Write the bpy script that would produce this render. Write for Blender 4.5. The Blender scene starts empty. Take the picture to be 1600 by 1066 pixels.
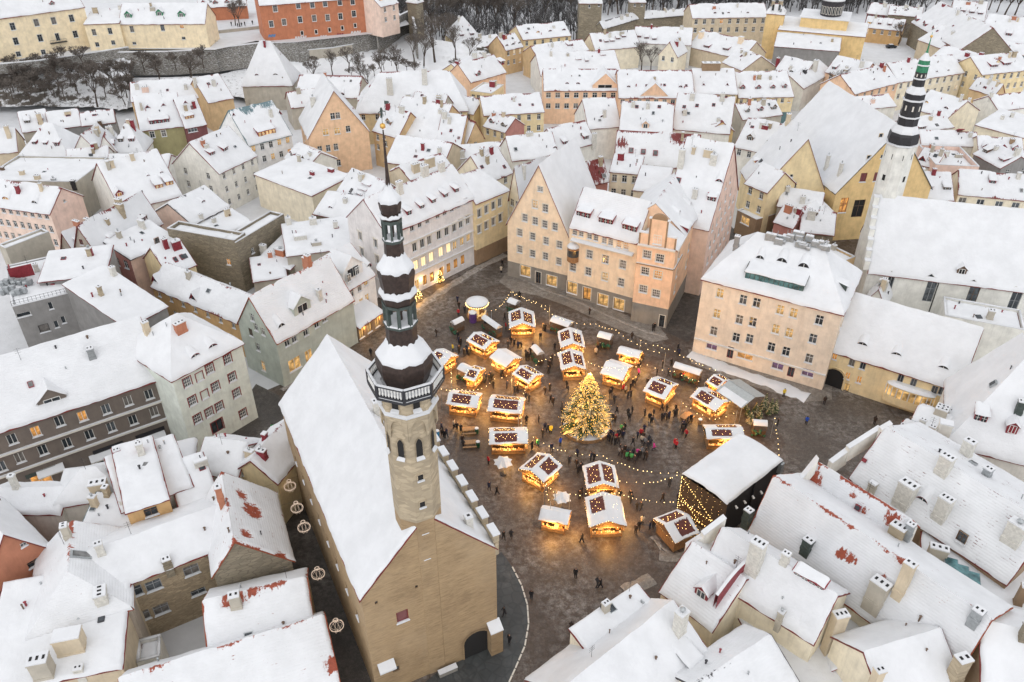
import bpy, bmesh, math, random
from mathutils import Vector, Matrix, noise, geometry
rnd = random.Random(11)
sc = bpy.context.scene
COL = sc.collection
R = math.radians
# ------------------------------------------------------------------ camera, sky, sun, exposure
FPX, HC = 1244.0, 82.0                       # focal length in photo pixels, drone height in metres
PITCH = math.atan(830 / 1244.0)
CP, SP = math.cos(PITCH), math.sin(PITCH)
cam_d = bpy.data.cameras.new("camera")
cam_d.sensor_width = 36.0
cam_d.lens = 36.0 * FPX / 1600.0
cam_d.clip_start = 1.0
cam_d.clip_end = 4000.0
cam = bpy.data.objects.new("camera", cam_d)
cam.location = (0, 0, HC)
cam.rotation_euler = (math.pi / 2 - PITCH, 0, 0)
COL.objects.link(cam)
sc.camera = cam
SUN_EL, SUN_AZ = R(38), R(-120)               # veiled sun, behind left of the camera
world = bpy.data.worlds.new("World")
sc.world = world
world.use_nodes = True
wn, wl_ = world.node_tree.nodes, world.node_tree.links
wn.clear()
sky = wn.new("ShaderNodeTexSky")
sky.sky_type = 'NISHITA'
sky.sun_disc = False
sky.sun_elevation = SUN_EL
sky.sun_rotation = math.atan2(-0.25, -0.9)
sky.air_density = 1.0
sky.dust_density = 5.0
sky.ozone_density = 1.0
hs = wn.new("ShaderNodeHueSaturation")        # an overcast sky: the blue greyed out
hs.inputs["Saturation"].default_value = 0.16
bg = wn.new("ShaderNodeBackground")
bg.inputs["Strength"].default_value = 0.15
wo = wn.new("ShaderNodeOutputWorld")
cloud = wn.new("ShaderNodeMix")                # closed cloud cover: mostly even, a trace of the sky's own gradient
cloud.data_type = 'RGBA'
cloud.inputs[0].default_value = 0.85
cloud.inputs[7].default_value = (6.9, 7.0, 7.25, 1)
wl_.new(sky.outputs[0], hs.inputs["Color"])
wl_.new(hs.outputs[0], cloud.inputs[6])
wl_.new(cloud.outputs[2], bg.inputs["Color"])
wl_.new(bg.outputs[0], wo.inputs["Surface"])
sun_d = bpy.data.lights.new("sun", 'SUN')
sun_d.energy = 0.9
sun_d.angle = R(150)
sun_d.color = (1.0, 0.97, 0.93)
sun = bpy.data.objects.new("sun", sun_d)
sdir = Vector((-0.25, -0.9, 0)).normalized() * math.cos(SUN_EL) + Vector((0, 0, math.sin(SUN_EL)))
sun.rotation_euler = sdir.to_track_quat('Z', 'Y').to_euler()
COL.objects.link(sun)
sc.view_settings.view_transform = 'Standard'
sc.view_settings.look = 'None'
sc.view_settings.gamma = 1.0
sc.view_settings.use_curve_mapping = False
sc.view_settings.exposure = 0.05
sc.cycles.use_denoising = True
sc.cycles.max_bounces = 4
sc.cycles.diffuse_bounces = 3
sc.cycles.use_adaptive_sampling = True
sc.cycles.adaptive_threshold = 0.03
sc.cycles.glossy_bounces = 2
sc.cycles.transmission_bounces = 3
sc.cycles.caustics_reflective = False
sc.cycles.caustics_refractive = False
# ------------------------------------------------------------------ survey: photo pixel + height -> metres
def P(px, py, z=0.0):
 dx, dy = px - 800.0, py - 533.0
 fw, dn = FPX * CP - dy * SP, FPX * SP + dy * CP
 k = (HC - z) / dn
 return Vector((dx * k, fw * k, z))
def ray(px, py):
 dx, dy = px - 800.0, py - 533.0
 return Vector((dx, FPX * CP - dy * SP, -(FPX * SP + dy * CP)))
def proj(p):
 d = HC - p[2]
 f, v = CP * p[1] + SP * d, -SP * p[1] + CP * d
 return 800 + FPX * p[0] / f, 533 + FPX * v / f
def zat(py, y):
 dy = py - 533.0
 return HC - y * (FPX * SP + dy * CP) / (FPX * CP - dy * SP)
# ------------------------------------------------------------------ materials
MATS = {}
def newmat(name):
 m = bpy.data.materials.new(name)
 m.use_nodes = True
 n, l = m.node_tree.nodes, m.node_tree.links
 b = n["Principled BSDF"]
 MATS[name] = m
 return m, n, l, b
def tex(n, l, scale, detail=4, rough=.6, coord="Object", dist=0.0):
 tc = n.new("ShaderNodeTexCoord")
 t = n.new("ShaderNodeTexNoise")
 t.inputs["Scale"].default_value = scale
 t.inputs["Detail"].default_value = detail
 t.inputs["Roughness"].default_value = rough
 t.inputs["Distortion"].default_value = dist
 l.new(tc.outputs[coord], t.inputs["Vector"])
 return t
def ramp(n, l, src, stops):
 r = n.new("ShaderNodeValToRGB")
 e = r.color_ramp.elements
 e[0].position, e[0].color = stops[0][0], (*stops[0][1], 1)
 e[1].position, e[1].color = stops[-1][0], (*stops[-1][1], 1)
 for p, c in stops[1:-1]:
  x = e.new(p)
  x.color = (*c, 1)
 l.new(src, r.inputs["Fac"])
 return r
def bump(n, l, b, src, strength=.3, dist=.05, prev=None):
 x = n.new("ShaderNodeBump")
 x.inputs["Strength"].default_value = strength
 x.inputs["Distance"].default_value = dist
 l.new(src, x.inputs["Height"])
 if prev is not None:
  l.new(prev, x.inputs["Normal"])
 l.new(x.outputs[0], b.inputs["Normal"])
 return x.outputs[0]
def mixc(n, l, fac, a, b, mode='MIX'):
 x = n.new("ShaderNodeMix")
 x.data_type = 'RGBA'
 x.blend_type = mode
 for s, val in ((0, fac), (6, a), (7, b)):
  if isinstance(val, (int, float)):
   x.inputs[s].default_value = val
  elif isinstance(val, tuple):
   x.inputs[s].default_value = (*val, 1)
  else:
   l.new(val, x.inputs[s])
 return x.outputs[2]
def mathn(n, l, op, a, b=None):
 x = n.new("ShaderNodeMath")
 x.operation = op
 for i, val in enumerate((a, b)):
  if val is None:
   continue
  if isinstance(val, (int, float)):
   x.inputs[i].default_value = val
  else:
   l.new(val, x.inputs[i])
 return x.outputs[0]
def plaster(name, c, var=.17, dirt=.36, rough=.85, sc_=.6, fine=6.0, dirtc=None):
 """painted render: cloudy tone, runs of grime with a shape of their own, fine grain"""
 m, n, l, b = newmat(name)
 t1 = tex(n, l, sc_, 4, .62)
 lo = tuple(x * (1 - var) for x in c)
 hi = tuple(min(1, x * (1 + var * .5)) for x in c)
 col = ramp(n, l, t1.outputs[0], [(.3, lo), (.7, hi)]).outputs[0]
 tc = n.new("ShaderNodeTexCoord")
 mp = n.new("ShaderNodeMapping")
 mp.inputs["Scale"].default_value = (1.6, 1.6, .22)
 l.new(tc.outputs["Object"], mp.inputs["Vector"])
 t2 = n.new("ShaderNodeTexNoise")
 t2.inputs["Scale"].default_value = 1.0
 t2.inputs["Detail"].default_value = 5
 t2.inputs["Roughness"].default_value = .7
 l.new(mp.outputs[0], t2.inputs["Vector"])
 fac = ramp(n, l, t2.outputs[0], [(.5, (0, 0, 0)), (.78, (dirt, dirt, dirt))]).outputs[0]
 dc = dirtc or tuple(x * .45 for x in c)
 col = mixc(n, l, fac, col, dc)
 l.new(col, b.inputs["Base Color"])
 b.inputs["Roughness"].default_value = rough
 t3 = tex(n, l, fine, 3)
 bump(n, l, b, t3.outputs[0], .25, .04)
 return m
def plain(name, c, rough=.6, metal=0.0, emit=None, es=0.0, var=0.0):
 m, n, l, b = newmat(name)
 b.inputs["Base Color"].default_value = (*c, 1)
 b.inputs["Roughness"].default_value = rough
 b.inputs["Metallic"].default_value = metal
 if var:
  t = tex(n, l, 3, 5)
  r = ramp(n, l, t.outputs[0], [(.3, tuple(x * (1 - var) for x in c)), (.7, tuple(min(1, x * (1 + var)) for x in c))])
  l.new(r.outputs[0], b.inputs["Base Color"])
 if emit:
  b.inputs["Emission Color"].default_value = (*emit, 1)
  b.inputs["Emission Strength"].default_value = es
 return m
TILE = dict(roof_red=(.17, .030, .028), roof_brick=(.30, .062, .03), roof_dark=(.05, .045, .05), roof_teal=(.13, .20, .22))
def snow_mat(name, rows=0.0, tile=None, amount=0.0, base=(.70, .71, .73), rag=1.5):
 """settled snow; rows>0: a thin cover through which tile courses print, amount: how much tile peeps out;
 the mesh attribute 'bare' says where the cover has slid off"""
 m, n, l, b = newmat(name)
 t1 = tex(n, l, .35, 3, .6)
 lo = tuple(x * .91 for x in base)
 col = ramp(n, l, t1.outputs[0], [(.35, lo), (.65, base)]).outputs[0]
 b.inputs["Roughness"].default_value = .65
 t2 = tex(n, l, .9, 5, .62)
 nrm = bump(n, l, b, t2.outputs[0], .5, .22)
 uv = n.new("ShaderNodeTexCoord")
 mp = n.new("ShaderNodeMapping")
 mp.inputs["Scale"].default_value = (2.4, .6, 1)
 l.new(uv.outputs["UV"], mp.inputs["Vector"])
 ts = n.new("ShaderNodeTexNoise")
 ts.inputs["Scale"].default_value = 1.0
 ts.inputs["Detail"].default_value = 4
 ts.inputs["Roughness"].default_value = .68
 l.new(mp.outputs[0], ts.inputs["Vector"])
 if tile is not None:
  nrm = bump(n, l, b, ts.outputs[0], .22, .1, nrm)
 wv = None
 if rows:
  w = n.new("ShaderNodeTexWave")
  w.wave_type = 'BANDS'
  w.bands_direction = 'Y'
  w.inputs["Scale"].default_value = rows
  w.inputs["Distortion"].default_value = .6
  w.inputs["Detail"].default_value = 2
  w.inputs["Detail Scale"].default_value = 2
  l.new(uv.outputs["UV"], w.inputs["Vector"])
  bump(n, l, b, w.outputs[0], .3, .05, nrm)
  wv = w.outputs[0]
  if amount:
   line = ramp(n, l, w.outputs[0], [(.10, (1, 1, 1)), (.26, (0, 0, 0))]).outputs[0]
   t3 = tex(n, l, .33, 5, .75, coord="UV")
   t4 = tex(n, l, 1.9, 3, .7, coord="UV")
   patch = ramp(n, l, t3.outputs[0], [(.66 - amount * .2, (0, 0, 0)), (.74 - amount * .2, (1, 1, 1))]).outputs[0]
   dash = ramp(n, l, t4.outputs[0], [(.46, (0, 0, 0)), (.58, (1, 1, 1))]).outputs[0]
   f = mathn(n, l, 'MULTIPLY', mathn(n, l, 'MULTIPLY', line, patch), dash)
   col = mixc(n, l, f, col, tuple(x * .8 for x in tile))
 if tile is not None:
  at = n.new("ShaderNodeAttribute")
  at.attribute_name = "bare"
  x = mathn(n, l, 'MULTIPLY', mathn(n, l, 'SUBTRACT', ts.outputs[0], .5), rag)
  t5 = tex(n, l, 3.5, 2, .7, coord="UV")
  x = mathn(n, l, 'ADD', x, mathn(n, l, 'MULTIPLY', mathn(n, l, 'SUBTRACT', t5.outputs[0], .5), .6))
  x = mathn(n, l, 'ADD', mathn(n, l, 'MULTIPLY', x, mathn(n, l, 'MINIMUM', mathn(n, l, 'MULTIPLY', at.outputs["Fac"], 4.0), 1.0)), at.outputs["Fac"])
  f = ramp(n, l, x, [(.40, (0, 0, 0)), (.50, (.22, .22, .22)), (.60, (1, 1, 1))]).outputs[0]
  tt = tex(n, l, 2.2, 4, .7)
  tcol = mixc(n, l, tt.outputs[0], tuple(v * .55 for v in tile), tuple(v * 1.35 for v in tile))
  col = mixc(n, l, f, col, tcol)
 l.new(col, b.inputs["Base Color"])
 return m
def roof_snow(kind, rm):
 key = kind + "_on_" + rm
 if key not in MATS:
  rows, am = dict(snow=(0, 0), snow_thin=(.9, 0), snow_tiles=(.9, .3), snow_worn=(.9, .6)).get(kind, (0, 0))
  snow_mat(key, rows, TILE.get(rm, TILE['roof_red']), am)
 return key
def roof_mat(name, c, rows=2.4):
 m, n, l, b = newmat(name)
 t1 = tex(n, l, 1.3, 6, .7)
 col = ramp(n, l, t1.outputs[0], [(.3, tuple(x * .6 for x in c)), (.7, tuple(x * 1.25 for x in c))]).outputs[0]
 l.new(col, b.inputs["Base Color"])
 b.inputs["Roughness"].default_value = .8
 tc = n.new("ShaderNodeTexCoord")
 w = n.new("ShaderNodeTexWave")
 w.bands_direction = 'Z'
 w.inputs["Scale"].default_value = rows
 l.new(tc.outputs["Object"], w.inputs["Vector"])
 bump(n, l, b, w.outputs[0], .5, .05)
 return m
def stone_mat(name, c1, c2, scale=1.6, mortar=(.3, .27, .22), coursed=True):
 m, n, l, b = newmat(name)
 tc = n.new("ShaderNodeTexCoord")
 t = tex(n, l, 1.2, 7, .7)
 t4 = tex(n, l, .25, 4, .6)
 mp = n.new("ShaderNodeMapping")
 mp.inputs["Scale"].default_value = (.9, .9, 2.6 if coursed else 1.2)
 l.new(tc.outputs["Object"], mp.inputs["Vector"])
 v = n.new("ShaderNodeTexVoronoi")
 v.inputs["Scale"].default_value = scale
 l.new(mp.outputs[0], v.inputs["Vector"])
 v2 = n.new("ShaderNodeTexVoronoi")
 v2.feature = 'DISTANCE_TO_EDGE'
 v2.inputs["Scale"].default_value = scale
 l.new(mp.outputs[0], v2.inputs["Vector"])
 col = mixc(n, l, t.outputs[0], c1, c2)
 sep = n.new("ShaderNodeSeparateColor")
 l.new(v.outputs["Color"], sep.inputs[0])
 col = mixc(n, l, mathn(n, l, 'MULTIPLY', sep.outputs[0], .75), col, tuple(x * .5 for x in c1))
 big = ramp(n, l, t4.outputs[0], [(.45, (0, 0, 0)), (.7, (.4, .4, .4))]).outputs[0]
 col = mixc(n, l, big, col, tuple(x * .6 for x in c2))
 edge = ramp(n, l, v2.outputs[0], [(.02, (1, 1, 1)), (.07, (0, 0, 0))]).outputs[0]
 col = mixc(n, l, mathn(n, l, 'MULTIPLY', edge, .8), col, mortar)
 l.new(col, b.inputs["Base Color"])
 b.inputs["Roughness"].default_value = .9
 hgt = mathn(n, l, 'ADD', mathn(n, l, 'MULTIPLY', v2.outputs[0], .8), mathn(n, l, 'MULTIPLY', t.outputs[0], .6))
 bump(n, l, b, hgt, .5, .08)
 return m
snow_mat("snow")
snow_mat("snow_ground", base=(.62, .63, .65))
WALLC = dict(
 cream=(.72, .56, .38), cream_pale=(.74, .64, .47), toompea=(.74, .60, .38), peach=(.75, .47, .28), apricot=(.72, .45, .25),
 yellow=(.68, .46, .17), yellow_pale=(.70, .55, .29), ochre=(.52, .30, .10), white=(.72, .70, .69), offwhite=(.66, .64, .58),
 lilac=(.64, .61, .60), greygreen=(.40, .44, .38), palegreen=(.58, .62, .55), olive=(.33, .29, .12), greybrown=(.17, .135, .11),
 taupe=(.42, .35, .28), pink=(.68, .47, .38), pinkpale=(.68, .50, .40), beigepink=(.66, .545, .42), redpink=(.50, .20, .16), orange=(.50, .16, .06),
 rust=(.48, .17, .08), grey=(.26, .25, .24), beige=(.52, .42, .28), beigegrey=(.40, .36, .29), tan=(.56, .37, .17), church=(.62, .61, .56),
 maroon=(.20, .06, .06), brown=(.30, .19, .10), plinth=(.24, .22, .19), teal=(.10, .19, .20))
for k, c in WALLC.items():
 g_ = sum(c) / 3
 plaster("wall_" + k, tuple(min(.86, (x * .82 + g_ * .18) * (1.22 if g_ > .3 else 1.08)) for x in c))
def townhall_mat():
 m, n, l, b = newmat("wall_townhall")
 tc = n.new("ShaderNodeTexCoord")
 mp = n.new("ShaderNodeMapping"); mp.inputs["Scale"].default_value = (.55, .55, 3.6)
 l.new(tc.outputs["Object"], mp.inputs["Vector"])
 t1 = n.new("ShaderNodeTexNoise"); t1.inputs["Scale"].default_value = 1.6; t1.inputs["Detail"].default_value = 8; t1.inputs["Roughness"].default_value = .72
 l.new(mp.outputs[0], t1.inputs["Vector"])
 t2 = tex(n, l, .22, 6, .65)
 t3 = tex(n, l, .12, 5, .6)
 c = (.36, .252, .142)
 col = ramp(n, l, t1.outputs[0], [(.34, tuple(x * .72 for x in c)), (.5, c), (.68, tuple(x * 1.22 for x in c))]).outputs[0]
 col = mixc(n, l, ramp(n, l, t2.outputs[0], [(.46, (0, 0, 0)), (.72, (.55, .55, .55))]).outputs[0], col, (.17, .11, .06))
 col = mixc(n, l, ramp(n, l, t3.outputs[0], [(.5, (0, 0, 0)), (.7, (.4, .4, .4))]).outputs[0], col, (.44, .33, .21))
 l.new(col, b.inputs["Base Color"]); b.inputs["Roughness"].default_value = .9
 bump(n, l, b, t1.outputs[0], .6, .07)
townhall_mat()
stone_mat("wall_limestone", (.36, .31, .23), (.26, .22, .155), .95, mortar=(.16, .135, .10))
stone_mat("wall_tower", (.54, .45, .32), (.46, .37, .25), 1.1, mortar=(.36, .29, .2))
stone_mat("wall_brick", (.48, .39, .27), (.40, .31, .20), 1.7, mortar=(.24, .18, .12))
stone_mat("wall_rubble", (.26, .245, .22), (.17, .155, .13), .9, mortar=(.5, .5, .5), coursed=True)
roof_mat("roof_red", (.20, .035, .03))
roof_mat("roof_brick", (.30, .07, .03))
roof_mat("roof_dark", (.05, .045, .05))
roof_mat("roof_teal", (.12, .20, .22))
plain("frame_white", (.72, .71, .68), .5)
plain("frame_brown", (.13, .08, .05), .5)
plain("frame_red", (.22, .03, .03), .5)
plain("frame_grey", (.30, .31, .32), .5)
plain("trim_light", (.66, .62, .55), .7)
plain("metal_dark", (.035, .035, .04), .45, .3)
plain("metal_grey", (.38, .40, .41), .45, .6, var=.2)
plain("copper_brown", (.045, .028, .022), .5, .35, var=.4)
plain("copper_green", (.055, .072, .064), .6, .1, var=.3)
plain("spire_green", (.03, .20, .10), .5, .1, var=.3)
plain("black_paint", (.018, .017, .02), .5, var=.3)
plain("gold", (.7, .42, .12), .3, .9)
plain("red_metal", (.23, .025, .035), .5, .1, var=.25)
plain("chim_white", (.60, .58, .53), .85, var=.18)
plain("shade_tyre_black", (.015, .014, .014), .9)  # near-black for tyres and for the painted-in dark depth of openings
plain("wood", (.30, .16, .07), .75, var=.3)
plain("wood_light", (.30, .18, .09), .75, var=.25)
plain("wood_dark", (.10, .06, .035), .75, var=.3)
plain("bark", (.07, .052, .04), .9, var=.4)
plain("bark_grey", (.13, .11, .095), .9, var=.3)
plain("bulb", (1, .7, .3), .4, emit=(1.0, .66, .22), es=14)
plain("bulb_soft", (1, .75, .4), .4, emit=(1.0, .70, .30), es=5)
plain("bulb_blue", (.5, .6, 1), .4, emit=(.5, .65, 1.0), es=8)
plain("cable", (.05, .045, .04), .7)
def glass(name, c=(.03, .036, .042), rough=.12):
 m, n, l, b = newmat(name)
 t = tex(n, l, .9, 3)
 r = ramp(n, l, t.outputs[0], [(.35, tuple(x * .6 for x in c)), (.65, tuple(x * 2.0 for x in c))])
 l.new(r.outputs[0], b.inputs["Base Color"])
 b.inputs["Roughness"].default_value = rough
 return m
glass("glass")
glass("glass_sky_reflection", (.075, .085, .095), .1)  # bluish sky reflection put into the pane's base colour
glass("glass_curtain", (.12, .11, .10), .35)
glass("glass_teal", (.06, .13, .14), .2)
glass("glass_grey", (.10, .10, .10), .2)
for nm in ("bulb", "bulb_soft", "bulb_blue"):
 MATS[nm].cycles.emission_sampling = 'NONE'
def litglass(name, c, s):
 m, n, l, b = newmat(name)
 m.cycles.emission_sampling = 'NONE'
 t = tex(n, l, .8, 3, .6)
 r = ramp(n, l, t.outputs[0], [(.3, tuple(x * .06 for x in c)), (.5, tuple(x * .5 for x in c)), (.62, c), (.75, tuple(min(1, x * 1.4) for x in c))])
 b.inputs["Base Color"].default_value = (.1, .07, .04, 1)
 b.inputs["Roughness"].default_value = .2
 l.new(r.outputs[0], b.inputs["Emission Color"])
 b.inputs["Emission Strength"].default_value = s
 return m
litglass("lit", (1.0, .60, .22), .95)
litglass("lit_orange", (1.0, .44, .10), 1.0)
litglass("lit_pale", (1.0, .78, .50), 1.2)
litglass("lit_shop", (1.0, .58, .2), 1.0)
plain("lit_bright", (.5, .4, .2), .3, emit=(1.0, .74, .40), es=1.15)
MATS["lit_bright"].cycles.emission_sampling = 'NONE'
litglass("lit_purple", (.35, .16, .6), .35)
# ------------------------------------------------------------------ mesh builder
WLOC = {}
class MB:
 def __init__(s):
  s.v, s.f, s.m, s.uv, s.bare = [], [], [], {}, {}
 def add(s, pts, mi=0, uv=None):
  i = len(s.v)
  s.v += [Vector(p) for p in pts]
  s.f.append(tuple(range(i, i + len(pts))))
  s.m.append(mi)
  if uv:
   s.uv[len(s.f) - 1] = uv
 def box(s, c, half, ax=None, mi=0, skip=()):
  """c centre, half sizes, ax = (X,Y,Z) unit axes"""
  X, Y, Z = ax or (Vector((1, 0, 0)), Vector((0, 1, 0)), Vector((0, 0, 1)))
  c = Vector(c)
  i = len(s.v)
  for dz in (-1, 1):
   for dx, dy in ((-1, -1), (1, -1), (1, 1), (-1, 1)):
    s.v.append(c + X * dx * half[0] + Y * dy * half[1] + Z * dz * half[2])
  for q in ((3, 2, 1, 0), (4, 5, 6, 7), (0, 1, 5, 4), (1, 2, 6, 5), (2, 3, 7, 6), (3, 0, 4, 7)):
   s.f.append(tuple(i + k for k in q))
   s.m.append(mi)
 def prism(s, pts, dz, mi=0, mi_top=None):
  """closed slab: polygon pts (counter-clockwise from above) lowered by dz"""
  pts = [Vector(p) for p in pts]
  n = len(pts)
  i = len(s.v)
  s.v += pts + [p - Vector((0, 0, dz)) for p in pts]
  s.f.append(tuple(range(i, i + n))); s.m.append(mi if mi_top is None else mi_top)
  s.f.append(tuple(range(i + 2 * n - 1, i + n - 1, -1))); s.m.append(mi)
  for k in range(n):
   j = (k + 1) % n
   s.f.append((i + k, i + n + k, i + n + j, i + j)); s.m.append(mi)
 def tube(s, a, b, r0, r1, n=6, mi=0, cap=True):
  a, b = Vector(a), Vector(b)
  d = (b - a)
  if d.length < 1e-6:
   return
  d.normalize()
  x = d.orthogonal().normalized()
  y = d.cross(x)
  i = len(s.v)
  for p, r in ((a, r0), (b, r1)):
   for k in range(n):
    t = 2 * math.pi * k / n
    s.v.append(p + x * math.cos(t) * r + y * math.sin(t) * r)
  for k in range(n):
   j = (k + 1) % n
   s.f.append((i + k, i + j, i + n + j, i + n + k)); s.m.append(mi)
  if cap:
   s.f.append(tuple(i + n - 1 - k for k in range(n))); s.m.append(mi)
   s.f.append(tuple(i + n + k for k in range(n))); s.m.append(mi)
 def lathe(s, c, prof, n=8, rot=0.0, mi=0):
  """prof: list of (radius, z[, mi])"""
  i = len(s.v)
  for p in prof:
   for k in range(n):
    t = rot + 2 * math.pi * k / n
    s.v.append(Vector((c[0] + p[0] * math.cos(t), c[1] + p[0] * math.sin(t), p[1])))
  for a in range(len(prof) - 1):
   for k in range(n):
    j = (k + 1) % n
    s.f.append((i + a * n + k, i + a * n + j, i + (a + 1) * n + j, i + (a + 1) * n + k))
    s.m.append(prof[a][2] if len(prof[a]) > 2 else mi)
  s.f.append(tuple(i + n - 1 - k for k in range(n))); s.m.append(prof[0][2] if len(prof[0]) > 2 else mi)
  L = len(prof) - 1
  s.f.append(tuple(i + L * n + k for k in range(n))); s.m.append(prof[L - 1][2] if len(prof[L - 1]) > 2 else mi)
 def ico(s, c, r, mi=0, sz=(1, 1, 1)):
  t = (1 + 5 ** .5) / 2
  vs = [(-1, t, 0), (1, t, 0), (-1, -t, 0), (1, -t, 0), (0, -1, t), (0, 1, t), (0, -1, -t), (0, 1, -t), (t, 0, -1), (t, 0, 1), (-t, 0, -1), (-t, 0, 1)]
  fs = [(0, 11, 5), (0, 5, 1), (0, 1, 7), (0, 7, 10), (0, 10, 11), (1, 5, 9), (5, 11, 4), (11, 10, 2), (10, 7, 6), (7, 1, 8), (3, 9, 4), (3, 4, 2), (3, 2, 6), (3, 6, 8), (3, 8, 9), (4, 9, 5), (2, 4, 11), (6, 2, 10), (8, 6, 7), (9, 8, 1)]
  i = len(s.v)
  k = r / 1.902
  for p in vs:
   s.v.append(Vector((c[0] + p[0] * k * sz[0], c[1] + p[1] * k * sz[1], c[2] + p[2] * k * sz[2])))
  for f in fs:
   s.f.append(tuple(i + q for q in f)); s.m.append(mi)
 def octa(s, c, r, mi=0):
  c = Vector(c)
  i = len(s.v)
  s.v += [c + Vector(p) * r for p in ((1, 0, 0), (0, 1, 0), (-1, 0, 0), (0, -1, 0), (0, 0, 1), (0, 0, -1))]
  for q in ((0, 1, 4), (1, 2, 4), (2, 3, 4), (3, 0, 4), (1, 0, 5), (2, 1, 5), (3, 2, 5), (0, 3, 5)):
   s.f.append(tuple(i + k for k in q)); s.m.append(mi)
 def mesh(s, name, mats, off=None, smooth=False):
  me = bpy.data.meshes.new(name)
  off = off or Vector((0, 0, 0))
  me.from_pydata([tuple(p - off) for p in s.v], [], s.f)
  for m in mats:
   me.materials.append(MATS[m])
  if len(mats) > 1:
   me.polygons.foreach_set("material_index", s.m)
  if smooth:
   me.polygons.foreach_set("use_smooth", [True] * len(s.f))
  if s.uv:
   lay = me.uv_layers.new(name="UVMap")
   for fi, uvs in s.uv.items():
    st = me.polygons[fi].loop_start
    for k, q in enumerate(uvs):
     lay.data[st + k].uv = q
  if s.bare:
   at = me.attributes.new("bare", 'FLOAT', 'POINT')
   at.data.foreach_set("value", [s.bare.get(i, 0.0) for i in range(len(s.v))])
  me.update()
  return me
 def build(s, name, mats, parent=None, loc=None, smooth=False):
  """vertices are in world metres; the object sits at loc (its base) or under its parent's origin"""
  mats = [mats] if isinstance(mats, str) else mats
  if not s.f:
   return None
  off = WLOC[parent.name] if parent is not None else Vector(loc or (0, 0, 0))
  o = bpy.data.objects.new(name, s.mesh(name, mats, off, smooth))
  COL.objects.link(o)
  if parent is not None:
   o.parent = parent
  else:
   o.location = off
  WLOC[o.name] = Vector(off)
  return o
def tag(o, label=None, cat=None, group=None, kind=None):
 for k, val in (("label", label), ("category", cat), ("group", group), ("kind", kind)):
  if val:
   o[k] = val
 return o
def thing(name, loc, label, cat, group=None):
 o = bpy.data.objects.new(name, None)
 o.empty_display_size = .5
 COL.objects.link(o)
 o.location = loc
 WLOC[o.name] = Vector(loc)
 return tag(o, label, cat, group)
def inst(name, me, parent, wloc, rz=0.0, scale=None):
 """object sharing mesh data, placed at a world point under parent"""
 o = bpy.data.objects.new(name, me)
 COL.objects.link(o)
 if parent is not None:
  o.parent = parent
  o.location = Vector(wloc) - WLOC[parent.name]
 else:
  o.location = wloc
 o.rotation_euler = (0, 0, rz)
 if scale:
  o.scale = scale
 return o
def copy_tree(o, loc, rz=0.0, parent=None):
 c = o.copy()
 COL.objects.link(c)
 c.parent = parent
 if parent is None:
  c.location = loc
  c.rotation_euler = (0, 0, rz)
  WLOC[c.name] = Vector(loc)
 for ch in o.children:
  copy_tree(ch, None, 0, c)
 return c
Z = Vector((0, 0, 1))
# ------------------------------------------------------------------ windows
WMESH = {}
def window_meshes(style, w, h, frame, trim):
 key = (style, round(w, 2), round(h, 2), frame, trim)
 if key in WMESH:
  return WMESH[key]
 fm, pm, sm = MB(), MB(), MB()
 ft = min(.09, w * .1)
 d = .05
 def bar(x0, x1, z0, z1, y=0.0, dy=d, mi=0):
  fm.box(((x0 + x1) / 2, y, (z0 + z1) / 2), ((x1 - x0) / 2, dy, (z1 - z0) / 2), None, mi)
 bar(-w / 2, -w / 2 + ft, 0, h); bar(w / 2 - ft, w / 2, 0, h)
 bar(-w / 2 + ft, w / 2 - ft, 0, ft); bar(-w / 2 + ft, w / 2 - ft, h - ft, h)
 m = ft * .42
 if style in ('cross', 'grid', 'two'):
  bar(-m, m, ft, h - ft, .004, d - .004)
 if style in ('cross',):
  bar(-w / 2 + ft, w / 2 - ft, h * .64 - m, h * .64 + m, .008, d - .008)
 if style == 'grid':
  for q in (.34, .67):
   bar(-w / 2 + ft, w / 2 - ft, h * q - m * .8, h * q + m * .8, .008, d - .008)
  for q in (-.25, .25):
   bar(w * q - m * .6, w * q + m * .6, ft, h - ft, .012, d - .012)
 if style == 'band':
  k = max(2, int(round(w / .75)))
  for i in range(1, k):
   x = -w / 2 + w * i / k
   bar(x - m * 1.3, x + m * 1.3, ft, h - ft, .004, d - .004)
  bar(-w / 2 + ft, w / 2 - ft, h * .6 - m * .7, h * .6 + m * .7, .008, d - .008)
 if style == 'shop':
  k = max(2, int(round(w / 1.6)))
  for i in range(1, k):
   x = -w / 2 + w * i / k
   bar(x - m, x + m, ft, h - ft, .004, d - .004)
 if trim:
  tw = .14
  y = -.17
  bar(-w / 2 - tw, -w / 2, -.02, h + tw, y, .035, 1); bar(w / 2, w / 2 + tw, -.02, h + tw, y, .035, 1)
  bar(-w / 2, w / 2, h, h + tw, y, .035, 1)
 if trim == 'hood' or style == 'hood':
  bar(-w / 2 - .25, w / 2 + .25, h + .2, h + .36, -.2, .12, 1)
 pm.add([(-w / 2, .02, 0), (w / 2, .02, 0), (w / 2, .02, h), (-w / 2, .02, h)])
 sm.box((0, -.13, -.05), (w / 2 + .1, .15, .05))
 sm.box((0, -.09, .04), (w / 2 + .06, .12, .045))
 tm = trim if isinstance(trim, str) and trim in MATS else "trim_light"
 WMESH[key] = (fm.mesh("window", [frame, tm]), pm, sm.mesh("sill", ["snow"]), {})
 return WMESH[key]
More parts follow.
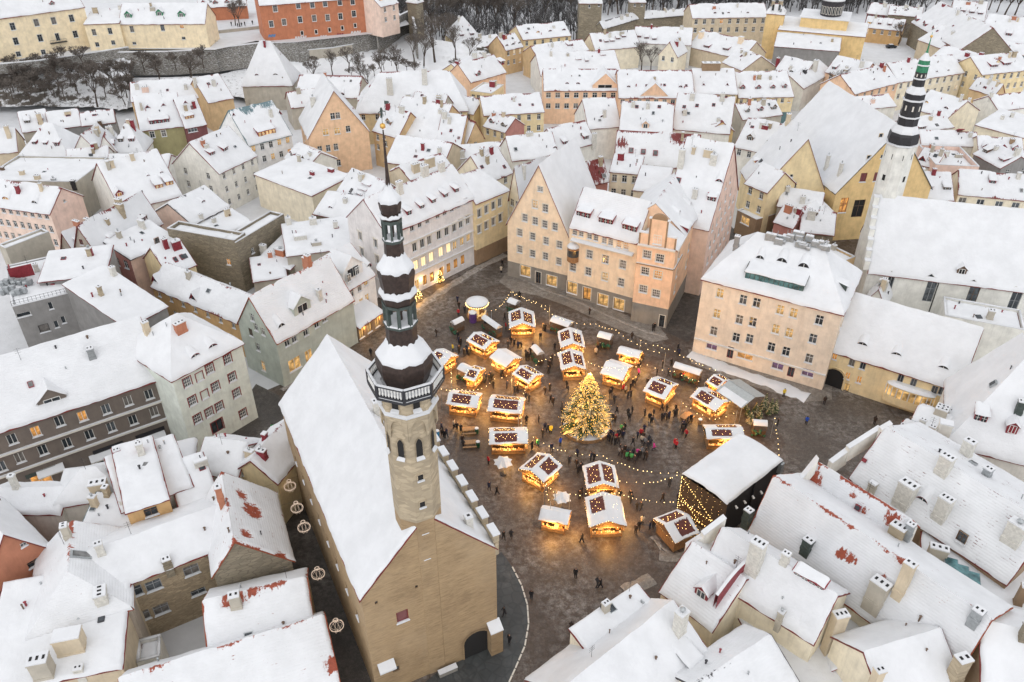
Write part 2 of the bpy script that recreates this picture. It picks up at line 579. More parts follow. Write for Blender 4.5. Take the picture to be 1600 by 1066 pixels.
def put_window(root, o, U, u, z, w, h, style='cross', frame='frame_white', trim=None, pane='glass', sill=True, back=.17, name='window'):
 """o = wall origin (world, at z=0), U = wall direction; hole's bottom centre at (u, z)"""
 fm, pm, sme, panes = window_meshes(style, w, h, frame, trim)
 if pane not in panes:
  panes[pane] = pm.mesh("pane", [pane])
 Nin = Vector((-U.y, U.x, 0))
 p = Vector(o) + U * u + Nin * back
 p.z = z
 rz = math.atan2(U.y, U.x)
 f = inst(name, fm, root, p, rz)
 WLOC[f.name] = p
 a = bpy.data.objects.new("pane", panes[pane]); COL.objects.link(a); a.parent = f
 if sill:
  s = bpy.data.objects.new("sill", sme); COL.objects.link(s); s.parent = f
 return f
def clip(poly, a, b):
 """keep the part of 2-D poly left of a->b"""
 out = []
 n = len(poly)
 def side(p):
  return (b[0] - a[0]) * (p[1] - a[1]) - (b[1] - a[1]) * (p[0] - a[0])
 for i in range(n):
  p, q = poly[i], poly[(i + 1) % n]
  sp, sq = side(p), side(q)
  if sp >= -1e-9:
   out.append(p)
  if (sp > 1e-9 and sq < -1e-9) or (sp < -1e-9 and sq > 1e-9):
   t = sp / (sp - sq)
   out.append((p[0] + (q[0] - p[0]) * t, p[1] + (q[1] - p[1]) * t))
 return out
def wall_face(mb, o, U, poly, holes, depth=.22, mi=0):
 """wall in the plane through o along U; poly = convex outline [(u,z)] counter-clockwise; rectangular openings with reveals"""
 Nin = Vector((-U.y, U.x, 0))
 o = Vector((o[0], o[1], 0))
 def pt(u, z, d=0.0):
  p = o + U * u + Nin * d
  p.z = z
  return p
 us = sorted({p[0] for p in poly} | {h[0] for h in holes} | {h[1] for h in holes})
 zs = sorted({p[1] for p in poly} | {h[2] for h in holes} | {h[3] for h in holes})
 if not holes:
  mb.add([pt(*p) for p in poly], mi)
  return
 us = [us[0]] + [b for a, b in zip(us, us[1:]) if b - a > 1e-4]
 zs = [zs[0]] + [b for a, b in zip(zs, zs[1:]) if b - a > 1e-4]
 for z0, z1 in zip(zs, zs[1:]):
  run = None
  for u0, u1 in list(zip(us, us[1:])) + [(None, None)]:
   hole = u0 is None or any(h[0] - 1e-5 < (u0 + u1) / 2 < h[1] + 1e-5 and h[2] - 1e-5 < (z0 + z1) / 2 < h[3] + 1e-5 for h in holes)
   if not hole:
    run = (run[0], u1) if run else (u0, u1)
   elif run:
    c = [(run[0], z0), (run[1], z0), (run[1], z1), (run[0], z1)]
    for k in range(len(poly)):
     c = clip(c, poly[k], poly[(k + 1) % len(poly)])
     if len(c) < 3:
      break
    if len(c) >= 3:
     mb.add([pt(*q) for q in c], mi)
    run = None
 for u0, u1, z0, z1 in holes:
  mb.add([pt(u0, z0), pt(u1, z0), pt(u1, z0, depth), pt(u0, z0, depth)], mi)
  mb.add([pt(u0, z1, depth), pt(u1, z1, depth), pt(u1, z1), pt(u0, z1)], mi)
  mb.add([pt(u0, z0), pt(u0, z0, depth), pt(u0, z1, depth), pt(u0, z1)], mi)
  mb.add([pt(u1, z0, depth), pt(u1, z0), pt(u1, z1), pt(u1, z1, depth)], mi)
# ------------------------------------------------------------------ snow lying on a roof plane
def fbm(p, s=1.0):
 return noise.noise(Vector((p[0] * s, p[1] * s, p[2] * s))) + .5 * noise.noise(Vector((p[0] * s * 2.1 + 7, p[1] * s * 2.1, p[2] * s * 2.1)))
def sstep(a, b, x):
 t = max(0.0, min(1.0, (x - a) / (b - a)))
 return t * t * (3 - 2 * t)
def snow_sheet(mb, c, taper=(1, 1, 0, 1), thk=.28, cell=.6, bare=(), edge_bare=0.0, mi=0, lift=.02, rect=None):
 """c: eave-left, eave-right, top-right, top-left. taper: which of (eave, right, top, left) edges round off"""
 c0, c1, c2, c3 = [Vector(p) for p in c]
 if thk > .2 and (c1 - c0).length > 3:                  # the verge and the eave edge stay bare
  for k, (a_, b_) in ((3, (0, 1)), (1, (1, 0))):
   if taper[k]:
    d1 = ((c0, c1)[b_] - (c0, c1)[a_]).normalized() * .09
    if k == 3:
     c0, c3 = c0 + d1, c3 + d1
    else:
     c1, c2 = c1 + d1, c2 + d1
  if taper[0]:
   c0, c1 = c0 + (c3 - c0).normalized() * .05, c1 + (c2 - c1).normalized() * .05
 wlen = max((c1 - c0).length, (c2 - c3).length)
 hlen = max((c3 - c0).length, (c2 - c1).length)
 def cuts(L, a, b):
  k = max(2, min(70, int(L / cell)))
  e = min(.12 / L, .2)
  e2 = min(.35 / L, .3)
  mid = [i / k for i in range(k + 1)]
  lo = [0, e, e2] if a else [0]
  hi = [1 - e2, 1 - e, 1] if b else [1]
  mid = [x for x in mid if lo[-1] + .3 / k < x < hi[0] - .3 / k]
  return lo + mid + hi
 us = cuts(wlen, taper[3], taper[1])
 vs = cuts(hlen, taper[0], taper[2])
 n = len(us)
 i0 = len(mb.v)
 dn_ = (c0 - c3).normalized() if (c0 - c3).length > 1e-6 else Vector((0, 0, 0))
 sd_ = (c1 - c0).normalized()
 for j, v_ in enumerate(vs):
  for i, u in enumerate(us):
   a = c0.lerp(c1, u)
   b = c3.lerp(c2, u)
   p = a.lerp(b, v_)
   t = thk * (1 + .5 * fbm(p, .28) + .2 * fbm(p, .9))
   du = min(u * wlen if taper[3] else 9, (1 - u) * wlen if taper[1] else 9)
   dv = min(v_ * hlen if taper[0] else 9, (1 - v_) * hlen if taper[2] else 9)
   dd = min(du, dv)
   t *= 0.0 if dd < 1e-4 else (.72 if dd < .2 else 1.0)
   val = 0.0
   for (bp, br) in bare:
    val = max(val, .82 * (1.0 - sstep(br * .25, br * 1.75, (p - bp).length)))
   if rect:
    e_ = min(sstep(rect[0] - .06, rect[0] + .08, u), 1 - sstep(rect[1] - .08, rect[1] + .06, u), sstep(rect[2] - .05, rect[2] + .08, v_), 1 - sstep(rect[3] - .1, rect[3] + .06, v_))
    val = max(val, .8 * e_)
   if edge_bare:
    w1 = .5 + fbm(p + Vector((3, 1, 5)), .22) + .5 * fbm(p, .8)
    val = max(val, min(.92, edge_bare * 2.0 * max(0, w1)) * math.exp(-(1 - v_) * hlen / .7))
    w2 = .2 + fbm(p + Vector((8, 4, 1)), .3)
    val = max(val, min(.85, edge_bare * 1.7 * max(0, w2)) * math.exp(-min(du, v_ * hlen) / .35))
   t *= 1 - .8 * sstep(.3, .75, val)
   q = p.copy()
   if dd < .2 and dd == dv and taper[0] and v_ < .5:                                 # a wavering lip
    q += dn_ * (.18 * fbm(p, .7) + .07)
   elif dd < .2 and dd == du:
    q += sd_ * (.09 * fbm(p, .8))
   q.z += t + lift
   mb.v.append(q)
   if val > .02:
    mb.bare[i0 + j * n + i] = val
 for j in range(len(vs) - 1):
  for i in range(n - 1):
   a, b, d, e = j * n + i, j * n + i + 1, (j + 1) * n + i + 1, (j + 1) * n + i
   mb.f.append((i0 + a, i0 + b, i0 + d, i0 + e))
   mb.m.append(mi)
   mb.uv[len(mb.f) - 1] = [(us[i] * wlen, vs[j] * hlen), (us[i + 1] * wlen, vs[j] * hlen), (us[i + 1] * wlen, vs[j + 1] * hlen), (us[i] * wlen, vs[j + 1] * hlen)]
# ------------------------------------------------------------------ houses
class House:
 def __init__(s, label, o, U, W, D, ze, zr, roof='par', wall='cream', rm='roof_red', z0=0.0, rf=.5, hip=(0, 0), ov=.35, og=.2,
     f=None, b=None, l=None, r=None, holes=None, lit=.12, frame='frame_white', trim=None, style='cross', snow='snow', thk=.3, bare=(), eb=.42,
     name='town_house', cat='house', walls=None, ze2=None, parapet=.5, plinth=None):
  s.o, s.U, s.W, s.D, s.ze, s.zr, s.z0 = Vector((o[0], o[1], 0)), U.normalized(), W, D, ze, zr, z0
  s.N = Vector((-s.U.y, s.U.x, 0))
  s.rz = math.atan2(s.U.y, s.U.x)
  c = s.pt(W / 2, D / 2, z0)
  s.root = thing(name, c, label, cat)
  s.dist = max(40, c.length)
  s.roofk, s.rm, s.wall = roof, rm, wall
  s.lit, s.frame, s.trim, s.style = lit, frame, trim, style
  s.planes = []
  ze2 = ze if ze2 is None else ze2
  zb = z0 - .6
  wm = walls or {}
  # wall outlines per side: origin, direction, polygon
  pk = (W / 2, zr)
  if roof == 'par':
   pf = [(0, zb), (W, zb), (W, ze), (0, ze)]
   pb = [(0, zb), (W, zb), (W, ze2), (0, ze2)]
   vr = D * rf
   pl = [(0, zb), (D, zb), (D, ze), (D - vr, zr), (0, ze2)]
   pr = [(0, zb), (D, zb), (D, ze2), (vr, zr), (0, ze)]
   hl, hr = hip
   if hl:
    pl = [(0, zb), (D, zb), (D, ze), (0, ze2)]
   if hr:
    pr = [(0, zb), (D, zb), (D, ze2), (0, ze)]
  elif roof == 'perp':
   ur = W * rf
   pf = [(0, zb), (W, zb), (W, ze2), (ur, zr), (0, ze)]
   pb = [(0, zb), (W, zb), (W, ze), (W - ur, zr), (0, ze2)]
   if hip[0]:
    pf = [(0, zb), (W, zb), (W, ze2), (0, ze)]
   if hip[1]:
    pb = [(0, zb), (W, zb), (W, ze), (0, ze2)]
   pl = [(0, zb), (D, zb), (D, ze), (0, ze)]
   pr = [(0, zb), (D, zb), (D, ze2), (0, ze2)]
  elif roof == 'shed':                            # low at the front, high at the back
   pf = [(0, zb), (W, zb), (W, ze), (0, ze)]
   pb = [(0, zb), (W, zb), (W, zr), (0, zr)]
   pl = [(0, zb), (D, zb), (D, ze), (0, zr)]
   pr = [(0, zb), (D, zb), (D, zr), (0, ze)]
  else:
   top = ze + (parapet if roof == 'flat' else 0)
   pf = pb = [(0, zb), (W, zb), (W, top), (0, top)]
   pl = pr = [(0, zb), (D, zb), (D, top), (0, top)]
  s.sides = dict(f=(s.pt(0, 0), s.U, pf, W), b=(s.pt(W, D), -s.U, pb, W), l=(s.pt(0, D), -s.N, pl, D), r=(s.pt(W, 0), s.N, pr, D))
  hol = {k: [] for k in 'fblr'}
  wins = []
  for k, spec in (('f', f), ('b', b), ('l', l), ('r', r)):
   if spec:
    wins += s.grid(k, spec)
  for h in holes or ():
   wins.append(h)
  for w in wins:
   if 'px' in w:                               # photo pixel of the opening's centre -> place on that wall
    so, sU, poly, L = s.sides[w['s']]
    nn = Vector((-sU.y, sU.x, 0))
    d = ray(*w['px'])
    tt = nn.dot(so - Vector((0, 0, HC))) / nn.dot(d)
    hp = Vector((0, 0, HC)) + d * tt
    w['u'] = (hp - so).dot(sU)
    w['z'] = hp.z - w['h'] / 2
    if not (.2 < w['u'] < L - .2) or w['z'] < z0 - .3:
     w['skip'] = True
    w['u'] = max(1.01, w['u'])
  wins = [w for w in wins if not w.get('skip')]
  for w in wins:
   if w.get('st', style) in ('cross', 'grid', 'two') and w['w'] < 1.5 and w.get('n') is None:
    w['w'] *= 1.12
    w['h'] *= 1.06
  wmb = MB()
  wmats = ["wall_" + wall]
  for k in 'fblr':
   if wm.get(k) and "wall_" + wm[k] not in wmats:
    wmats.append("wall_" + wm[k])
  if plinth:
   wmats.append("wall_" + plinth[1])
  for k, (so, sU, poly, L) in s.sides.items():
   hs = []
   for w in wins:
    if w['s'] == k:
     u = w['u'] * L if w['u'] <= 1.0 else w['u']
     w['uu'] = min(max(u, w['w'] / 2 + .05), L - w['w'] / 2 - .05)
     if any(abs(w['uu'] - h[4]) < (w['w'] + h[5]) / 2 + .02 and w['z'] < h[3] and w['z'] + w['h'] > h[2] for h in hs) or w['w'] > L - .2:
      w['skip'] = True
      continue
     hs.append((w['uu'] - w['w'] / 2, w['uu'] + w['w'] / 2, w['z'], w['z'] + w['h'], w['uu'], w['w']))
   mi = wmats.index("wall_" + wm[k]) if wm.get(k) else 0
   if plinth:                                  # a lower storey of another material
    hz_ = z0 + plinth[0]
    low = [(0, zb), (L, zb), (L, hz_), (0, hz_)]
    up = clip(poly, (0, hz_), (L, hz_))
    wall_face(wmb, so, sU, low, [h[:4] for h in hs if h[3] <= hz_], mi=len(wmats) - 1)
    wall_face(wmb, so, sU, up, [h[:4] for h in hs if h[2] >= hz_], mi=mi)
    for w in wins:
     if w['s'] == k and w['z'] < hz_ < w['z'] + w['h']:
      w['skip'] = True
   else:
    wall_face(wmb, so, sU, poly, [h[:4] for h in hs], mi=mi)
  wmb.build("wall", wmats, s.root)
  for w in wins:
   if w.get('skip'):
    continue
   so, sU, poly, L = s.sides[w['s']]
   pane = w.get('p') or (rnd.choice(['glass', 'glass', 'glass_sky_reflection', 'glass_curtain']) if rnd.random() > w.get('lit', s.lit) else rnd.choice(['lit', 'lit', 'lit_orange', 'lit_pale']))
   put_window(s.root, so, sU, w['uu'], w['z'], w['w'], w['h'], w.get('st', style), w.get('fr', frame), w.get('tr', trim), pane,
      sill=w.get('sill', True), name=w.get('n', 'window'))
  s.make_roof(zr, ze, ze2, rf, hip, ov, og, snow, thk, bare, eb, parapet)
 def pt(s, u, v, z=0.0):
  p = s.o + s.U * u + s.N * v
  p.z = z
  return p
 def grid(s, k, spec):
  """spec = (rows, cols[, w, h[, zfirst, pitch]]) evenly spread openings"""
  rows, cols = spec[0], spec[1]
  w = spec[2] if len(spec) > 2 else 1.0
  h = spec[3] if len(spec) > 3 else 1.55
  H = s.ze - s.z0
  zf = spec[4] if len(spec) > 4 else None
  step = spec[5] if len(spec) > 5 else 3.3
  if zf is None:
   zf = H - .75 - h - (rows - 1) * step
  out = []
  for i in range(rows):
   for j in range(cols):
    out.append(dict(s=k, u=(j + .5) / cols, z=s.z0 + zf + i * step, w=w, h=h))
  return out
 def plane(s, c, taper):
  s.planes.append((c, taper))
 def make_roof(s, zr, ze, ze2, rf, hip, ov, og, snow, thk, bare, eb, parapet):
  W, D = s.W, s.D
  T = s.pt
  k = s.roofk
  if k == 'par':
   vr = D * rf
   k1 = (zr - ze) / vr
   k2 = (zr - ze2) / (D - vr)
   hl, hr = hip
   gl, gr = (0 if hl else og), (0 if hr else og)
   ol, orr = (ov if hl else og), (ov if hr else og)
   zf_, zb_ = ze - k1 * ov, ze2 - k2 * ov
   rl, rr = T(hl if hl else -og, vr, zr), T(W - hr if hr else W + og, vr, zr)
   if hl or hr:
    if (rr - rl).dot(s.U) < .4:
     m = (rl + rr) / 2
     rl, rr = m - s.U * .2, m + s.U * .2
   s.plane([T(-ol, -ov, zf_), T(W + orr, -ov, zf_), rr, rl], (1, 0 if hr else 1, 0, 0 if hl else 1))
   s.plane([T(W + orr, D + ov, zb_), T(-ol, D + ov, zb_), rl, rr], (1, 0 if hl else 1, 0, 0 if hr else 1))
   if hl:
    s.plane([T(-ol, D + ov, zb_), T(-ol, -ov, zf_), rl - s.N * .02, rl + s.N * .02], (1, 0, 0, 0))
   if hr:
    s.plane([T(W + orr, -ov, zf_), T(W + orr, D + ov, zb_), rr + s.N * .02, rr - s.N * .02], (1, 0, 0, 0))
  elif k == 'perp':
   ur = W * rf
   k1, k2 = (zr - ze) / ur, (zr - ze2) / (W - ur)
   hf, hb = hip
   of, ob = (ov if hf else og), (ov if hb else og)
   zl_, zr_ = ze - k1 * ov, ze2 - k2 * ov
   rf_, rb = T(ur, hf if hf else -og, zr), T(ur, D - hb if hb else D + og, zr)
   if (hf or hb) and (rb - rf_).dot(s.N) < .4:
    m = (rf_ + rb) / 2
    rf_, rb = m - s.N * .2, m + s.N * .2
   s.plane([T(-ov, D + ob, zl_), T(-ov, -of, zl_), rf_, rb], (1, 0 if hf else 1, 0, 0 if hb else 1))
   s.plane([T(W + ov, -of, zr_), T(W + ov, D + ob, zr_), rb, rf_], (1, 0 if hb else 1, 0, 0 if hf else 1))
   if hf:
    s.plane([T(-ov, -of, zl_), T(W + ov, -of, zr_), rf_ + s.U * .02, rf_ - s.U * .02], (1, 0, 0, 0))
   if hb:
    s.plane([T(W + ov, D + ob, zr_), T(-ov, D + ob, zl_), rb - s.U * .02, rb + s.U * .02], (1, 0, 0, 0))
  elif k == 'shed':
   kk = (zr - ze) / D
   s.plane([T(-og, -ov, ze - kk * ov), T(W + og, -ov, ze - kk * ov), T(W + og, D + og, zr + kk * og), T(-og, D + og, zr + kk * og)], (1, 1, 1, 1))
  else:
   e = .3 if k == 'flat' else -og
   s.plane([T(e, e, ze), T(W - e, e, ze), T(W - e, D - e, ze), T(e, D - e, ze)], (1, 1, 1, 1))
  cell = .5 if s.dist < 90 else (.7 if s.dist < 150 else 1.1)
  slab, sn = MB(), MB()
  bb = []
  for q in bare:
   p = s.on_roof(q[0], q[1])
   if p:
    bb.append((p[0], q[2]))
  for c, t in s.planes:
   slab.prism(c, .16)
   snow_sheet(sn, c, t, thk, cell, bb, eb)
  if k == 'flat':
   for (a, b) in (((0, .15), (W, .15)), ((0, D - .15), (W, D - .15)), ((.15, .3), (.15, D - .3)), ((W - .15, .3), (W - .15, D - .3))):
    p, q = T(*a, ze), T(*b, ze)
    d = (q - p)
    ax = d.normalized()
    ay = Vector((-ax.y, ax.x, 0))
    slab.box((p + q) / 2 + Z * (parapet / 2 - .003), (d.length / 2 - .003, .147, parapet / 2 + .002), (ax, ay, Z), 1)
    sn.box((p + q) / 2 + Z * (parapet + .08), (d.length / 2 - .02, .16, .08), (ax, ay, Z))
  s.roof = slab.build("roof", [s.rm, "wall_" + s.wall], s.root)
  s.snow = sn.build("snow", roof_snow(snow, s.rm), s.roof, smooth=True)
 def on_roof(s, px, py):
  o, d = Vector((0, 0, HC)), ray(px, py)
  best = None
  for c, t in s.planes:
   nrm = (c[1] - c[0]).cross(c[3] - c[0])
   if nrm.length < 1e-6:
    continue
   nrm.normalize()
   den = nrm.dot(d)
   if abs(den) < 1e-9:
    continue
   tt = nrm.dot(c[0] - o) / den
   p = o + d * tt
   inside = all(((c[(i + 1) % 4] - c[i]).xy.to_3d().cross((p - c[i]).xy.to_3d())).z > -.6 * max(.1, (c[(i + 1) % 4] - c[i]).length) for i in range(4) if (c[(i + 1) % 4] - c[i]).length > .1)
   if tt > 0 and inside and (best is None or tt < best[2]):
    best = (p, nrm if nrm.z > 0 else -nrm, tt)
  return best
 def detail(s, chim=True, seed=0, dorm=False):
  """small roof furniture: a stack or two, vent pipes, a hatch"""
  rg = random.Random(seed)
  vis = [c for c, t in s.planes if ((c[1] - c[0]).cross(c[3] - c[0])).dot(Vector((0, 0, HC)) - c[0]) > 0 and (c[1] - c[0]).length > 2.5 and (c[3] - c[0]).length > 2.0]
  if not vis:
   return
  def pick(v0, v1):
   c = rg.choice(vis)
   u, v_ = rg.uniform(.12, .88), rg.uniform(v0, v1)
   return c[0].lerp(c[1], u).lerp(c[3].lerp(c[2], u), v_), c
  if chim:
   for k in range(rg.choice([1, 2, 2, 3])):
    p, c = pick(.55, .92)
    chimney(s.root, p, rg.uniform(.9, 2.0), rg.choice([.6, .8, .8, 1.2, 1.6]), rg.uniform(.5, .8), rg.choice(['chim_white', 'chim_white', 'wall_beige', 'wall_beigegrey', 'wall_tower', 'wall_rust', 'red_metal']), s.rz)
  for k in range(rg.choice([1, 2, 3, 4])):
   p, c = pick(.15, .9)
   h = rg.uniform(.35, .8)
   mb = MB()
   r_ = rg.uniform(.06, .14)
   mb.tube(p - Z * .3, p + Z * (h + .2), r_, r_, 6)
   mb.tube(p + Z * (h + .2), p + Z * (h + .3), r_ * 1.7, r_ * .5, 6)
   mb.build("vent_pipe", rg.choice(["metal_dark", "metal_grey", "frame_brown", "red_metal"]), s.root)
  if dorm:
   big = [c for c in vis if (c[1] - c[0]).length > 7 and (c[3] - c[0]).length > 4.5 and c[3].z - c[0].z > 2.2]
   if big and rg.random() < .8:
    c = rg.choice(big)
    nr = (c[1] - c[0]).cross(c[3] - c[0]).normalized()
    nd = rg.choice([1, 2, 2, 3]) if (c[1] - c[0]).length < 14 else rg.choice([2, 3, 4])
    kd = rg.choice(['shed', 'shed', 'eye', 'gable'])
    v_ = rg.uniform(.22, .4)
    for k in range(nd):
     u = (k + .5 + rg.uniform(-.1, .1)) / nd
     dormer(s.root, c[0].lerp(c[1], u).lerp(c[3].lerp(c[2], u), v_), nr, kd, rg.uniform(1.2, 1.7), .75 if kd == 'eye' else rg.uniform(.9, 1.2), 'glass' if rg.random() > .15 else 'lit', rg.choice(['red_metal', 'red_metal', 'frame_brown']))
  if rg.random() < .55:
   p, c = pick(.25, .75)
   nr = (c[1] - c[0]).cross(c[3] - c[0]).normalized()
   dormer(s.root, p, nr, 'hatch', rg.uniform(.6, 1.0), rg.uniform(.6, 1.1), rg.choice(['glass_grey', 'glass', 'glass']), rg.choice(['metal_dark', 'red_metal', 'metal_grey']))
  if rg.random() < .35:
   p, c = pick(.8, .95)
   mb = MB(); mb.tube(p, p + Z * 2.4, .025, .02, 4)
   for q in (1.6, 1.9, 2.2):
    mb.tube(p + Z * q - s.U * .4, p + Z * q + s.U * .4, .015, .015, 3)
   mb.build("antenna", "metal_dark", s.root)
 def chimneys(s, lst):
  """(px, py of the foot on the roof, height, width, depth, material, kind)"""
  for q in lst:
   px, py, h = q[0], q[1], q[2]
   w = q[3] if len(q) > 3 else .7
   d = q[4] if len(q) > 4 else .6
   mt = q[5] if len(q) > 5 else 'chim_white'
   g = s.on_roof(px, py)
   if not g:
    continue
   chimney(s.root, g[0], h, w, d, mt, s.rz)
  return s
 def dormers(s, lst):
  """(px, py of the front's foot, kind, width, front height, pane)"""
  for q in lst:
   g = s.on_roof(q[0], q[1])
   if not g:
    continue
   kind = q[2]
   w = q[3] if len(q) > 3 else 1.4
   h = q[4] if len(q) > 4 else 1.2
   pane = q[5] if len(q) > 5 else 'glass'
   mt = q[6] if len(q) > 6 else 'red_metal'
   dormer(s.root, g[0], g[1], kind, w, h, pane, mt)
  return s
def chimney(root, p, h, w, d, mt, rz, flues=2):
 ax = (Vector((math.cos(rz), math.sin(rz), 0)), Vector((-math.sin(rz), math.cos(rz), 0)), Z)
 mb = MB()
 lo = 1.4
 mb.box(p + Z * ((h - lo) / 2), (w / 2, d / 2, (h + lo) / 2), ax)
 mb.box(p + Z * (h + .05), (w / 2 + .07, d / 2 + .07, .07), ax)
 mb.box(p + Z * .18, (w / 2 + .05, d / 2 + .05, .25), ax)
 c = mb.build("chimney", [mt], root)
 s = MB()
 nf = 1 if w < .8 else (2 if w < 1.5 else 3)
 # closed snow cap; black blocks on top stand in for dark flue holes
 xs = [(i + .5) / nf * w - w / 2 for i in range(nf)]
 s.box(p + Z * (h + .2), (w / 2 + .04, d / 2 + .04, .085), ax)
 s.build("snow_cap", "snow", c)
 fl = MB()
 for x in xs:
  fl.box(p + ax[0] * x + Z * (h + .24), (w / nf * .2, d * .17, .09), ax)
 if rnd.random() < .72:
  fl.build("flue", "shade_tyre_black", c)
 elif rnd.random() < .6:
  fl = MB(); fl.lathe(p, [(min(w, d) * .2, p.z + h + .1), (min(w, d) * .2, p.z + h + .6), (min(w, d) * .34, p.z + h + .62), (.03, p.z + h + .85)], 8); fl.build("cowl", "metal_grey", c)
 return c
def dormer(root, p, nrm, kind, w, h, pane, mt):
 dn = Vector((nrm.x, nrm.y, 0))
 if dn.length < .05:
  dn = Vector((0, -1, 0))
 dn.normalize()
 k = max(.15, math.hypot(nrm.x, nrm.y) / max(.05, nrm.z))       # main slope
 X = Vector((-dn.y, dn.x, 0))                                    # right, seen from outside
 up = -dn
 def q(x, b, z):
  return p + X * x + up * b + Z * z
 body, sn, pn = MB(), MB(), MB()
 a = w / 2
 if kind == 'shed':
  ks = min(.25, k * .4)
  L = h / max(.1, (k - ks))
  e = .18
  body.add([q(-a, 0, -.3), q(a, 0, -.3), q(a, 0, h), q(-a, 0, h)], 0)
  body.add([q(a, 0, -.3), q(a, L, k * L - .3), q(a, L, h + ks * L), q(a, 0, h)], 0)
  body.add([q(-a, L, k * L - .3), q(-a, 0, -.3), q(-a, 0, h), q(-a, L, h + ks * L)], 0)
  rc = [q(-a - e, -.25, h - ks * .25), q(a + e, -.25, h - ks * .25), q(a + e, L + .3, h + ks * (L + .3)), q(-a - e, L + .3, h + ks * (L + .3))]
  body.prism([c + Z * .06 for c in rc], .1, 0)
  snow_sheet(sn, [c + Z * .05 for c in rc], (1, 1, 0, 1), .24, .5)
  nw = max(1, int(round(w / .95)))
  ww, hh = w / nw * .72, h * .68
  for i in range(nw):
   x = -a + w * (i + .5) / nw
   pn.add([q(x - ww / 2, -.03, h * .16), q(x + ww / 2, -.03, h * .16), q(x + ww / 2, -.03, h * .16 + hh), q(x - ww / 2, -.03, h * .16 + hh)])
   for (x0, x1, z0, z1) in ((x - .03, x + .03, h * .16, h * .16 + hh), (x - ww / 2, x + ww / 2, h * .16 + hh * .55, h * .19 + hh * .55)):
    body.box(q((x0 + x1) / 2, -.04, (z0 + z1) / 2), ((x1 - x0) / 2, .03, (z1 - z0) / 2), (X, up, Z), 1)
 elif kind in ('gable', 'vent'):
  hr = h + a * .9 if kind == 'gable' else h
  h0 = h if kind == 'gable' else .05
  L0, L1 = h0 / k, hr / k
  body.add([q(-a, 0, -.3), q(a, 0, -.3), q(a, 0, h0), q(0, 0, hr), q(-a, 0, h0)], 0)
  body.add([q(a, 0, -.3), q(a, L0, -.3 + k * L0), q(a, L0, h0), q(a, 0, h0)], 0)
  body.add([q(-a, L0, -.3 + k * L0), q(-a, 0, -.3), q(-a, 0, h0), q(-a, L0, h0)], 0)
  e = .15
  sl = (hr - h0) / a
  r0, r1 = q(0, -.2, hr), q(0, L1 + .2, hr)
  lf = [q(-a - e, L0 + .3, h0 - sl * e), q(-a - e, -.2, h0 - sl * e), r0, r1]
  rt = [q(a + e, -.2, h0 - sl * e), q(a + e, L0 + .3, h0 - sl * e), r1, r0]
  for c in (lf, rt):
   body.prism([v_ + Z * .06 for v_ in c], .1, 0)
   snow_sheet(sn, [v_ + Z * .05 for v_ in c], (1, 1, 0, 0) if c is lf else (1, 0, 0, 1), .2, .5)
  if kind == 'gable':
   ww, hh, zz = w * .55, h * .75, h * .25
   pn.add([q(-ww / 2, -.03, zz), q(ww / 2, -.03, zz), q(ww / 2, -.03, zz + hh), q(-ww / 2, -.03, zz + hh)])
   for (x0, x1, z0, z1) in ((-ww / 2 - .08, -ww / 2, zz, zz + hh), (ww / 2, ww / 2 + .08, zz, zz + hh), (-.04, .04, zz, zz + hh), (-ww / 2, ww / 2, zz + hh, zz + hh + .08), (-ww / 2, ww / 2, zz - .08, zz)):
    body.box(q((x0 + x1) / 2, -.04, (z0 + z1) / 2), ((x1 - x0) / 2, .03, (z1 - z0) / 2), (X, up, Z), 1)
  else:
   pn.add([q(-a * .55, -.03, .12), q(a * .55, -.03, .12), q(0, -.03, h * .7)])
 elif kind == 'eye':
  n = 8
  pts = [(a * math.cos(math.pi * i / n), h * math.sin(math.pi * i / n)) for i in range(n + 1)]
  L = h / k + .8
  for (x0, z0), (x1, z1) in zip(pts, pts[1:]):
   sn.add([q(x0 * 1.15, -.12, z0 * 1.15 + .06), q(x0 * 1.15, L * .96, z0 + k * L - h * .5), q(x1 * 1.15, L * .96, z1 + k * L - h * .5), q(x1 * 1.15, -.12, z1 * 1.15 + .06)])
   body.add([q(x0, -.02, z0), q(x1, -.02, z1), q(x1 * 1.18, -.02, z1 * 1.18), q(x0 * 1.18, -.02, z0 * 1.18)], 0)
  pn.add([q(x, 0, z) for x, z in pts])
  body.box(q(0, -.03, h * .5), (.04, .03, h * .48), (X, up, Z), 1)
 elif kind == 'hatch':
  s_ = nrm
  upv = (up + Z * k).normalized()
  c = p + s_ * .32
  body.box(c, (a, h / 2, .12), (X, upv, s_), 0)
  pn.add([c + s_ * .13 - X * a * .8 - upv * h * .4, c + s_ * .13 + X * a * .8 - upv * h * .4, c + s_ * .13 + X * a * .8 + upv * h * .4, c + s_ * .13 - X * a * .8 + upv * h * .4])
 elif kind == 'band':
  ks = min(.3, k * .5)
  L = h / max(.1, (k - ks))
  body.add([q(-a, 0, -.3), q(a, 0, -.3), q(a, 0, h), q(-a, 0, h)], 0)
  body.add([q(a, 0, -.3), q(a, L, k * L - .3), q(a, L, h + ks * L), q(a, 0, h)], 0)
  body.add([q(-a, L, k * L - .3), q(-a, 0, -.3), q(-a, 0, h), q(-a, L, h + ks * L)], 0)
  rc = [q(-a - .2, -.25, h - ks * .25), q(a + .2, -.25, h - ks * .25), q(a + .2, L + .3, h + ks * (L + .3)), q(-a - .2, L + .3, h + ks * (L + .3))]
  body.prism([c + Z * .06 for c in rc], .1, 0)
  snow_sheet(sn, [c + Z * .05 for c in rc], (1, 1, 0, 1), .26, .6)
  nw = max(2, int(round(w / .8)))
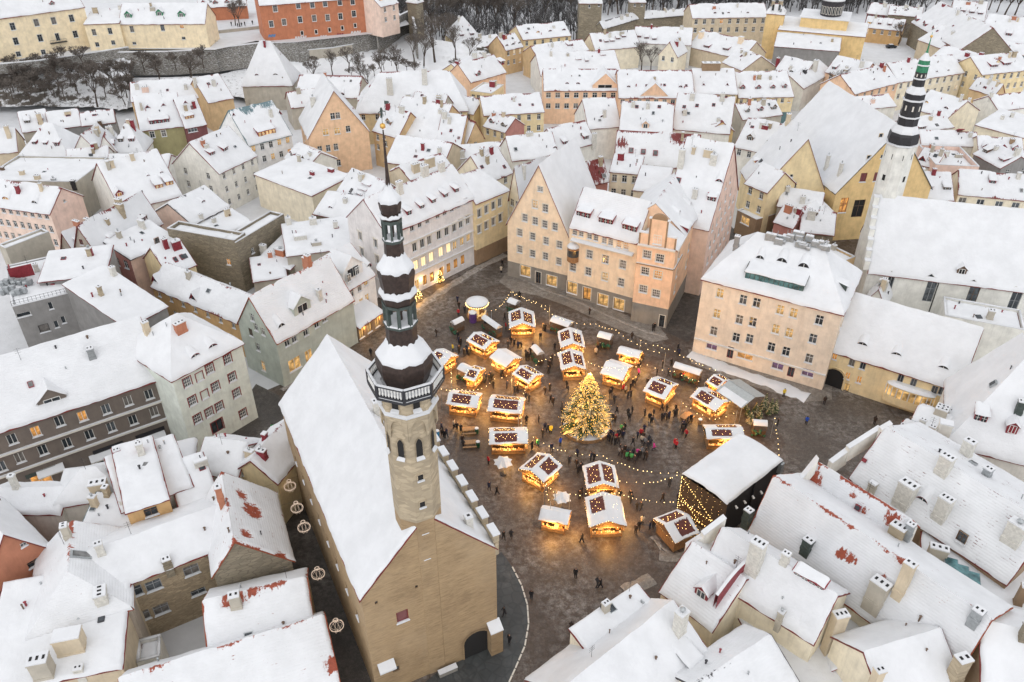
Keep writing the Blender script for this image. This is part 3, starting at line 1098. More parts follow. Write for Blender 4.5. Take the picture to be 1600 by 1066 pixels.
  for i in range(nw):
   x0, x1 = -a + w * i / nw + .06, -a + w * (i + 1) / nw - .06
   pn.add([q(x0, -.03, h * .1), q(x1, -.03, h * .1), q(x1, -.03, h * .9), q(x0, -.03, h * .9)])
 o = body.build("skylight" if kind == 'hatch' else "dormer", [mt, "frame_white"], root)
 pn.build("pane", pane, o)
 sn.build("snow", "snow", o, smooth=True)
 return o
def solve_t(A, B, n, ze, k, Rpx):
 """run t so that the ridge line at height ze+k*t passes through the photo point Rpx"""
 def sd(t):
  a = proj((A.x + n.x * t, A.y + n.y * t, ze + k * t))
  b = proj((B.x + n.x * t, B.y + n.y * t, ze + k * t))
  return (b[0] - a[0]) * (Rpx[1] - a[1]) - (b[1] - a[1]) * (Rpx[0] - a[0])
 lo, hi = .2, 40.0
 s0 = sd(lo)
 if (sd(hi) > 0) == (s0 > 0):
  return 6.0
 for _ in range(50):
  m = (lo + hi) / 2
  if (sd(m) > 0) == (s0 > 0):
   lo = m
  else:
   hi = m
 return lo
def wp(s, w, h, pts, **k):
 return [dict(s=s, px=p, w=w, h=h, **k) for p in pts]
def H(label, A, B, ze, D=None, Rp=None, K=None, back=None, pitch=45, roof='par', chim=(), dorm=(), dscale=2.0, zr=None, z0=0.0, **kw):
 """house from its two visible eave corners A, B (photo pixels at height ze).
 par: ridge parallel to AB through Rp; perp: gable towards us with peak K, ridge end at pixel 'back'"""
 if isinstance(ze, tuple):                   # ze given as the photo pixel of the wall's foot below A
  ze = zat(A[1], P(*ze, z0).y)
 a, b = P(*A, ze), P(*B, ze)
 U = (b - a); U.z = 0
 W = U.length
 U.normalize()
 N = Vector((-U.y, U.x, 0))
 rf = kw.pop('rf', .5)
 if roof in ('par', 'hip'):
  if roof == 'hip':
   roof = 'par'
   kw.setdefault('hip', (3.5, 3.5))
  if Rp and zr is None and D is None:
   t = solve_t(a, b, N, ze, math.tan(R(pitch)), Rp)
   D, zr = t / rf, ze + t * math.tan(R(pitch))
  elif Rp and D:
   m = a + (b - a) * .5 + N * D * rf
   lo, hi = ze, ze + 30
   for _ in range(40):
    c = (lo + hi) / 2
    q1 = proj((a.x + N.x * D * rf, a.y + N.y * D * rf, c)); q2 = proj((b.x + N.x * D * rf, b.y + N.y * D * rf, c))
    yy = q1[1] + (q2[1] - q1[1]) * (Rp[0] - q1[0]) / (q2[0] - q1[0] + 1e-9)
    if yy > Rp[1]:
     lo = c
    else:
     hi = c
   zr = (lo + hi) / 2
  else:
   D = D or 9
   zr = zr or ze + D * rf * math.tan(R(pitch))
 elif roof == 'perp':
  m = a + (b - a) * rf
  if K:
   zr = zat(K[1], m.y)
  elif zr is None:
   zr = ze + W * .5 * math.tan(R(pitch))
  if back and D is None:
   lo, hi = .5, 60.0
   for _ in range(40):
    c = (lo + hi) / 2
    if proj((m.x + N.x * c, m.y + N.y * c, zr))[1] > back[1]:
     lo = c
    else:
     hi = c
   D = lo
  D = D or 10
 else:
  D = D or 10
  zr = zr or ze
 auto = kw.pop('auto', True)
 h = House(label, a, U, W, D, ze, zr, roof=roof, z0=z0, rf=rf, **kw)
 h.chimneys(chim)
 h.dormers(dorm)
 if auto:
  h.detail(not chim, label, not dorm and roof in ('par', 'perp') and a.length > 95)
 return h
def HR(label, r1, r2, zr, dn, df, zn, zf=None, chim=(), dorm=(), z0=0.0, **kw):
 """house from its ridge ends (photo pixels at height zr): run and eave height on the near and the far side"""
 a, b = P(*r1, zr), P(*r2, zr)
 U = b - a; U.z = 0
 W = U.length
 U.normalize()
 N = Vector((-U.y, U.x, 0))
 zf = zn if zf is None else zf
 if isinstance(dn, tuple):
  dn = abs((P(*dn, zn) - a).dot(N))
 if isinstance(df, tuple):
  df = abs((P(*df, zf) - a).dot(N))
 o = a - N * dn
 h = House(label, o, U, W, dn + df, zn, zr, roof='par', z0=z0, rf=dn / (dn + df), ze2=zf, **kw)
 h.chimneys(chim)
 h.dormers(dorm)
 h.detail(False, label)
 return h
def win(s, u, z, w=1.0, h=1.5, **k):
 return dict(s=s, u=u, z=z, w=w, h=h, **k)
# ================================================================== ground
def sheet(name, pts, mat, z, kind='structure'):
 tri = geometry.tessellate_polygon([[Vector((p[0], p[1], 0)) for p in pts]])
 mb = MB()
 mb.v = [Vector((p[0], p[1], z)) for p in pts]
 for t in tri:
  a, b, c = [mb.v[i] for i in t]
  if (b - a).cross(c - a).z < 0:
   t = (t[0], t[2], t[1])
  mb.f.append(tuple(t)); mb.m.append(0)
 o = mb.build(name, mat)
 tag(o, kind=kind)
 return o
def cobble_mat(name, c1, c2, slush=.45, scale=3.2, slushc=(.42, .40, .38)):
 m, n, l, b = newmat(name)
 tc = n.new("ShaderNodeTexCoord")
 v = n.new("ShaderNodeTexVoronoi"); v.inputs["Scale"].default_value = scale
 v2 = n.new("ShaderNodeTexVoronoi"); v2.feature = 'DISTANCE_TO_EDGE'; v2.inputs["Scale"].default_value = scale
 l.new(tc.outputs["Object"], v.inputs["Vector"]); l.new(tc.outputs["Object"], v2.inputs["Vector"])
 t = tex(n, l, .16, 7, .65)
 t2 = tex(n, l, 1.1, 8, .7)
 col = mixc(n, l, ramp(n, l, t.outputs[0], [(.35, (0, 0, 0)), (.65, (1, 1, 1))]).outputs[0], c1, c2)
 sep = n.new("ShaderNodeSeparateColor"); l.new(v.outputs["Color"], sep.inputs[0])
 col = mixc(n, l, mathn(n, l, 'MULTIPLY', sep.outputs[0], .5), col, tuple(x * .45 for x in c1))
 edge = ramp(n, l, v2.outputs[0], [(.03, (1, 1, 1)), (.1, (0, 0, 0))]).outputs[0]
 f2 = ramp(n, l, t2.outputs[0], [(.42, (0, 0, 0)), (.62, (1, 1, 1))]).outputs[0]
 t3 = tex(n, l, .09, 6, .7)
 f3 = ramp(n, l, t3.outputs[0], [(.44, (.15, .15, .15)), (.62, (1, 1, 1))]).outputs[0]
 f = mathn(n, l, 'MULTIPLY', mathn(n, l, 'MULTIPLY', f2, f3), slush)
 col = mixc(n, l, f, col, slushc)                          # trodden slush in the joints and in patches
 col = mixc(n, l, mathn(n, l, 'MULTIPLY', edge, .35), col, tuple(x * .4 for x in c1))
 l.new(col, b.inputs["Base Color"])
 b.inputs["Roughness"].default_value = .55
 bump(n, l, b, mathn(n, l, 'ADD', v2.outputs[0], mathn(n, l, 'MULTIPLY', t2.outputs[0], .5)), .6, .06)
 return m
cobble_mat("cobbles", (.060, .038, .026), (.102, .072, .052), .46)
cobble_mat("asphalt_wet", (.042, .036, .032), (.085, .072, .062), .5, 5.0, (.28, .25, .22))
cobble_mat("slate_paving", (.045, .05, .052), (.065, .07, .07), .12, .8)
cobble_mat("slush", (.20, .17, .14), (.34, .30, .26), .6, 4.0, (.62, .61, .6))
GS = 2600
g = sheet("snowy_ground", [(-GS, -200), (GS, -200), (GS, GS), (-GS, GS)], "snow_ground", -.02)
pl_px = [(470, 1180), (395, 700), (330, 720), (60, 900), (-60, 900), (270, 690), (392, 620), (440, 600), (540, 520), (600, 455), (570, 400), (585, 380), (640, 400),
   (735, 380), (790, 350), (830, 330), (870, 350), (860, 440), (1000, 480), (1080, 430), (1130, 370), (1180, 330), (1300, 335), (1345, 350), (1350, 450),
   (1180, 420), (1110, 540), (1290, 585), (1480, 650), (1480, 760), (1240, 830), (1100, 930), (1010, 990), (890, 1180)]
sheet("square_paving", [P(*q) for q in pl_px], "cobbles", 0.0)
sheet("street_paving", [P(*q) for q in [(480, 1190), (436, 900), (398, 700), (370, 690), (300, 715), (80, 870), (-40, 860), (150, 760), (290, 690), (365, 650), (400, 600), (436, 618), (450, 660), (520, 850), (570, 1010), (610, 1190)]], "asphalt_wet", .005)
sheet("carriageway", [P(*q) for q in [(560, 525), (640, 483), (720, 437), (770, 408), (800, 385), (815, 370), (795, 365), (760, 390), (745, 412), (690, 450), (640, 492), (605, 515), (585, 540)][::-1]], "asphalt_wet", .006)
sheet("street_lane", [P(*q) for q in [(1033, 515), (1075, 535), (1100, 500), (1115, 440), (1160, 375), (1140, 350), (1060, 440)]], "asphalt_wet", .006)
cobble_mat("trodden", (.17, .145, .12), (.27, .235, .205), .6, 3.0, (.46, .44, .41))
cobble_mat("cobbles_dusted", (.075, .058, .046), (.125, .10, .082), .55)
sheet("front_pavement", [P(*q) for q in [(792, 425), (880, 452), (985, 495), (1032, 512), (1045, 530), (1020, 535), (960, 512), (885, 478), (840, 462), (800, 455), (780, 440)]], "trodden", .007)
sheet("inn_pavement", [P(*q) for q in [(1075, 545), (1300, 600), (1300, 625), (1260, 628), (1180, 605), (1080, 568)]], "trodden", .007)
def wavy(pts, amp=1.0):
 out = []
 for a, b_ in zip(pts, pts[1:] + pts[:1]):
  n_ = max(1, int((b_ - a).length / 1.0))
  for i in range(n_):
   p = a.lerp(b_, i / n_)
   out.append(p + Vector((fbm(p, .35), fbm(p + Vector((7, 7, 0)), .35), 0)) * amp)
 return out
sheet("inn_forecourt", wavy([P(*q) for q in [(1225, 628), (1290, 600), (1480, 655), (1470, 735), (1300, 740), (1240, 745), (1215, 690)]], 1.6), "cobbles_dusted", .006)
sheet("street_forecourt", wavy([P(*q) for q in [(600, 520), (660, 500), (720, 460), (800, 440), (800, 410), (760, 415), (690, 455), (620, 500)]], .8), "cobbles_dusted", .0065)
ap = [(700, 1100), (640, 1085), (760, 990), (776, 870), (783, 862), (800, 885), (815, 915), (824, 945), (826, 975), (820, 1010), (805, 1045), (780, 1100)]
sheet("pavement", [P(*q) for q in ap], "slate_paving", .008)
kb = MB()
kp = [P(*q) for q in ap[5:]]
for a, b in zip(kp, kp[1:]):
 d = (b - a)
 ax = d.normalized()
 for i in range(max(1, int(d.length / .9))):
  t0 = i / max(1, int(d.length / .9))
  kb.box(a + d * (t0 + .5 / max(1, int(d.length / .9))) + Z * .02, (.42, .09, .05), (ax, Vector((-ax.y, ax.x, 0)), Z))
tag(kb.build("kerb", "trim_light"), kind='structure')
# snow pushed to the edges of the square, in low banks
def bank(pts, w, h, name="snow_bank", mat="slush"):
 mb = MB()
 ps = [P(*q) for q in pts]
 fine = []
 for a, b in zip(ps, ps[1:]):
  n = max(1, int((b - a).length / .7))
  fine += [a.lerp(b, i / n) for i in range(n)]
 fine.append(ps[-1])
 K_ = 6
 i0 = 0
 for i, p in enumerate(fine):
  d = (fine[min(i + 1, len(fine) - 1)] - fine[max(i - 1, 0)]).normalized()
  n_ = Vector((-d.y, d.x, 0))
  ww = w * (.75 + .7 * abs(fbm(p, .3)))
  for k in range(K_ + 1):
   t = k / K_ * 2 - 1
   q = p + n_ * t * ww + n_ * .3 * fbm(p + Vector((k, 0, 0)), .8)
   q.z = max(.009, .012 + h * (1 - t * t) * (.5 + .9 * abs(fbm(q, .7)))) if abs(t) < 1 else .004
   mb.v.append(q)
 for i in range(len(fine) - 1):
  for k in range(K_):
   a = i * (K_ + 1) + k
   mb.f.append((a, a + 1, a + K_ + 2, a + K_ + 1)); mb.m.append(0)
 o = mb.build(name, mat, smooth=True)
 tag(o, kind='structure')
 return o
bank([(802, 428), (850, 452), (900, 470), (960, 497), (1010, 518), (1040, 525)], .5, .12)
bank([(640, 490), (690, 455), (745, 420), (790, 398)], 1.0, .14)
bank([(1078, 553), (1140, 578), (1200, 598), (1262, 622)], 1.6, .3, mat="snow_ground")
bank([(975, 925), (1000, 915), (1020, 905)], 1.0, .2)
bank([(1030, 868), (1055, 872), (1080, 862)], .7, .18)
bank([(1020, 838), (1035, 858), (1050, 868)], .4, .12)
bank([(440, 610), (452, 602), (500, 560)], .6, .1)
bank([(880, 655), (885, 672), (915, 686), (948, 676), (956, 660)], .25, .1)
bank([(590, 950), (560, 860), (500, 760)], .35, .1)
# ================================================================== town hall
A_, B_ = Vector((-15.0, 51.7, 0)), Vector((-1.7, 58.3, 0))
TU = (B_ - A_).normalized(); TW = (B_ - A_).length; TN = Vector((-TU.y, TU.x, 0)); TD = 35.5
th = House("medieval town hall with a steep snowy roof, ochre plastered gable and slender spired tower", A_, TU, TW, TD, 16.6, 25.0, roof='perp', wall='townhall',
   og=.05, ov=.25, thk=.34, eb=.05, lit=0, frame='frame_brown', name='town_hall', cat='town hall',
   holes=wp('f', 1.3, 1.75, [(629, 963)], st='none', p='wall_maroon', fr='frame_red', tr=None) +
   wp('f', .55, .75, [(664, 829), (667, 869)], st='none') + wp('f', .3, .45, [(588, 942), (651, 917)], st='none', sill=False) +
   wp('f', .7, .8, [(619, 1046)], st='two', sill=False) +
   [win('l', .12 + .11 * i, 9.0, .8, 1.3, sill=True) for i in range(8)])
def ttp(u, v, z):
 p = A_ + TU * u + TN * v
 p.z = z
 return p
TAX = (TU, TN, Z)
mb = MB()
mb.prism([ttp(.6, -.02, 4.6), ttp(2.3, -.55, 4.6), ttp(2.3, -.02, 5.2), ttp(.6, -.02, 5.2)][:4], .3)   # little pent roof on the gable
mb.build("canopy", "wall_townhall", th.root)
mb = MB()
mb.prism([ttp(.55, .0, 5.5), ttp(.55, -.9, 4.9), ttp(2.4, -.9, 4.9), ttp(2.4, .0, 5.5)], .2)
mb.build("snow_ledge", "snow", th.root)
# arcade arch at the right corner of the gable: a flat black sheet painted as its shaded depth, with a reveal
mb = MB()
pts = [(0, 0), (0, 2.6)] + [(1.6 - 1.6 * math.cos(t), 2.6 + 1.5 * math.sin(t)) for t in [i * math.pi / 10 for i in range(1, 10)]] + [(3.2, 2.6), (3.2, 0)]
u0 = 10.6
n = len(pts)
for i in range(n - 1):
 (x0, z0), (x1, z1) = pts[i], pts[i + 1]
 mb.add([ttp(u0 + x0, -.10, z0 + .02), ttp(u0 + x1, -.10, z1 + .02), ttp(u0 + x1, -.01, z1 + .02), ttp(u0 + x0, -.01, z0 + .02)], 0)
 k = 1.12
 mb.add([ttp(u0 + 1.6 + (x0 - 1.6) * k, -.12, z0 * 1.05 + .02), ttp(u0 + x0, -.10, z0 + .02), ttp(u0 + x1, -.10, z1 + .02), ttp(u0 + 1.6 + (x1 - 1.6) * k, -.12, z1 * 1.05 + .02)], 0)
mb.add([ttp(u0 + x, -.03, z + .02) for x, z in pts][::-1], 1)
mb.build("archway", ["wall_townhall", "shade_tyre_black"], th.root)
mb = MB()
mb.box(ttp(14.3, -.55, 2.0), (.75, .55, 2.1), TAX)
b_ = mb.build("buttress", "wall_townhall", th.root)
s_ = MB(); s_.prism([ttp(13.5, -1.2, 4.15), ttp(15.1, -1.2, 4.15), ttp(15.1, .05, 4.9), ttp(13.5, .05, 4.9)], .15); s_.build("snow", "snow", b_)
mb = MB(); mb.box(ttp(8.2, -.75, .3), (1.1, .3, .3), TAX); q_ = mb.build("stone_bench", "wall_plinth", th.root)
mb = MB(); mb.box(ttp(8.2, -.75, .66), (1.12, .32, .06), TAX); mb.build("snow", "snow", q_)
# parapet with merlons along the square side
pw = MB()
pw.box(ttp(TW + .12, TD / 2, 16.4), (.2, TD / 2, .9), TAX)
pw.build("parapet", "wall_tower", th.root)
mm = MB(); mm.box((0, 0, .55), (.32, .78, .55)); mer = mm.mesh("merlon", ["wall_tower"])
ms = MB(); ms.box((0, 0, 1.19), (.42, .88, .09)); mes = ms.mesh("snow_cap", ["snow"])
for i in range(13):
 v = .9 + i * 2.78
 o = inst("merlon", mer, th.root, ttp(TW + .12, v, 17.3), math.atan2(TU.y, TU.x))
 c = bpy.data.objects.new("snow_cap", mes); COL.objects.link(c); c.parent = o
chimney(th.root, ttp(8.3, 17.6, 24.2), 2.0, .8, .8, 'chim_white', math.atan2(TU.y, TU.x))
chimney(th.root, ttp(12.6, 1.9, 18.6), 1.9, .75, .75, 'chim_white', math.atan2(TU.y, TU.x))
mb = MB(); q = ttp(2.0, 1.0, 18.4); mb.box(q, (.3, .3, .3)); mb.build("vent", "metal_grey", th.root)
# --- tower
tc_ = ttp(TW / 2 - .15, 2.05, 0)
rt = math.atan2(TU.y, TU.x) + math.pi / 8
tw = thing("tower", (tc_.x, tc_.y, 0), None, None)
tw.parent = th.root
tw.location = tc_ - WLOC[th.root.name]
WLOC[tw.name] = tc_
def oct_part(name, prof, mats, n=8, parent=tw, smooth=False, c=tc_, rot=rt):
 mb = MB(); mb.lathe(c, prof, n, rot)
 return mb.build(name, mats, parent, smooth=smooth)
oct_part("shaft_foot", [(2.30, -.5), (2.30, 24.6)], "wall_townhall")
oct_part("shaft", [(2.33, 24.4), (2.35, 37.5), (2.62, 37.85), (2.62, 39.6)], "wall_tower")
# upper, corbelled storey: blind arches
fl = 2.35 * math.cos(math.pi / 8)
for k in range(8):
 a = rt + math.pi / 8 + k * math.pi / 4
 nrm = Vector((math.cos(a), math.sin(a), 0)); tx = Vector((-nrm.y, nrm.x, 0))
 def fp(x, d, z):
  p = tc_ + nrm * (fl + d) + tx * x
  p.z = z
  return p
 hw = fl * math.tan(math.pi / 8)
 arch = [(-hw * .8 + 0 * i, 0) for i in range(1)]
 arcp = [(hw * .80 * math.cos(math.pi * i / 8), 35.6 + 1.55 * math.sin(math.pi * i / 8) ** .8) for i in range(9)]
 mb = MB()
  # spandrel: strips between the arch line and the storey's top
 for (x0, z0), (x1, z1) in zip(arcp, arcp[1:]):
  mb.add([fp(x1, .24, z1), fp(x0, .24, z0), fp(x0, .24, 37.6), fp(x1, .24, 37.6)])
  mb.add([fp(x0, .0, z0), fp(x0, .24, z0), fp(x1, .24, z1), fp(x1, .0, z1)])
 for sx in (-1, 1):
  q = [fp(sx * hw * .8, .24, 35.6), fp(sx * hw * 1.1, .24, 35.3), fp(sx * hw * 1.1, .24, 37.6), fp(sx * hw * .8, .24, 37.6)]
  mb.add(q if sx > 0 else q[::-1])
  q = [fp(sx * hw * .8, .24, 35.6), fp(sx * hw * .95, .0, 34.7), fp(sx * hw * 1.1, .24, 35.3)]
  mb.add(q)
 mb.build("blind_arch", "wall_tower", tw)
 # pointed window, small square window above
 for (ww, hh, zz, dd, pt_, nm) in ((.62, 1.7, 32.6, .02, True, "lancet_window"), (.62, .8, 38.35, .25, False, "window")):
  mb = MB()
  o2 = [(-ww / 2, 0), (ww / 2, 0), (ww / 2, hh)] + ([(ww * .3, hh + .35), (0, hh + .55), (-ww * .3, hh + .35)] if pt_ else []) + [(-ww / 2, hh)]
  mb.add([fp(x, dd + .015, zz + z) for x, z in o2], 1)
  for (x0, z0), (x1, z1) in zip(o2, o2[1:] + o2[:1]):
   cx, cz = 0, hh / 2
   mb.add([fp(x0, dd + .015, zz + z0), fp(x1, dd + .015, zz + z1), fp(cx + (x1 - cx) * 1.22, dd + .09, zz + cz + (z1 - cz) * 1.1), fp(cx + (x0 - cx) * 1.22, dd + .09, zz + cz + (z0 - cz) * 1.1)], 0)
  w_ = mb.build(nm, ["wall_tower", "shade_tyre_black"], tw)
  mb = MB(); mb.prism([fp(-ww / 2 - .1, dd + .28, zz - .05), fp(ww / 2 + .1, dd + .28, zz - .05), fp(ww / 2 + .06, dd, zz + .16), fp(-ww / 2 - .06, dd, zz + .16)], .1)
  mb.build("sill", "snow", w_)
for zz, k in ((27.4, 6), (21.5, 6)):
 a = rt + math.pi / 8 + k * math.pi / 4
for px_, py_ in ((657, 746), (660, 788)):
 d = ray(px_, py_)
 best = None
 for k in range(8):
  a = rt + math.pi / 8 + k * math.pi / 4
  nrm = Vector((math.cos(a), math.sin(a), 0)); tx = Vector((-nrm.y, nrm.x, 0))
  if nrm.dot(d) < 0:
   t = (nrm.dot(tc_ - Vector((0, 0, HC))) + fl) / nrm.dot(d)
   hp = Vector((0, 0, HC)) + d * t
   if abs((hp - tc_).dot(tx)) < fl * math.tan(math.pi / 8):
    best = (hp, nrm, tx)
 if best:
  hp, nrm, tx = best
  mb = MB()
  mb.box(hp, (.26, .02, .34), (tx, nrm, Z), 1)
  for (sx, sz, hw, hh) in ((-.32, 0, .06, .4), (.32, 0, .06, .4), (0, .4, .38, .06)):
   mb.box(hp + tx * sx + Z * sz, (hw, .06, hh), (tx, nrm, Z), 0)
  w_ = mb.build("slit_window", ["wall_tower", "shade_tyre_black"], tw)
  mb = MB(); mb.box(hp - Z * .4 + nrm * .06, (.36, .12, .08), (tx, nrm, Z)); mb.build("sill", "snow", w_)
oct_part("snow_cornice", [(2.5, 37.55), (2.78, 37.62), (2.82, 37.8), (2.6, 37.98)], "snow")
oct_part("gallery_floor", [(2.6, 39.35), (3.3, 39.65), (3.4, 39.7), (3.4, 39.95), (2.2, 39.97)], "metal_dark")
oct_part("gallery_snow", [(3.36, 39.95), (3.3, 40.1), (2.3, 40.2), (2.2, 40.05)], "snow")
rr = 3.3
for k in range(8):
 a0, a1 = rt + k * math.pi / 4, rt + (k + 1) * math.pi / 4
 p0 = tc_ + Vector((math.cos(a0), math.sin(a0), 0)) * rr
 p1 = tc_ + Vector((math.cos(a1), math.sin(a1), 0)) * rr
 ax = (p1 - p0).normalized(); ay = Vector((-ax.y, ax.x, 0))
 mid = (p0 + p1) / 2
 L = (p1 - p0).length
 mb = MB()
 mb.box(mid + Z * 41.17, (L / 2, .09, .08), (ax, ay, Z))
 mb.box(mid + Z * 40.15, (L / 2, .09, .1), (ax, ay, Z))
 mb.box(p0 + Z * 40.6, (.12, .12, .66), (ax, ay, Z))
 rail = mb.build("railing", "metal_dark", tw)
 mb = MB(); mb.box(mid + Z * 41.29, (L / 2 - .02, .1, .045), (ax, ay, Z)); mb.build("snow", "snow", rail)
 for j in range(8):
  p = p0.lerp(p1, (j + .9) / 8.8)
  mb = MB(); mb.lathe(p, [(.05, 40.25), (.1, 40.4), (.055, 40.7), (.09, 40.95), (.05, 41.09)], 5)
  mb.build("baluster", "frame_white", rail)
oct_part("bulb_lower", [(1.95, 39.9), (2.2, 40.7), (2.45, 41.5), (2.52, 42.3), (2.36, 43.0), (1.8, 43.7), (1.42, 44.2), (1.34, 44.6), (1.32, 46.2)], "copper_brown")
sn = MB()
def bulb_snow(prof, ph=0.0, amp=.5, name="snow", n=48):
 """snow caught on the shoulders of an octagonal bulb, its lower edge torn"""
 mb = MB()
 rows = 7
 for j in range(rows + 1):
  for k in range(n):
   t = rt + 2 * math.pi * k / n
   f8 = math.cos(math.pi / 8) / math.cos(((t - rt) % (math.pi / 4)) - math.pi / 8)
   z0 = prof[0][1] - amp * (.3 + .5 * fbm(Vector((math.cos(t) * 2.2 + ph, math.sin(t) * 2.2, ph)), 1.0) + .5 * (f8 - .92) / .08 * .5)
   z1 = prof[-1][1] + .25 * fbm(Vector((math.cos(t) * 3, math.sin(t) * 3, ph + 4)), 1.0)
   z = z0 + (z1 - z0) * j / rows
   r_ = prof[-1][0]
   pr = sorted(prof, key=lambda q: q[1])
   for (ra, za), (rb, zb) in zip(pr, pr[1:]):
    if za <= z <= zb:
     r_ = ra + (rb - ra) * (z - za) / (zb - za)
   if z < pr[0][1]:
    r_ = pr[0][0]
   e = .0 if j in (0, rows) else .07
   r_ = r_ * f8 + .03 + e
   mb.v.append(Vector((tc_.x + r_ * math.cos(t), tc_.y + r_ * math.sin(t), z + e * .6)))
 for j in range(rows):
  for k in range(n):
   a, b = j * n + k, j * n + (k + 1) % n
   mb.f.append((a, b, b + n, a + n)); mb.m.append(0)
 return mb.build(name, "snow", tw, smooth=True)
bulb_snow([(2.36, 43.0), (2.2, 43.25), (1.8, 43.7), (1.42, 44.2), (1.36, 44.45)], 0, .45)
def lantern(z0, z1, r, name="lantern"):
 o = oct_part(name, [(r * 1.05, z0 - .25), (r * 1.12, z0 - .15), (r * 1.12, z0), (r * .3, z0 + .02)], "copper_green")
 oct_part("snow", [(r * 1.08, z0), (r * 1.04, z0 + .13), (r * .4, z0 + .18), (.1, z0 + .12)], "snow", parent=o)
 oct_part("lintel", [(r * .98, z1 - .3), (r * 1.05, z1 - .28), (r * 1.08, z1), (r * .5, z1 + .02)], "copper_green", parent=o)
 oct_part("core", [(r * .16, z0), (r * .16, z1)], "copper_brown", parent=o)
 for k in range(8):
  a = rt + k * math.pi / 4
  p = tc_ + Vector((math.cos(a), math.sin(a), 0)) * r * .93
  mb = MB()
  mb.box(p + Z * ((z0 + z1) / 2), (.11 * r, .11 * r, (z1 - z0) / 2), (Vector((math.cos(a), math.sin(a), 0)), Vector((-math.sin(a), math.cos(a), 0)), Z))
  mb.build("column", "copper_green", o)
lantern(46.2, 48.2, 1.34)
oct_part("bulb_middle", [(1.36, 48.2), (1.42, 48.6), (1.52, 49.0), (1.36, 49.4), (1.42, 50.0), (1.54, 50.8), (1.44, 51.4), (1.0, 52.0), (.8, 52.4), (.75, 53.8)], "copper_brown")
bulb_snow([(1.46, 51.35), (1.42, 51.45), (1.0, 52.0), (.8, 52.4), (.77, 52.6)], 2.0, .3)
bulb_snow([(1.52, 48.98), (1.5, 49.08), (1.4, 49.35), (1.36, 49.5)], 3.0, .18)
lantern(53.9, 55.6, .78)
oct_part("bulb_upper", [(.8, 55.62), (.88, 55.85), (.72, 56.05), (.83, 56.4), (.9, 56.9), (.74, 57.4), (.4, 57.8), (.2, 58.1), (.13, 59.4), (.05, 62.6)], "copper_brown")
bulb_snow([(.86, 57.12), (.74, 57.4), (.4, 57.8), (.2, 58.1), (.16, 58.4)], 5.0, .18, n=32)
bulb_snow([(.89, 55.84), (.86, 55.95), (.76, 56.08)], 6.0, .12, n=32)
mb = MB(); mb.ico((tc_.x, tc_.y, 62.9), .24); mb.build("gilded_ball", "gold", tw, smooth=True)
mb = MB()                                                        # weather vane: a figure with a pennant
mb.tube(tc_ + Z * 63.0, tc_ + Z * 63.9, .03, .03, 5)
mb.ico((tc_.x, tc_.y, 64.9), .14)
mb.tube(tc_ + Z * 64.3, tc_ + Z * 64.8, .14, .17, 6)
mb.tube(tc_ + Z * 63.8, tc_ + Vector((.08, 0, 64.3)), .06, .1, 5); mb.tube(tc_ + Vector((-.12, 0, 63.8)), tc_ + Vector((-.05, 0, 64.3)), .06, .09, 5)
mb.tube(tc_ + Z * 64.65, tc_ + Vector((.45, 0, 64.55)), .07, .05, 5); mb.tube(tc_ + Z * 64.65, tc_ + Vector((-.4, 0, 64.35)), .07, .05, 5)
mb.tube(tc_ + Vector((.45, 0, 64.1)), tc_ + Vector((.45, 0, 65.9)), .03, .02, 4)
mb.add([tc_ + Vector((.45, 0, 65.8)), tc_ + Vector((.45, 0, 65.4)), tc_ + Vector((.95, .05, 65.5)), tc_ + Vector((.95, .05, 65.75))])
vz = tc_ + Z * 63.0
mb.v = [vz + (q - vz) * .62 for q in mb.v]
mb.build("weather_vane", "copper_green", tw)
# ================================================================== church with the white tower
ch = H("white plastered gothic church with a vast smooth snowy roof and pointed windows", (1357, 422), (1690, 463), 9.5, Rp=(1500, 319), pitch=52, wall='church', og=.1, ov=.4, thk=.3, eb=0, auto=False,
  lit=0, name='church', cat='church', style='two', frame='frame_grey',
  holes=wp('f', 1.0, 2.6, [(1391, 442)], sill=False) + wp('f', 1.7, 4.6, [(1453, 455), (1584, 474)], st='band', sill=False, fr='frame_grey') + wp('f', 1.8, 4.6, [(1519, 464)], st='band', fr='frame_brown', sill=False))
ch.dormers([(1501, 430, 'gable', 1.6, 1.2, 'shade_tyre_black', 'frame_brown')])
# pointed heads for the tall windows
def facade_pt_(h, px, py, side='f'):
 so, sU, poly, L = h.sides[side]
 nn = Vector((-sU.y, sU.x, 0)); d = ray(px, py)
 return Vector((0, 0, HC)) + d * (nn.dot(so - Vector((0, 0, HC))) / nn.dot(d))
mb = MB()
so, sU, poly, L = ch.sides['f']
for (px_, py_, w__) in ((1453, 437, 1.9), (1584, 456, 1.9), (1519, 446, 2.0), (1391, 432, 1.1)):
 c_ = facade_pt_(ch, px_, py_)
 hd = [(-w__ / 2, -.1), (w__ / 2, -.1), (w__ * .36, .55), (0, 1.15), (-w__ * .36, .55)]
 mb.add([c_ + ch.U * x + Z * z - ch.N * .02 for x, z in hd], 0)
 for (x0, z0), (x1, z1) in zip(hd[1:], hd[2:] + hd[:1]):
  mb.add([c_ + ch.U * x0 + Z * z0 - ch.N * .02, c_ + ch.U * x1 + Z * z1 - ch.N * .02, c_ + ch.U * x1 * 1.12 + Z * z1 * 1.12 - ch.N * .1, c_ + ch.U * x0 * 1.12 + Z * z0 * 1.12 - ch.N * .1], 1)
mb.build("window_head", ["glass", "wall_church"], ch.root)
ty = 143.0
def plan_at(px, py, y):
 d = ray(px, py)
 t = y / d.y
 return Vector((d.x * t, y, HC + d.z * t))
q = plan_at(1397, 266, ty)
cc = Vector((q.x, ty, 0))
cz = lambda py: zat(py, ty)
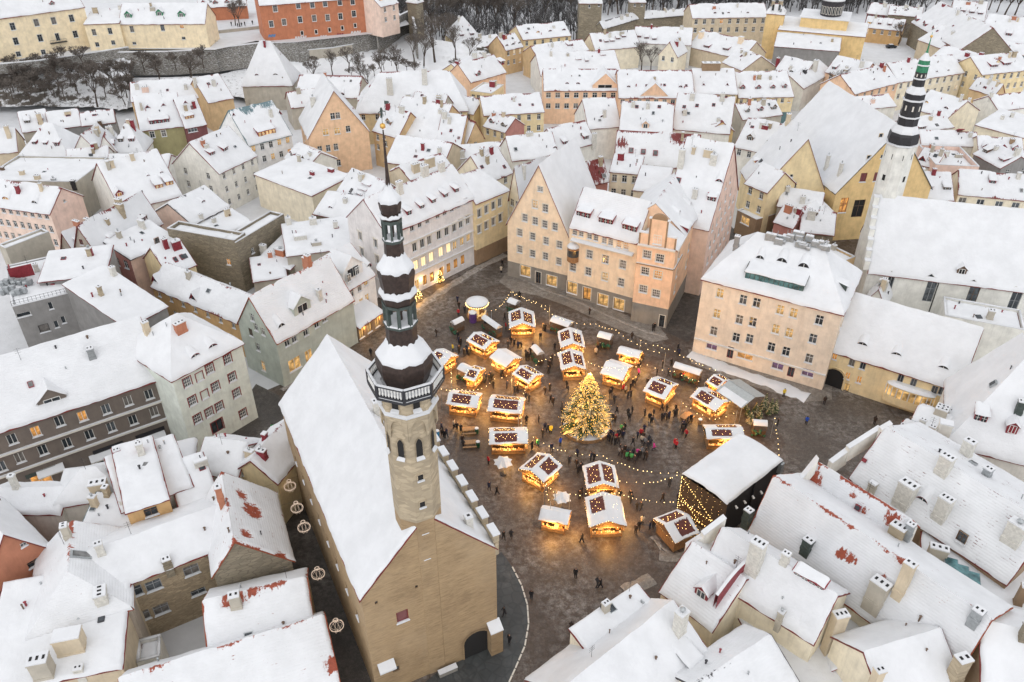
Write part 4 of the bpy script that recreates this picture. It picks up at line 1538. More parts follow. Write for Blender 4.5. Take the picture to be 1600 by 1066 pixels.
ct = thing("church_tower", (cc.x, cc.y, 0), None, None); ct.parent = ch.root; ct.location = cc - WLOC[ch.root.name]; WLOC[ct.name] = cc
crot = ch.rz + math.pi / 8
def cpart(name, prof, mats, n=8, par=ct):
 mb = MB(); mb.lathe(cc, prof, n, crot); return mb.build(name, mats, par)
c_ = lambda py, off=5: zat(py - off, ty)
z_d = c_(229)
cpart("shaft", [(2.75, -.5), (2.7, z_d - 4), (2.55, z_d)], "wall_church")
cpart("cornice", [(2.6, z_d - .1), (2.95, z_d + .1), (2.95, z_d + .3), (2.5, z_d + .35)], "snow")
cpart("dome_lower", [(2.55, z_d + .2), (2.75, c_(224)), (2.68, c_(214)), (2.4, c_(208)), (1.95, c_(202)), (1.8, c_(199)), (1.75, c_(187))], "black_paint")
cpart("dome_snow", [(2.52, c_(210)), (2.46, c_(207.5)), (2.05, c_(201.5)), (1.86, c_(199))], "snow")
cpart("belfry", [(1.9, c_(188)), (1.9, c_(186)), (1.74, c_(186)), (1.7, c_(162)), (1.95, c_(161)), (1.95, c_(160)), (1.72, c_(159.5)), (1.72, c_(150)), (1.5, c_(146))], "black_paint")
cpart("belfry_snow", [(1.93, c_(187)), (1.93, c_(185.6)), (1.74, c_(185))], "snow")
cpart("belfry_snow", [(1.98, c_(161)), (1.97, c_(159)), (1.7, c_(158.6))], "snow")
for k in range(8):
 a = crot + math.pi / 8 + k * math.pi / 4
 nrm = Vector((math.cos(a), math.sin(a), 0)); tx = Vector((-nrm.y, nrm.x, 0))
 mb = MB(); mb.box(cc + nrm * 1.6 + Z * c_(172), (.13, .03, .45), (tx, nrm, Z)); mb.build("louvre", "trim_light", ct)
 mb = MB(); mb.box(cc + nrm * .93 + Z * c_(122), (.1, .03, .25), (tx, nrm, Z)); mb.build("lantern_pane", "trim_light", ct)
 if k % 2 == 0:
  mb = MB(); mb.box(cc + nrm * 2.48 + Z * (z_d - 6.2), (.3, .04, .55), (tx, nrm, Z)); mb.build("bell_opening", "shade_tyre_black", ct)
 for zz in (z_d - 2.0, z_d - 4.2):
  mb = MB(); mb.box(cc + nrm * 2.44 + tx * .5 + Z * zz, (.05, .03, .5), (tx, nrm, Z)); mb.build("slit_window", "shade_tyre_black", ct)
cpart("dome_middle", [(1.5, c_(148)), (1.15, c_(142)), (1.05, c_(139)), (1.0, c_(117))], "black_paint")
cpart("dome_snow", [(1.74, c_(150)), (1.7, c_(148)), (1.22, c_(141.5)), (1.06, c_(139))], "snow")
cpart("ring_snow", [(1.18, c_(128)), (1.16, c_(126.4)), (1.0, c_(126))], "snow")
cpart("lantern", [(1.0, c_(118)), (.96, c_(108)), (1.12, c_(107)), (1.1, c_(105)), (.95, c_(104)), (.9, c_(98)), (.4, c_(91)), (.16, c_(84)), (.08, c_(70)), (.03, c_(55))], ["spire_green"])
cpart("ring_snow", [(1.14, c_(107)), (1.13, c_(105)), (.95, c_(104.5))], "snow")
cpart("ring_snow", [(.95, c_(98.5)), (.9, c_(97)), (.45, c_(90.5)), (.2, c_(86))], "snow")
mb = MB(); mb.ico((cc.x, cc.y, c_(62)), .28); mb.build("gilded_ball", "gold", ct)
# stepped west gable, each step with its snow cap
gl = ch.sides['l']
zpk = ch.zr
for i in range(7):
 t = (i + .5) / 7
 v = ch.D * .5 * t
 zz = ch.ze + (zpk - ch.ze) * t
 p = ch.pt(-.5, v, zz)
 mb = MB(); mb.box(p, (.45, ch.D * .5 / 14, .9), (ch.U, ch.N, Z)); o = mb.build("gable_step", "wall_church", ch.root)
 mb = MB(); mb.box(p + Z * .98, (.52, ch.D * .5 / 14, .09), (ch.U, ch.N, Z)); mb.build("snow_cap", "snow", o)
mb = MB(); mb.box(ch.pt(12.5, -.12, 0) + Z * 4.6, (.07, .07, 4.6)); mb.build("drainpipe", "metal_dark", ch.root)
# ================================================================== buildings round the square
WH = 'frame_white'
ga = H("tall cream gable house with a stepped grid of windows at the head of the square", (793, 347), (889, 369), (796, 431), K=(848, 258), back=(908, 216), roof='perp', auto=False, wall='cream', og=.25,
  lit=0, style='grid', trim='trim_light', plinth=(3.6, 'plinth'), eb=.05,
  holes=wp('f', 1.0, 1.0, [(844, 296)]) + wp('f', 1.05, 1.6, [(852, 326)]) + wp('f', 1.05, 1.6, [(836, 320)], p='lit') +
  wp('f', 1.05, 1.55, [(820, 341), (836, 346), (851, 351), (867, 355), (812, 364), (832, 370), (853, 377), (874, 383), (812, 390), (832, 397), (852, 401), (873, 409)]) +
  wp('f', 2.3, 2.4, [(821, 424), (862, 439)], st='shop', p='lit_shop', fr='frame_brown', n='shop_window') + wp('f', 1.2, 2.7, [(841, 434)], st='two', p='glass', fr='frame_brown', n='door', sill=False))
gb = H("long cream wing with three red twin dormers beside the tall gable house", (890, 352), (997, 378), (886, 462), Rp=(965, 305), pitch=48, auto=False, wall='cream', lit=.05, style='grid', trim='trim_light', plinth=(3.6, 'plinth'), eb=.05, og=.0, snow='snow_thin',
  holes=wp('f', .9, 1.3, [(898, 363), (903, 364), (908, 365), (921, 369), (926, 370), (931, 372), (944, 376), (949, 378), (954, 379)], tr=None) + wp('f', .9, 1.3, [(967, 382), (972, 384), (978, 385)], p='lit_orange', tr=None) +
  wp('f', 1.15, 1.7, [(895, 418), (921, 398), (946, 406), (973, 414), (919, 425), (945, 433), (970, 442)]) +
  wp('f', 2.2, 2.6, [(893, 450), (942, 469), (967, 476)], st='shop', p='lit_shop', fr='frame_brown', n='shop_window') + wp('f', 1.7, 2.7, [(917, 459)], st='two', fr='metal_dark', n='door', sill=False))
gb.dormers([(911, 341, 'shed', 2.9, 1.35), (946, 351, 'shed', 2.9, 1.35), (983, 362, 'shed', 2.9, 1.35)])
def facade_pt(h, px, py, side='f'):
 so, sU, poly, L = h.sides[side]
 nn = Vector((-sU.y, sU.x, 0)); d = ray(px, py)
 return Vector((0, 0, HC)) + d * (nn.dot(so - Vector((0, 0, HC))) / nn.dot(d))
def ledge(h, side, p0, p1, out=.5, mat='snow', name='ledge', th_=.3):
 """moulding with snow on it along a wall between two photo points"""
 so, sU, poly, L = h.sides[side]
 nn = Vector((sU.y, -sU.x, 0))
 a, b = facade_pt(h, *p0, side), facade_pt(h, *p1, side)
 b.z = a.z
 mb = MB(); mb.box((a + b) / 2 + nn * out / 2 - Z * .1, ((b - a).length / 2, out / 2, .1), (sU, nn, Z)); o = mb.build(name, "trim_light", h.root)
 mb = MB(); mb.prism([a + nn * (out + .05) + Z * .03, b + nn * (out + .05) + Z * .03, b + Z * th_, a + Z * th_], .03); mb.build("snow", "snow", o)
def stepz(h, z, side='f', out=.18, mat='trim_light', t=.12):
 so, sU, poly, L = h.sides[side]
 nn = Vector((sU.y, -sU.x, 0))
 a, b = so.copy(), so + sU * L
 a.z = b.z = z
 mb = MB(); mb.box((a + b) / 2 + nn * out / 2, (L / 2 - .02, out / 2, t), (sU, nn, Z)); o = mb.build("string_course", mat, h.root)
 mb = MB(); mb.box((a + b) / 2 + nn * out / 2 + Z * (t + .045), (L / 2 - .03, out / 2 - .005, .04), (sU, nn, Z)); mb.build("snow", "snow", o)
ledge(gb, 'f', (894, 373), (990, 404), .9)
# oriel between gable house and wing
p = facade_pt(gb, 896, 395)
mb = MB(); mb.lathe(p, [(.5, p.z - 2.2), (1.2, p.z - 1.7), (1.2, p.z + 1.3)], 10, 0); o = mb.build("oriel", "wood", gb.root)
mb = MB(); mb.lathe(p, [(1.21, p.z - .6), (1.21, p.z + .8)], 10, 0); mb.build("pane", "glass", o)
mb = MB(); mb.lathe(p, [(1.3, p.z + 1.3), (1.3, p.z + 1.5), (.9, p.z + 2.0), (.1, p.z + 2.3)], 10, 0); mb.build("snow", "snow", o)
gc = H("peach corner house with a stepped baroque gable at the mouth of the side lane", (997, 380), (1056, 391), (986, 501), zr=19.0, roof='perp', D=6.5, auto=False, wall='peach', lit=.05, style='grid', trim='trim_light', plinth=(4.2, 'plinth'), eb=.2, og=0,
  holes=wp('f', 1.5, 1.6, [(1011, 398), (1031, 404), (1008, 424), (1028, 430), (1005, 452), (1025, 459)]) + wp('f', 2.6, 3.3, [(1009, 487)], st='shop', p='lit_shop', fr='frame_brown', n='shop_window') + wp('f', 1.0, 2.6, [(1034, 502)], st='two', fr='metal_dark', n='door', sill=False) +
  wp('r', 1.1, 1.6, [(1060, 400), (1076, 387), (1091, 375), (1072, 413), (1088, 400), (1057, 428), (1068, 440), (1054, 452)]) + wp('r', 2.4, 2.6, [(1056, 480)], st='shop', p='lit_shop', n='shop_window'))
gw = House("peach lane wing with red twin dormers behind the stepped gable", gc.pt(gc.W, 6.52), gc.N, 17.0, 12.0, gc.ze, gc.ze + 5.2, roof='par', wall='peach', lit=.05, style='grid', trim='trim_light', plinth=(4.2, 'plinth'), eb=.3, og=0,
 holes=wp('f', 1.1, 1.6, [(1076, 387), (1091, 375), (1072, 413), (1088, 400), (1085, 425), (1098, 390)]))
gw.dormers([(1076, 362, 'shed', 2.6, 1.2), (1093, 347, 'shed', 2.2, 1.2), (1061, 335, 'eye', 1.2, .7), (1078, 322, 'eye', 1.2, .7)])
W_ = gc.W
mb = MB()
zc = gc.ze
steps = [(.02, .28, 2.2), (.28, .72, 5.2), (.72, .98, 2.2)]
for (a0, a1, hh) in steps:
 mb.box(gc.pt(W_ * (a0 + a1) / 2, .25, zc + hh / 2), (W_ * (a1 - a0) / 2, .3, hh / 2), (gc.U, gc.N, Z), 0)
for a0, hh in ((.03, 2.2), (.28, 5.2), (.5 + .04, 4.9), (.72, 5.2), (.97, 2.2)):
 if a0 != .54:
  mb.box(gc.pt(W_ * a0, -.1, zc + hh / 2), (.14, .06, hh / 2), (gc.U, gc.N, Z), 1)
o = mb.build("stepped_gable", ["wall_peach", "wall_brown"], gc.root)
mb = MB()
pp = [gc.pt(W_ * (.5 - .2 * math.cos(math.pi * i / 10)), .0, zc + 5.2 + 1.1 * math.sin(math.pi * i / 10)) for i in range(11)]
mb.add(pp[::-1]); mb.add([q + gc.N * .45 for q in pp])
for a, b in zip(pp, pp[1:]):
 mb.add([a, b, b + gc.N * .45, a + gc.N * .45])
mb.build("gable_head", "wall_brown", o)
mb = MB()
for (a0, a1, hh) in steps:
 if hh < 5:
  mb.box(gc.pt(W_ * (a0 + a1) / 2, .25, zc + hh + .1), (W_ * (a1 - a0) / 2, .34, .1), (gc.U, gc.N, Z), 0)
mb.box(gc.pt(W_ * .26, .25, zc + 5.28), (.25, .34, .09), (gc.U, gc.N, Z), 0); mb.box(gc.pt(W_ * .74, .25, zc + 5.28), (.25, .34, .09), (gc.U, gc.N, Z), 0)
mb.build("snow", "snow", o)
put_window(gc.root, gc.pt(0, -.2), gc.U, W_ * .5, zc + .5, 1.5, 1.8, 'grid')
stepz(gc, gc.ze - .15, 'f', .5); stepz(gc, gc.ze - .15, 'r', .5); stepz(gc, gc.ze - 4.0, 'f', .2, 'wall_brown'); stepz(gc, gc.ze - 4.0, 'r', .2, 'wall_brown')
gd = H("broad pink gable house with many windows deep in the side lane", (1035, 342), (1108, 357), 15.0, Rp=(1130, 224), pitch=50, wall='pinkpale', walls={'r': 'pink'}, lit=0, eb=.25, style='grid',
  holes=[win('r', .14 + .145 * i, 3.6 * j + 2.2, 1.2, 1.6) for i in range(6) for j in range(4)] + [win('r', .32 + .18 * i, 16.2, 1.1, 1.5) for i in range(3)] + [win('r', .42 + .16 * i, 19.6, 1.0, 1.4) for i in range(2)])
gd.dormers([(1111, 316, 'shed', 1.6, 1.2), (1123, 287, 'eye', 1.4, .8), (1060, 283, 'hatch', 1.0, 1.2)])
gd.chimneys([(1085, 310, 1.8, .9, .7), (1063, 262, 3.6, 1.1, .9)])
wr = H("long pale lilac terrace with five dormers and glowing shop windows along the street", (603, 366), (741, 308), (745, 411) and 15.5, Rp=(672, 272), pitch=42, auto=False, wall='lilac', lit=0, og=.1, eb=.5, trim='hood', style='two', rm='roof_red',
  holes=wp('f', .9, 1.25, [(644, 357), (656, 351), (668, 345), (684, 337), (695, 332), (706, 326), (717, 320), (728, 315)], tr=None) +
  wp('f', 1.0, 1.8, [(648, 387), (660, 381), (671, 376), (686, 368), (698, 362), (710, 356), (720, 350), (731, 344)]) +
  wp('f', 1.1, 1.9, [(650, 415), (662, 409), (674, 402), (689, 394), (701, 388)], p='lit_bright') + wp('f', 1.0, 1.7, [(711, 384), (722, 378), (732, 372)], p='lit') +
  wp('f', 1.1, 2.2, [(664, 438), (675, 433), (690, 425), (701, 419), (712, 412), (723, 406)], p='lit_orange', tr=None, fr='frame_brown', n='shop_window') + wp('f', 1.1, 2.2, [(652, 445)], p='lit_shop', tr=None, n='shop_window') +
  [win('l', .3 + .4 * i, 3.5 * j + 4.4, .9, 1.7) for i in range(2) for j in range(3)])
wr.dormers([(640, 337, 'shed', 1.15, 1.15), (660, 328, 'shed', 1.15, 1.15), (678, 319, 'shed', 1.15, 1.15), (697, 310, 'shed', 1.15, 1.15), (714, 302, 'shed', 1.15, 1.15)])
wr.chimneys([(625, 303, 2.4, 1.2, .8), (664, 275, 2.0, 1.6, .8), (690, 268, 1.8, 1.4, .8)])
for zz in (4.4, 8.0, 11.7, 15.2):
 stepz(wr, zz, 'f', .25)
tb = H("narrow tan house with a lit corner shop at the end of the lilac terrace", (742, 317), (793, 296), 14.6, Rp=(735, 268), pitch=42, auto=False, wall='yellow_pale', lit=0, og=.1, plinth=(3.6, 'brown'), style='two', trim='hood', hip=(0, 4),
  holes=wp('f', .95, 1.7, [(749, 334), (760, 328), (771, 322), (781, 317), (749, 359), (760, 353), (771, 347), (782, 341)]) + wp('f', 3.0, 2.2, [(767, 382)], st='shop', p='lit_shop', n='shop_window') + wp('f', 1.6, 2.2, [(781, 372)], st='shop', p='lit_shop', n='shop_window') + wp('f', 1.0, 2.4, [(748, 392)], st='two', n='door', sill=False))
H("pale beige house seen edge-on beyond the tan corner house", (796, 305), (812, 312), 12, roof='perp', K=(800, 262), D=16, wall='cream_pale', f=(3, 2))
pk = H("flat-topped pale pink house with a long green dormer window facing the square", (1099, 434), (1317, 489), (1090, 550), Rp=(1250, 380), pitch=40, roof='hip', hip=(6, 6), auto=False, wall='beigepink', lit=0, eb=0.02, style='cross',
  holes=wp('f', 1.15, 1.7, [(1161, 469), (1182, 474), (1155, 500), (1176, 504), (1280, 501), (1270, 530), (1228, 550), (1205, 543), (1264, 561), (1115, 518), (1150, 528), (1171, 530)]) +
  wp('f', 1.15, 1.7, [(1125, 459), (1120, 491), (1219, 485), (1240, 490), (1212, 515), (1233, 521)], p='lit') +
  wp('f', 2.0, 1.5, [(1112, 541)], st='shop', p='lit_purple', n='shop_window') + wp('f', 2.8, 1.5, [(1164, 556)], st='shop', p='lit_orange', n='shop_window') + wp('f', 1.1, 2.4, [(1141, 551)], st='two', fr='frame_red', n='door', sill=False) +
  wp('f', 2.0, 1.5, [(1215, 572), (1262, 583)], st='shop', p='lit_purple', n='shop_window') + wp('f', 1.1, 2.4, [(1236, 580)], st='two', fr='frame_red', n='door', sill=False) + [win('r', .2 + .2 * i, 3.3 * j + 4, 1, 1.6) for i in range(4) for j in range(3)])
pk.dormers([(1208, 447, 'band', 9.6, 1.5, 'glass_teal', 'teal_paint' if 'teal_paint' in MATS else 'copper_green'), (1187, 407, 'eye', 1.3, .8, 'shade_tyre_black', 'roof_dark'), (1221, 412, 'eye', 1.6, .9, 'shade_tyre_black', 'roof_dark'), (1255, 420, 'eye', 1.6, .9, 'shade_tyre_black', 'roof_dark'), (1322, 455, 'shed', 1.5, 1.3, 'glass_teal', 'copper_green')])
pk.chimneys([(1150, 385, 1.8, .8, .7, 'wall_grey')])
for zz in (3.0, pk.ze - .3):
 stepz(pk, zz, 'f', .2)
# plant on the flat top
tp = pk.pt(pk.W * .5, pk.D * .5, pk.zr)
for i in range(16):
 q = pk.on_roof(1195 + rnd.random() * 95, 372 + rnd.random() * 22)
 if q:
  mb = MB(); s1, s2, s3 = .3 + rnd.random() * .7, .2 + rnd.random() * .4, .2 + rnd.random() * .5
  mb.box(q[0] + Z * .55, (s1, s2, s3), (pk.U, pk.N, Z)); mb.box(q[0] + Z * (.6 + s3), (s1 * .9, s2 * .9, .06), (pk.U, pk.N, Z), 1)
  mb.tube(q[0] + Z * .3, q[0] + Z * (1.2 + rnd.random()), .05, .05, 5, 0)
  mb.build("air_handling_unit", ["metal_grey", "snow"], pk.root)
yb = H("low yellow inn with a curved bay of lit windows and a vaulted passage", (1297, 545), (1500, 608), (1297, 598), Rp=(1430, 485), pitch=45, auto=False, wall='yellow_pale', lit=0, eb=0.02, style='cross', og=.25, frame='frame_white',
  holes=wp('f', .75, 1.3, [(1300, 556), (1309, 560)], p='lit_orange', st='two') + wp('f', .8, 1.45, [(1331, 567), (1339, 569), (1348, 572), (1356, 575), (1407, 592), (1416, 595), (1427, 599), (1435, 601), (1460, 610), (1471, 612), (1479, 615)], st='two', fr='frame_grey') +
  wp('f', .75, 1.3, [(1324, 588), (1332, 591), (1342, 594), (1349, 596)], p='lit_orange', st='two') + wp('f', 1.0, 1.8, [(1322, 606)], st='two', fr='frame_brown', p='lit', n='door', sill=False))
yb.dormers([(1347, 541, 'eye', 1.5, .65, 'shade_tyre_black', 'roof_dark'), (1400, 557, 'eye', 1.5, .65, 'shade_tyre_black', 'roof_dark'), (1473, 578, 'eye', 1.5, .65, 'shade_tyre_black', 'roof_dark'), (1545, 599, 'eye', 1.5, .65, 'shade_tyre_black', 'roof_dark'), (1588, 612, 'eye', 1.5, .65, 'shade_tyre_black', 'roof_dark')])
# passage arch
p = facade_pt(yb, 1296, 604); p.z = 0
mb = MB()
ap_ = [(-1.6, 0), (-1.6, 2.0)] + [(-1.6 * math.cos(math.pi * i / 8), 2.0 + 1.5 * math.sin(math.pi * i / 8)) for i in range(1, 8)] + [(1.6, 2.0), (1.6, 0)]
nn = -yb.N
p += yb.U * .3
mb.add([p + yb.U * x + Z * z + nn * .03 for x, z in ap_][::-1], 1)  # black sheet painted in for the shade inside the passage
for (x0, z0), (x1, z1) in zip(ap_, ap_[1:]):
 mb.add([p + yb.U * x0 + Z * z0 + nn * .03, p + yb.U * x1 + Z * z1 + nn * .03, p + yb.U * x1 * 1.25 + Z * z1 * 1.12 + nn * .3, p + yb.U * x0 * 1.25 + Z * z0 * 1.12 + nn * .3], 0)
 mb.add([p + yb.U * x0 * 1.25 + Z * z0 * 1.12 + nn * .3, p + yb.U * x1 * 1.25 + Z * z1 * 1.12 + nn * .3, p + yb.U * x1 * 1.25 + Z * z1 * 1.12 + nn * .0, p + yb.U * x0 * 1.25 + Z * z0 * 1.12 + nn * .0], 0)
mb.build("passage_arch", ["wall_yellow_pale", "shade_tyre_black"], yb.root)
# curved bay
c0, c1 = facade_pt(yb, 1381, 612), facade_pt(yb, 1456, 640)
c0.z = c1.z = 0
L = (c1 - c0).length; ax = (c1 - c0).normalized()
mb, gl_, fr_, sn_ = MB(), MB(), MB(), MB()
N_ = 12
arc = [c0 + ax * L * (.5 - .5 * math.cos(math.pi * (.0 + i / N_))) + nn * (1.3 * math.sin(math.pi * i / N_) ** .6 if 0 < i < N_ else 0) for i in range(N_ + 1)]
zb_, zt_ = 2.6, 4.3
for a, b in zip(arc, arc[1:]):
 mb.add([a + Z * 1.2, b + Z * 1.2, b + Z * zb_, a + Z * zb_])
 mb.add([a + Z * zt_, b + Z * zt_, b + Z * (zt_ + .35), a + Z * (zt_ + .35)])
 gl_.add([a + Z * zb_, b + Z * zb_, b + Z * zt_, a + Z * zt_])
 fr_.tube(a + Z * zb_, a + Z * zt_, .09, .09, 4)
mid = (c0 + c1) / 2
for a, b in zip(arc, arc[1:]):
 sn_.add([a + nn * .15 + Z * (zt_ + .3), b + nn * .15 + Z * (zt_ + .3), b - nn * .0 + Z * (zt_ + .75) + (mid - b) * .25, a + Z * (zt_ + .75) + (mid - a) * .25])
sn_.add([a + Z * (zt_ + .75) + (mid - a) * .25 for a in arc])
mb.add([a + Z * 1.2 for a in arc][::-1])
o = mb.build("bay", "wall_yellow_pale", yb.root)
gl_.build("pane", "lit", o); fr_.build("mullions", "frame_white", o); sn_.build("snow", "snow", o, smooth=True)
# ================================================================== left of the square
H("grey-green house with a pedimented dormer at the street corner behind the town hall roof", (372, 503), (431, 533), (438, 605) and 9.5, K=(384, 464), back=(478, 402), roof='perp', wall='greygreen', lit=.0, style='cross', trim=None, snow='snow_tiles', rm='roof_brick',
 holes=wp('f', .9, 1.4, [(394, 497), (411, 519), (400, 512)]) + wp('f', .9, 1.5, [(392, 520)], fr='frame_brown') + wp('f', 1.1, 2.2, [(411, 572)], p='lit_shop', n='shop_window') + wp('f', .9, 1.5, [(403, 543)], ) +
 wp('r', .95, 1.6, [(449, 535), (460, 529), (478, 519), (495, 506), (507, 497)]) + wp('r', 2.6, 2.4, [(461, 569)], st='shop', p='lit_shop', n='shop_window') + wp('r', 1.6, 2.4, [(483, 556)], st='shop', p='lit_shop', n='shop_window'),
 dorm=[(474, 490, 'gable', 3.6, 1.8, 'glass', 'wall_greygreen'), (440, 513, 'eye', 1.3, .8, 'shade_tyre_black', 'roof_dark')],
 chim=[(482, 413, 1.6, 1.0, .8, 'wall_rust'), (500, 468, 1.8, .7, .7)])
H("white pedimented house with a glowing canopy terrace beside the tower", (519, 466), (585, 427), 8.9, Rp=(520, 395), pitch=42, wall='white', lit=.1, og=.1, rm='roof_brick', eb=.4,
 holes=wp('f', .9, 1.5, [(533, 442), (546, 435), (559, 424), (572, 441), (537, 468), (550, 459), (562, 450), (524, 477)]) + wp('f', .9, 1.6, [(552, 482), (565, 473), (574, 466)], p='lit'),
 dorm=[(553, 436, 'gable', 5.0, 2.4, 'glass', 'wall_white'), (577, 418, 'eye', 1.2, .7)], chim=[(480, 415, 1.6, 1.2, .9, 'wall_rust')])
hc = H("low snow-topped cafe veranda with lit glazing in front of the white pedimented house", (560, 512), (598, 486), 3.2, D=4.3, zr=4.6, roof='shed', auto=False, wall='brown', lit=1, thk=.3, cat='veranda', name='cafe_veranda',
 holes=[win('f', .1 + .16 * i, .6, 1.1, 2.2, p='lit_shop', st='two', fr='frame_brown') for i in range(6)])
H("green-white house with dark red window frames on the street corner", (268, 592), (377, 535), (301, 713), Rp=(300, 481), pitch=38, roof='hip', hip=(5.5, 5.5), wall='palegreen', lit=0, frame='frame_white', trim='frame_red', style='grid', eb=.02, rm='roof_red',
 holes=wp('f', 1.1, 1.5, [(293, 598), (328, 577), (356, 562), (301, 627), (337, 605), (363, 590), (309, 655), (327, 645), (343, 636), (370, 615), (380, 647)]) + wp('f', 1.1, 1.5, [(312, 589), (320, 617)], p='wall_palegreen', st='none') + wp('f', 2.0, 2.2, [(340, 666)], st='two', fr='frame_red', n='door', sill=False),
 dorm=[(306, 560, 'eye', 1.5, .7), (333, 545, 'eye', 1.5, .7), (241, 490, 'shed', 1.6, 1.2)], chim=[(230, 518, 1.5, .8, .7, 'wall_beige'), (284, 520, 1.6, 1.6, .8, 'wall_rust')])
gl12 = H("long grey-brown terrace with shop fronts and a small central gablet over the street", (-60, 692), (256, 588), 12.0, Rp=(100, 530), pitch=38, wall='greybrown', lit=0, style='two', eb=.02, snow='snow_thin',
 holes=wp('f', 1.05, 1.6, [(19, 687), (93, 659), (166, 640), (200, 627), (233, 617), (31, 716), (67, 704), (105, 693), (140, 680), (174, 668), (208, 657), (241, 644), (2, 730)]) + wp('f', 1.05, 1.6, [(56, 675), (129, 651)], p='lit_orange') +
 wp('f', 2.6, 2.6, [(66, 752), (88, 744)], st='shop', p='lit_orange', n='shop_window') + wp('f', 3.2, 2.6, [(0, 775)], st='shop', p='lit_orange', n='shop_window') + wp('f', 4.5, 2.6, [(170, 715)], st='shop', p='glass', n='shop_window') + wp('f', 3.4, 2.4, [(238, 692)], st='shop', p='glass', fr='frame_red', n='shop_window'),
 dorm=[(83, 630, 'gable', 3.6, .8, 'glass', 'wall_greybrown')], chim=[(145, 560, 1.6, .9, .8, 'metal_grey')])
for z_ in (4.6, 8.0):
 stepz(gl12, z_, 'f', .35)
for a, b in (((58, 742), (100, 728)), ((215, 692), (258, 677)), ((140, 718), (190, 702))):
 ledge(gl12, 'f', a, b, 1.1, name='awning', th_=.6)
for a, b, mt in (((40, 746), (86, 726), 'copper_green'), ((145, 708), (192, 691), 'metal_dark'), ((212, 684), (256, 666), 'black_paint'), ((-4, 764), (12, 757), 'copper_green')):
 p0, p1 = facade_pt(gl12, *a), facade_pt(gl12, *b)
 p1.z = p0.z
 mb = MB(); mb.box((p0 + p1) / 2 - gl12.N * .06, ((p1 - p0).length / 2, .05, .32), (gl12.U, gl12.N, Z)); mb.build("shop_sign", mt, gl12.root)
# ---- modern grey building
mg = H("modern grey rendered block with roof plant and a railed flat roof", (20, 482), (152, 450), 11.5, D=17, roof='flat', wall='grey', lit=0, eb=0, parapet=.25, thk=.2,
 holes=wp('f', 1.6, 1.6, [(69, 513)], fr='metal_dark', st='none') + wp('f', .7, 1.4, [(88, 507), (99, 500), (79, 478)], st='none') + wp('f', 2.2, .8, [(28, 494)], st='none'))
H("tall snow-covered pent roof attached to the modern grey block", (198, 512), (260, 478), 9.5, D=15, zr=13.5, roof='shed', wall='grey', eb=0, thk=.2)
H("pale concrete penthouse wall rising behind the modern grey block", (10, 392), (78, 366), 13.0, D=2.5, roof='flat', wall='beigegrey', eb=0)
for i in range(9):
 p = P(4 + (i % 5) * 9, 440 + (i // 5) * 12 + rnd.random() * 8, 12.0)
 mb = MB(); mb.lathe(p, [(.5, 11.4), (.5, 12.4), (.35, 12.6)], 8); mb.box(p + Vector((.7, .2, .4)), (.45, .35, .45)); mb.build("air_handling_unit", ["metal_grey"], mg.root)
mb = MB(); p = P(33, 425, 13.2); mb.box(p, (1.9, .12, 1.1), (mg.U, mg.N, Z)); mb.box(p - mg.U * 1.6 + mg.N * .9, (.12, 1.0, 1.1), (mg.U, mg.N, Z)); mb.build("plant_screen", "red_metal", mg.root)
mb = MB()
for i in range(22):
 q = mg.pt(mg.W * i / 21, .3, 11.7); mb.tube(q, q + Z * 1.0, .03, .03, 4)
mb.tube(mg.pt(0, .3, 12.7), mg.pt(mg.W, .3, 12.7), .03, .03, 4); mb.tube(mg.pt(0, .3, 12.2), mg.pt(mg.W, .3, 12.2), .02, .02, 4)
mb.build("railing", "metal_dark", mg.root)
H("wide snowy roof with a dark edge gutter behind the modern grey block", (60, 440), (165, 428), 12.6, D=10, zr=13.4, roof='shed', wall='grey', eb=0)
# ---- pink and taupe houses
H("pale pink long house with a tall plain gable wall at the left edge", (-70, 312), (78, 333), 10.0, Rp=(60, 289), pitch=38, wall='pinkpale', walls={'r': 'pink'}, lit=0, holes=[win('f', .35 + .075 * i, 2.0 + 3.2 * j, .95, 1.5) for i in range(9) for j in range(3)] + wp('r', .6, .6, [(101, 314)]))
H("taupe house with two dark-red edged gables turned to the yard", (116, 394), (157, 402), 9.5, K=(124, 353), back=(222, 300), roof='perp', wall='taupe', lit=0, frame='frame_red', og=.35, holes=wp('f', .8, 1.2, [(127, 379), (139, 397), (143, 412), (131, 389)]))
H("small taupe gabled annex beside the twin-gabled house", (96, 387), (117, 394), 9.0, K=(97, 364), D=9, roof='perp', wall='taupe', lit=0, frame='frame_red', og=.3)
H("rose red house with three large windows below a sloping white roof", (157, 389), (203, 405), 9.5, D=11, zr=11.5, roof='perp', rf=.2, wall='redpink', walls={'r': 'pink'}, lit=0, eb=.1, rm='roof_dark', holes=wp('f', 1.2, 1.7, [(169, 403), (183, 409), (197, 414)]) + wp('r', 1.0, 1.6, [(246, 378)], fr='metal_dark'))
H("pale pink yard wing with blue shuttered windows", (300, 350), (357, 321), 8.6, Rp=(284, 308), pitch=30, wall='pinkpale', lit=.15, rm='roof_dark', f=(2, 5, .9, 1.4), dorm=[(318, 318, 'eye', 1.2, .6)], chim=[(240, 330, 1.2, 1.6, .8, 'metal_grey')])
st = H("limestone rubble wing with a snow-capped wall top and one lit window", (262, 362), (367, 381), 11.0, D=3.6, roof='flat', wall='limestone', parapet=.7, eb=0, thk=.25, auto=False, holes=wp('f', .9, 1.3, [(357, 410)], p='lit_orange'), lit=0)
H("limestone rubble range running back from the lit-windowed wing", (369, 384), (444, 339), 10.6, D=3.6, roof='flat', wall='limestone', parapet=.6, eb=0, thk=.25, auto=False, lit=0, holes=wp('f', .8, 1.2, [(395, 392)]))
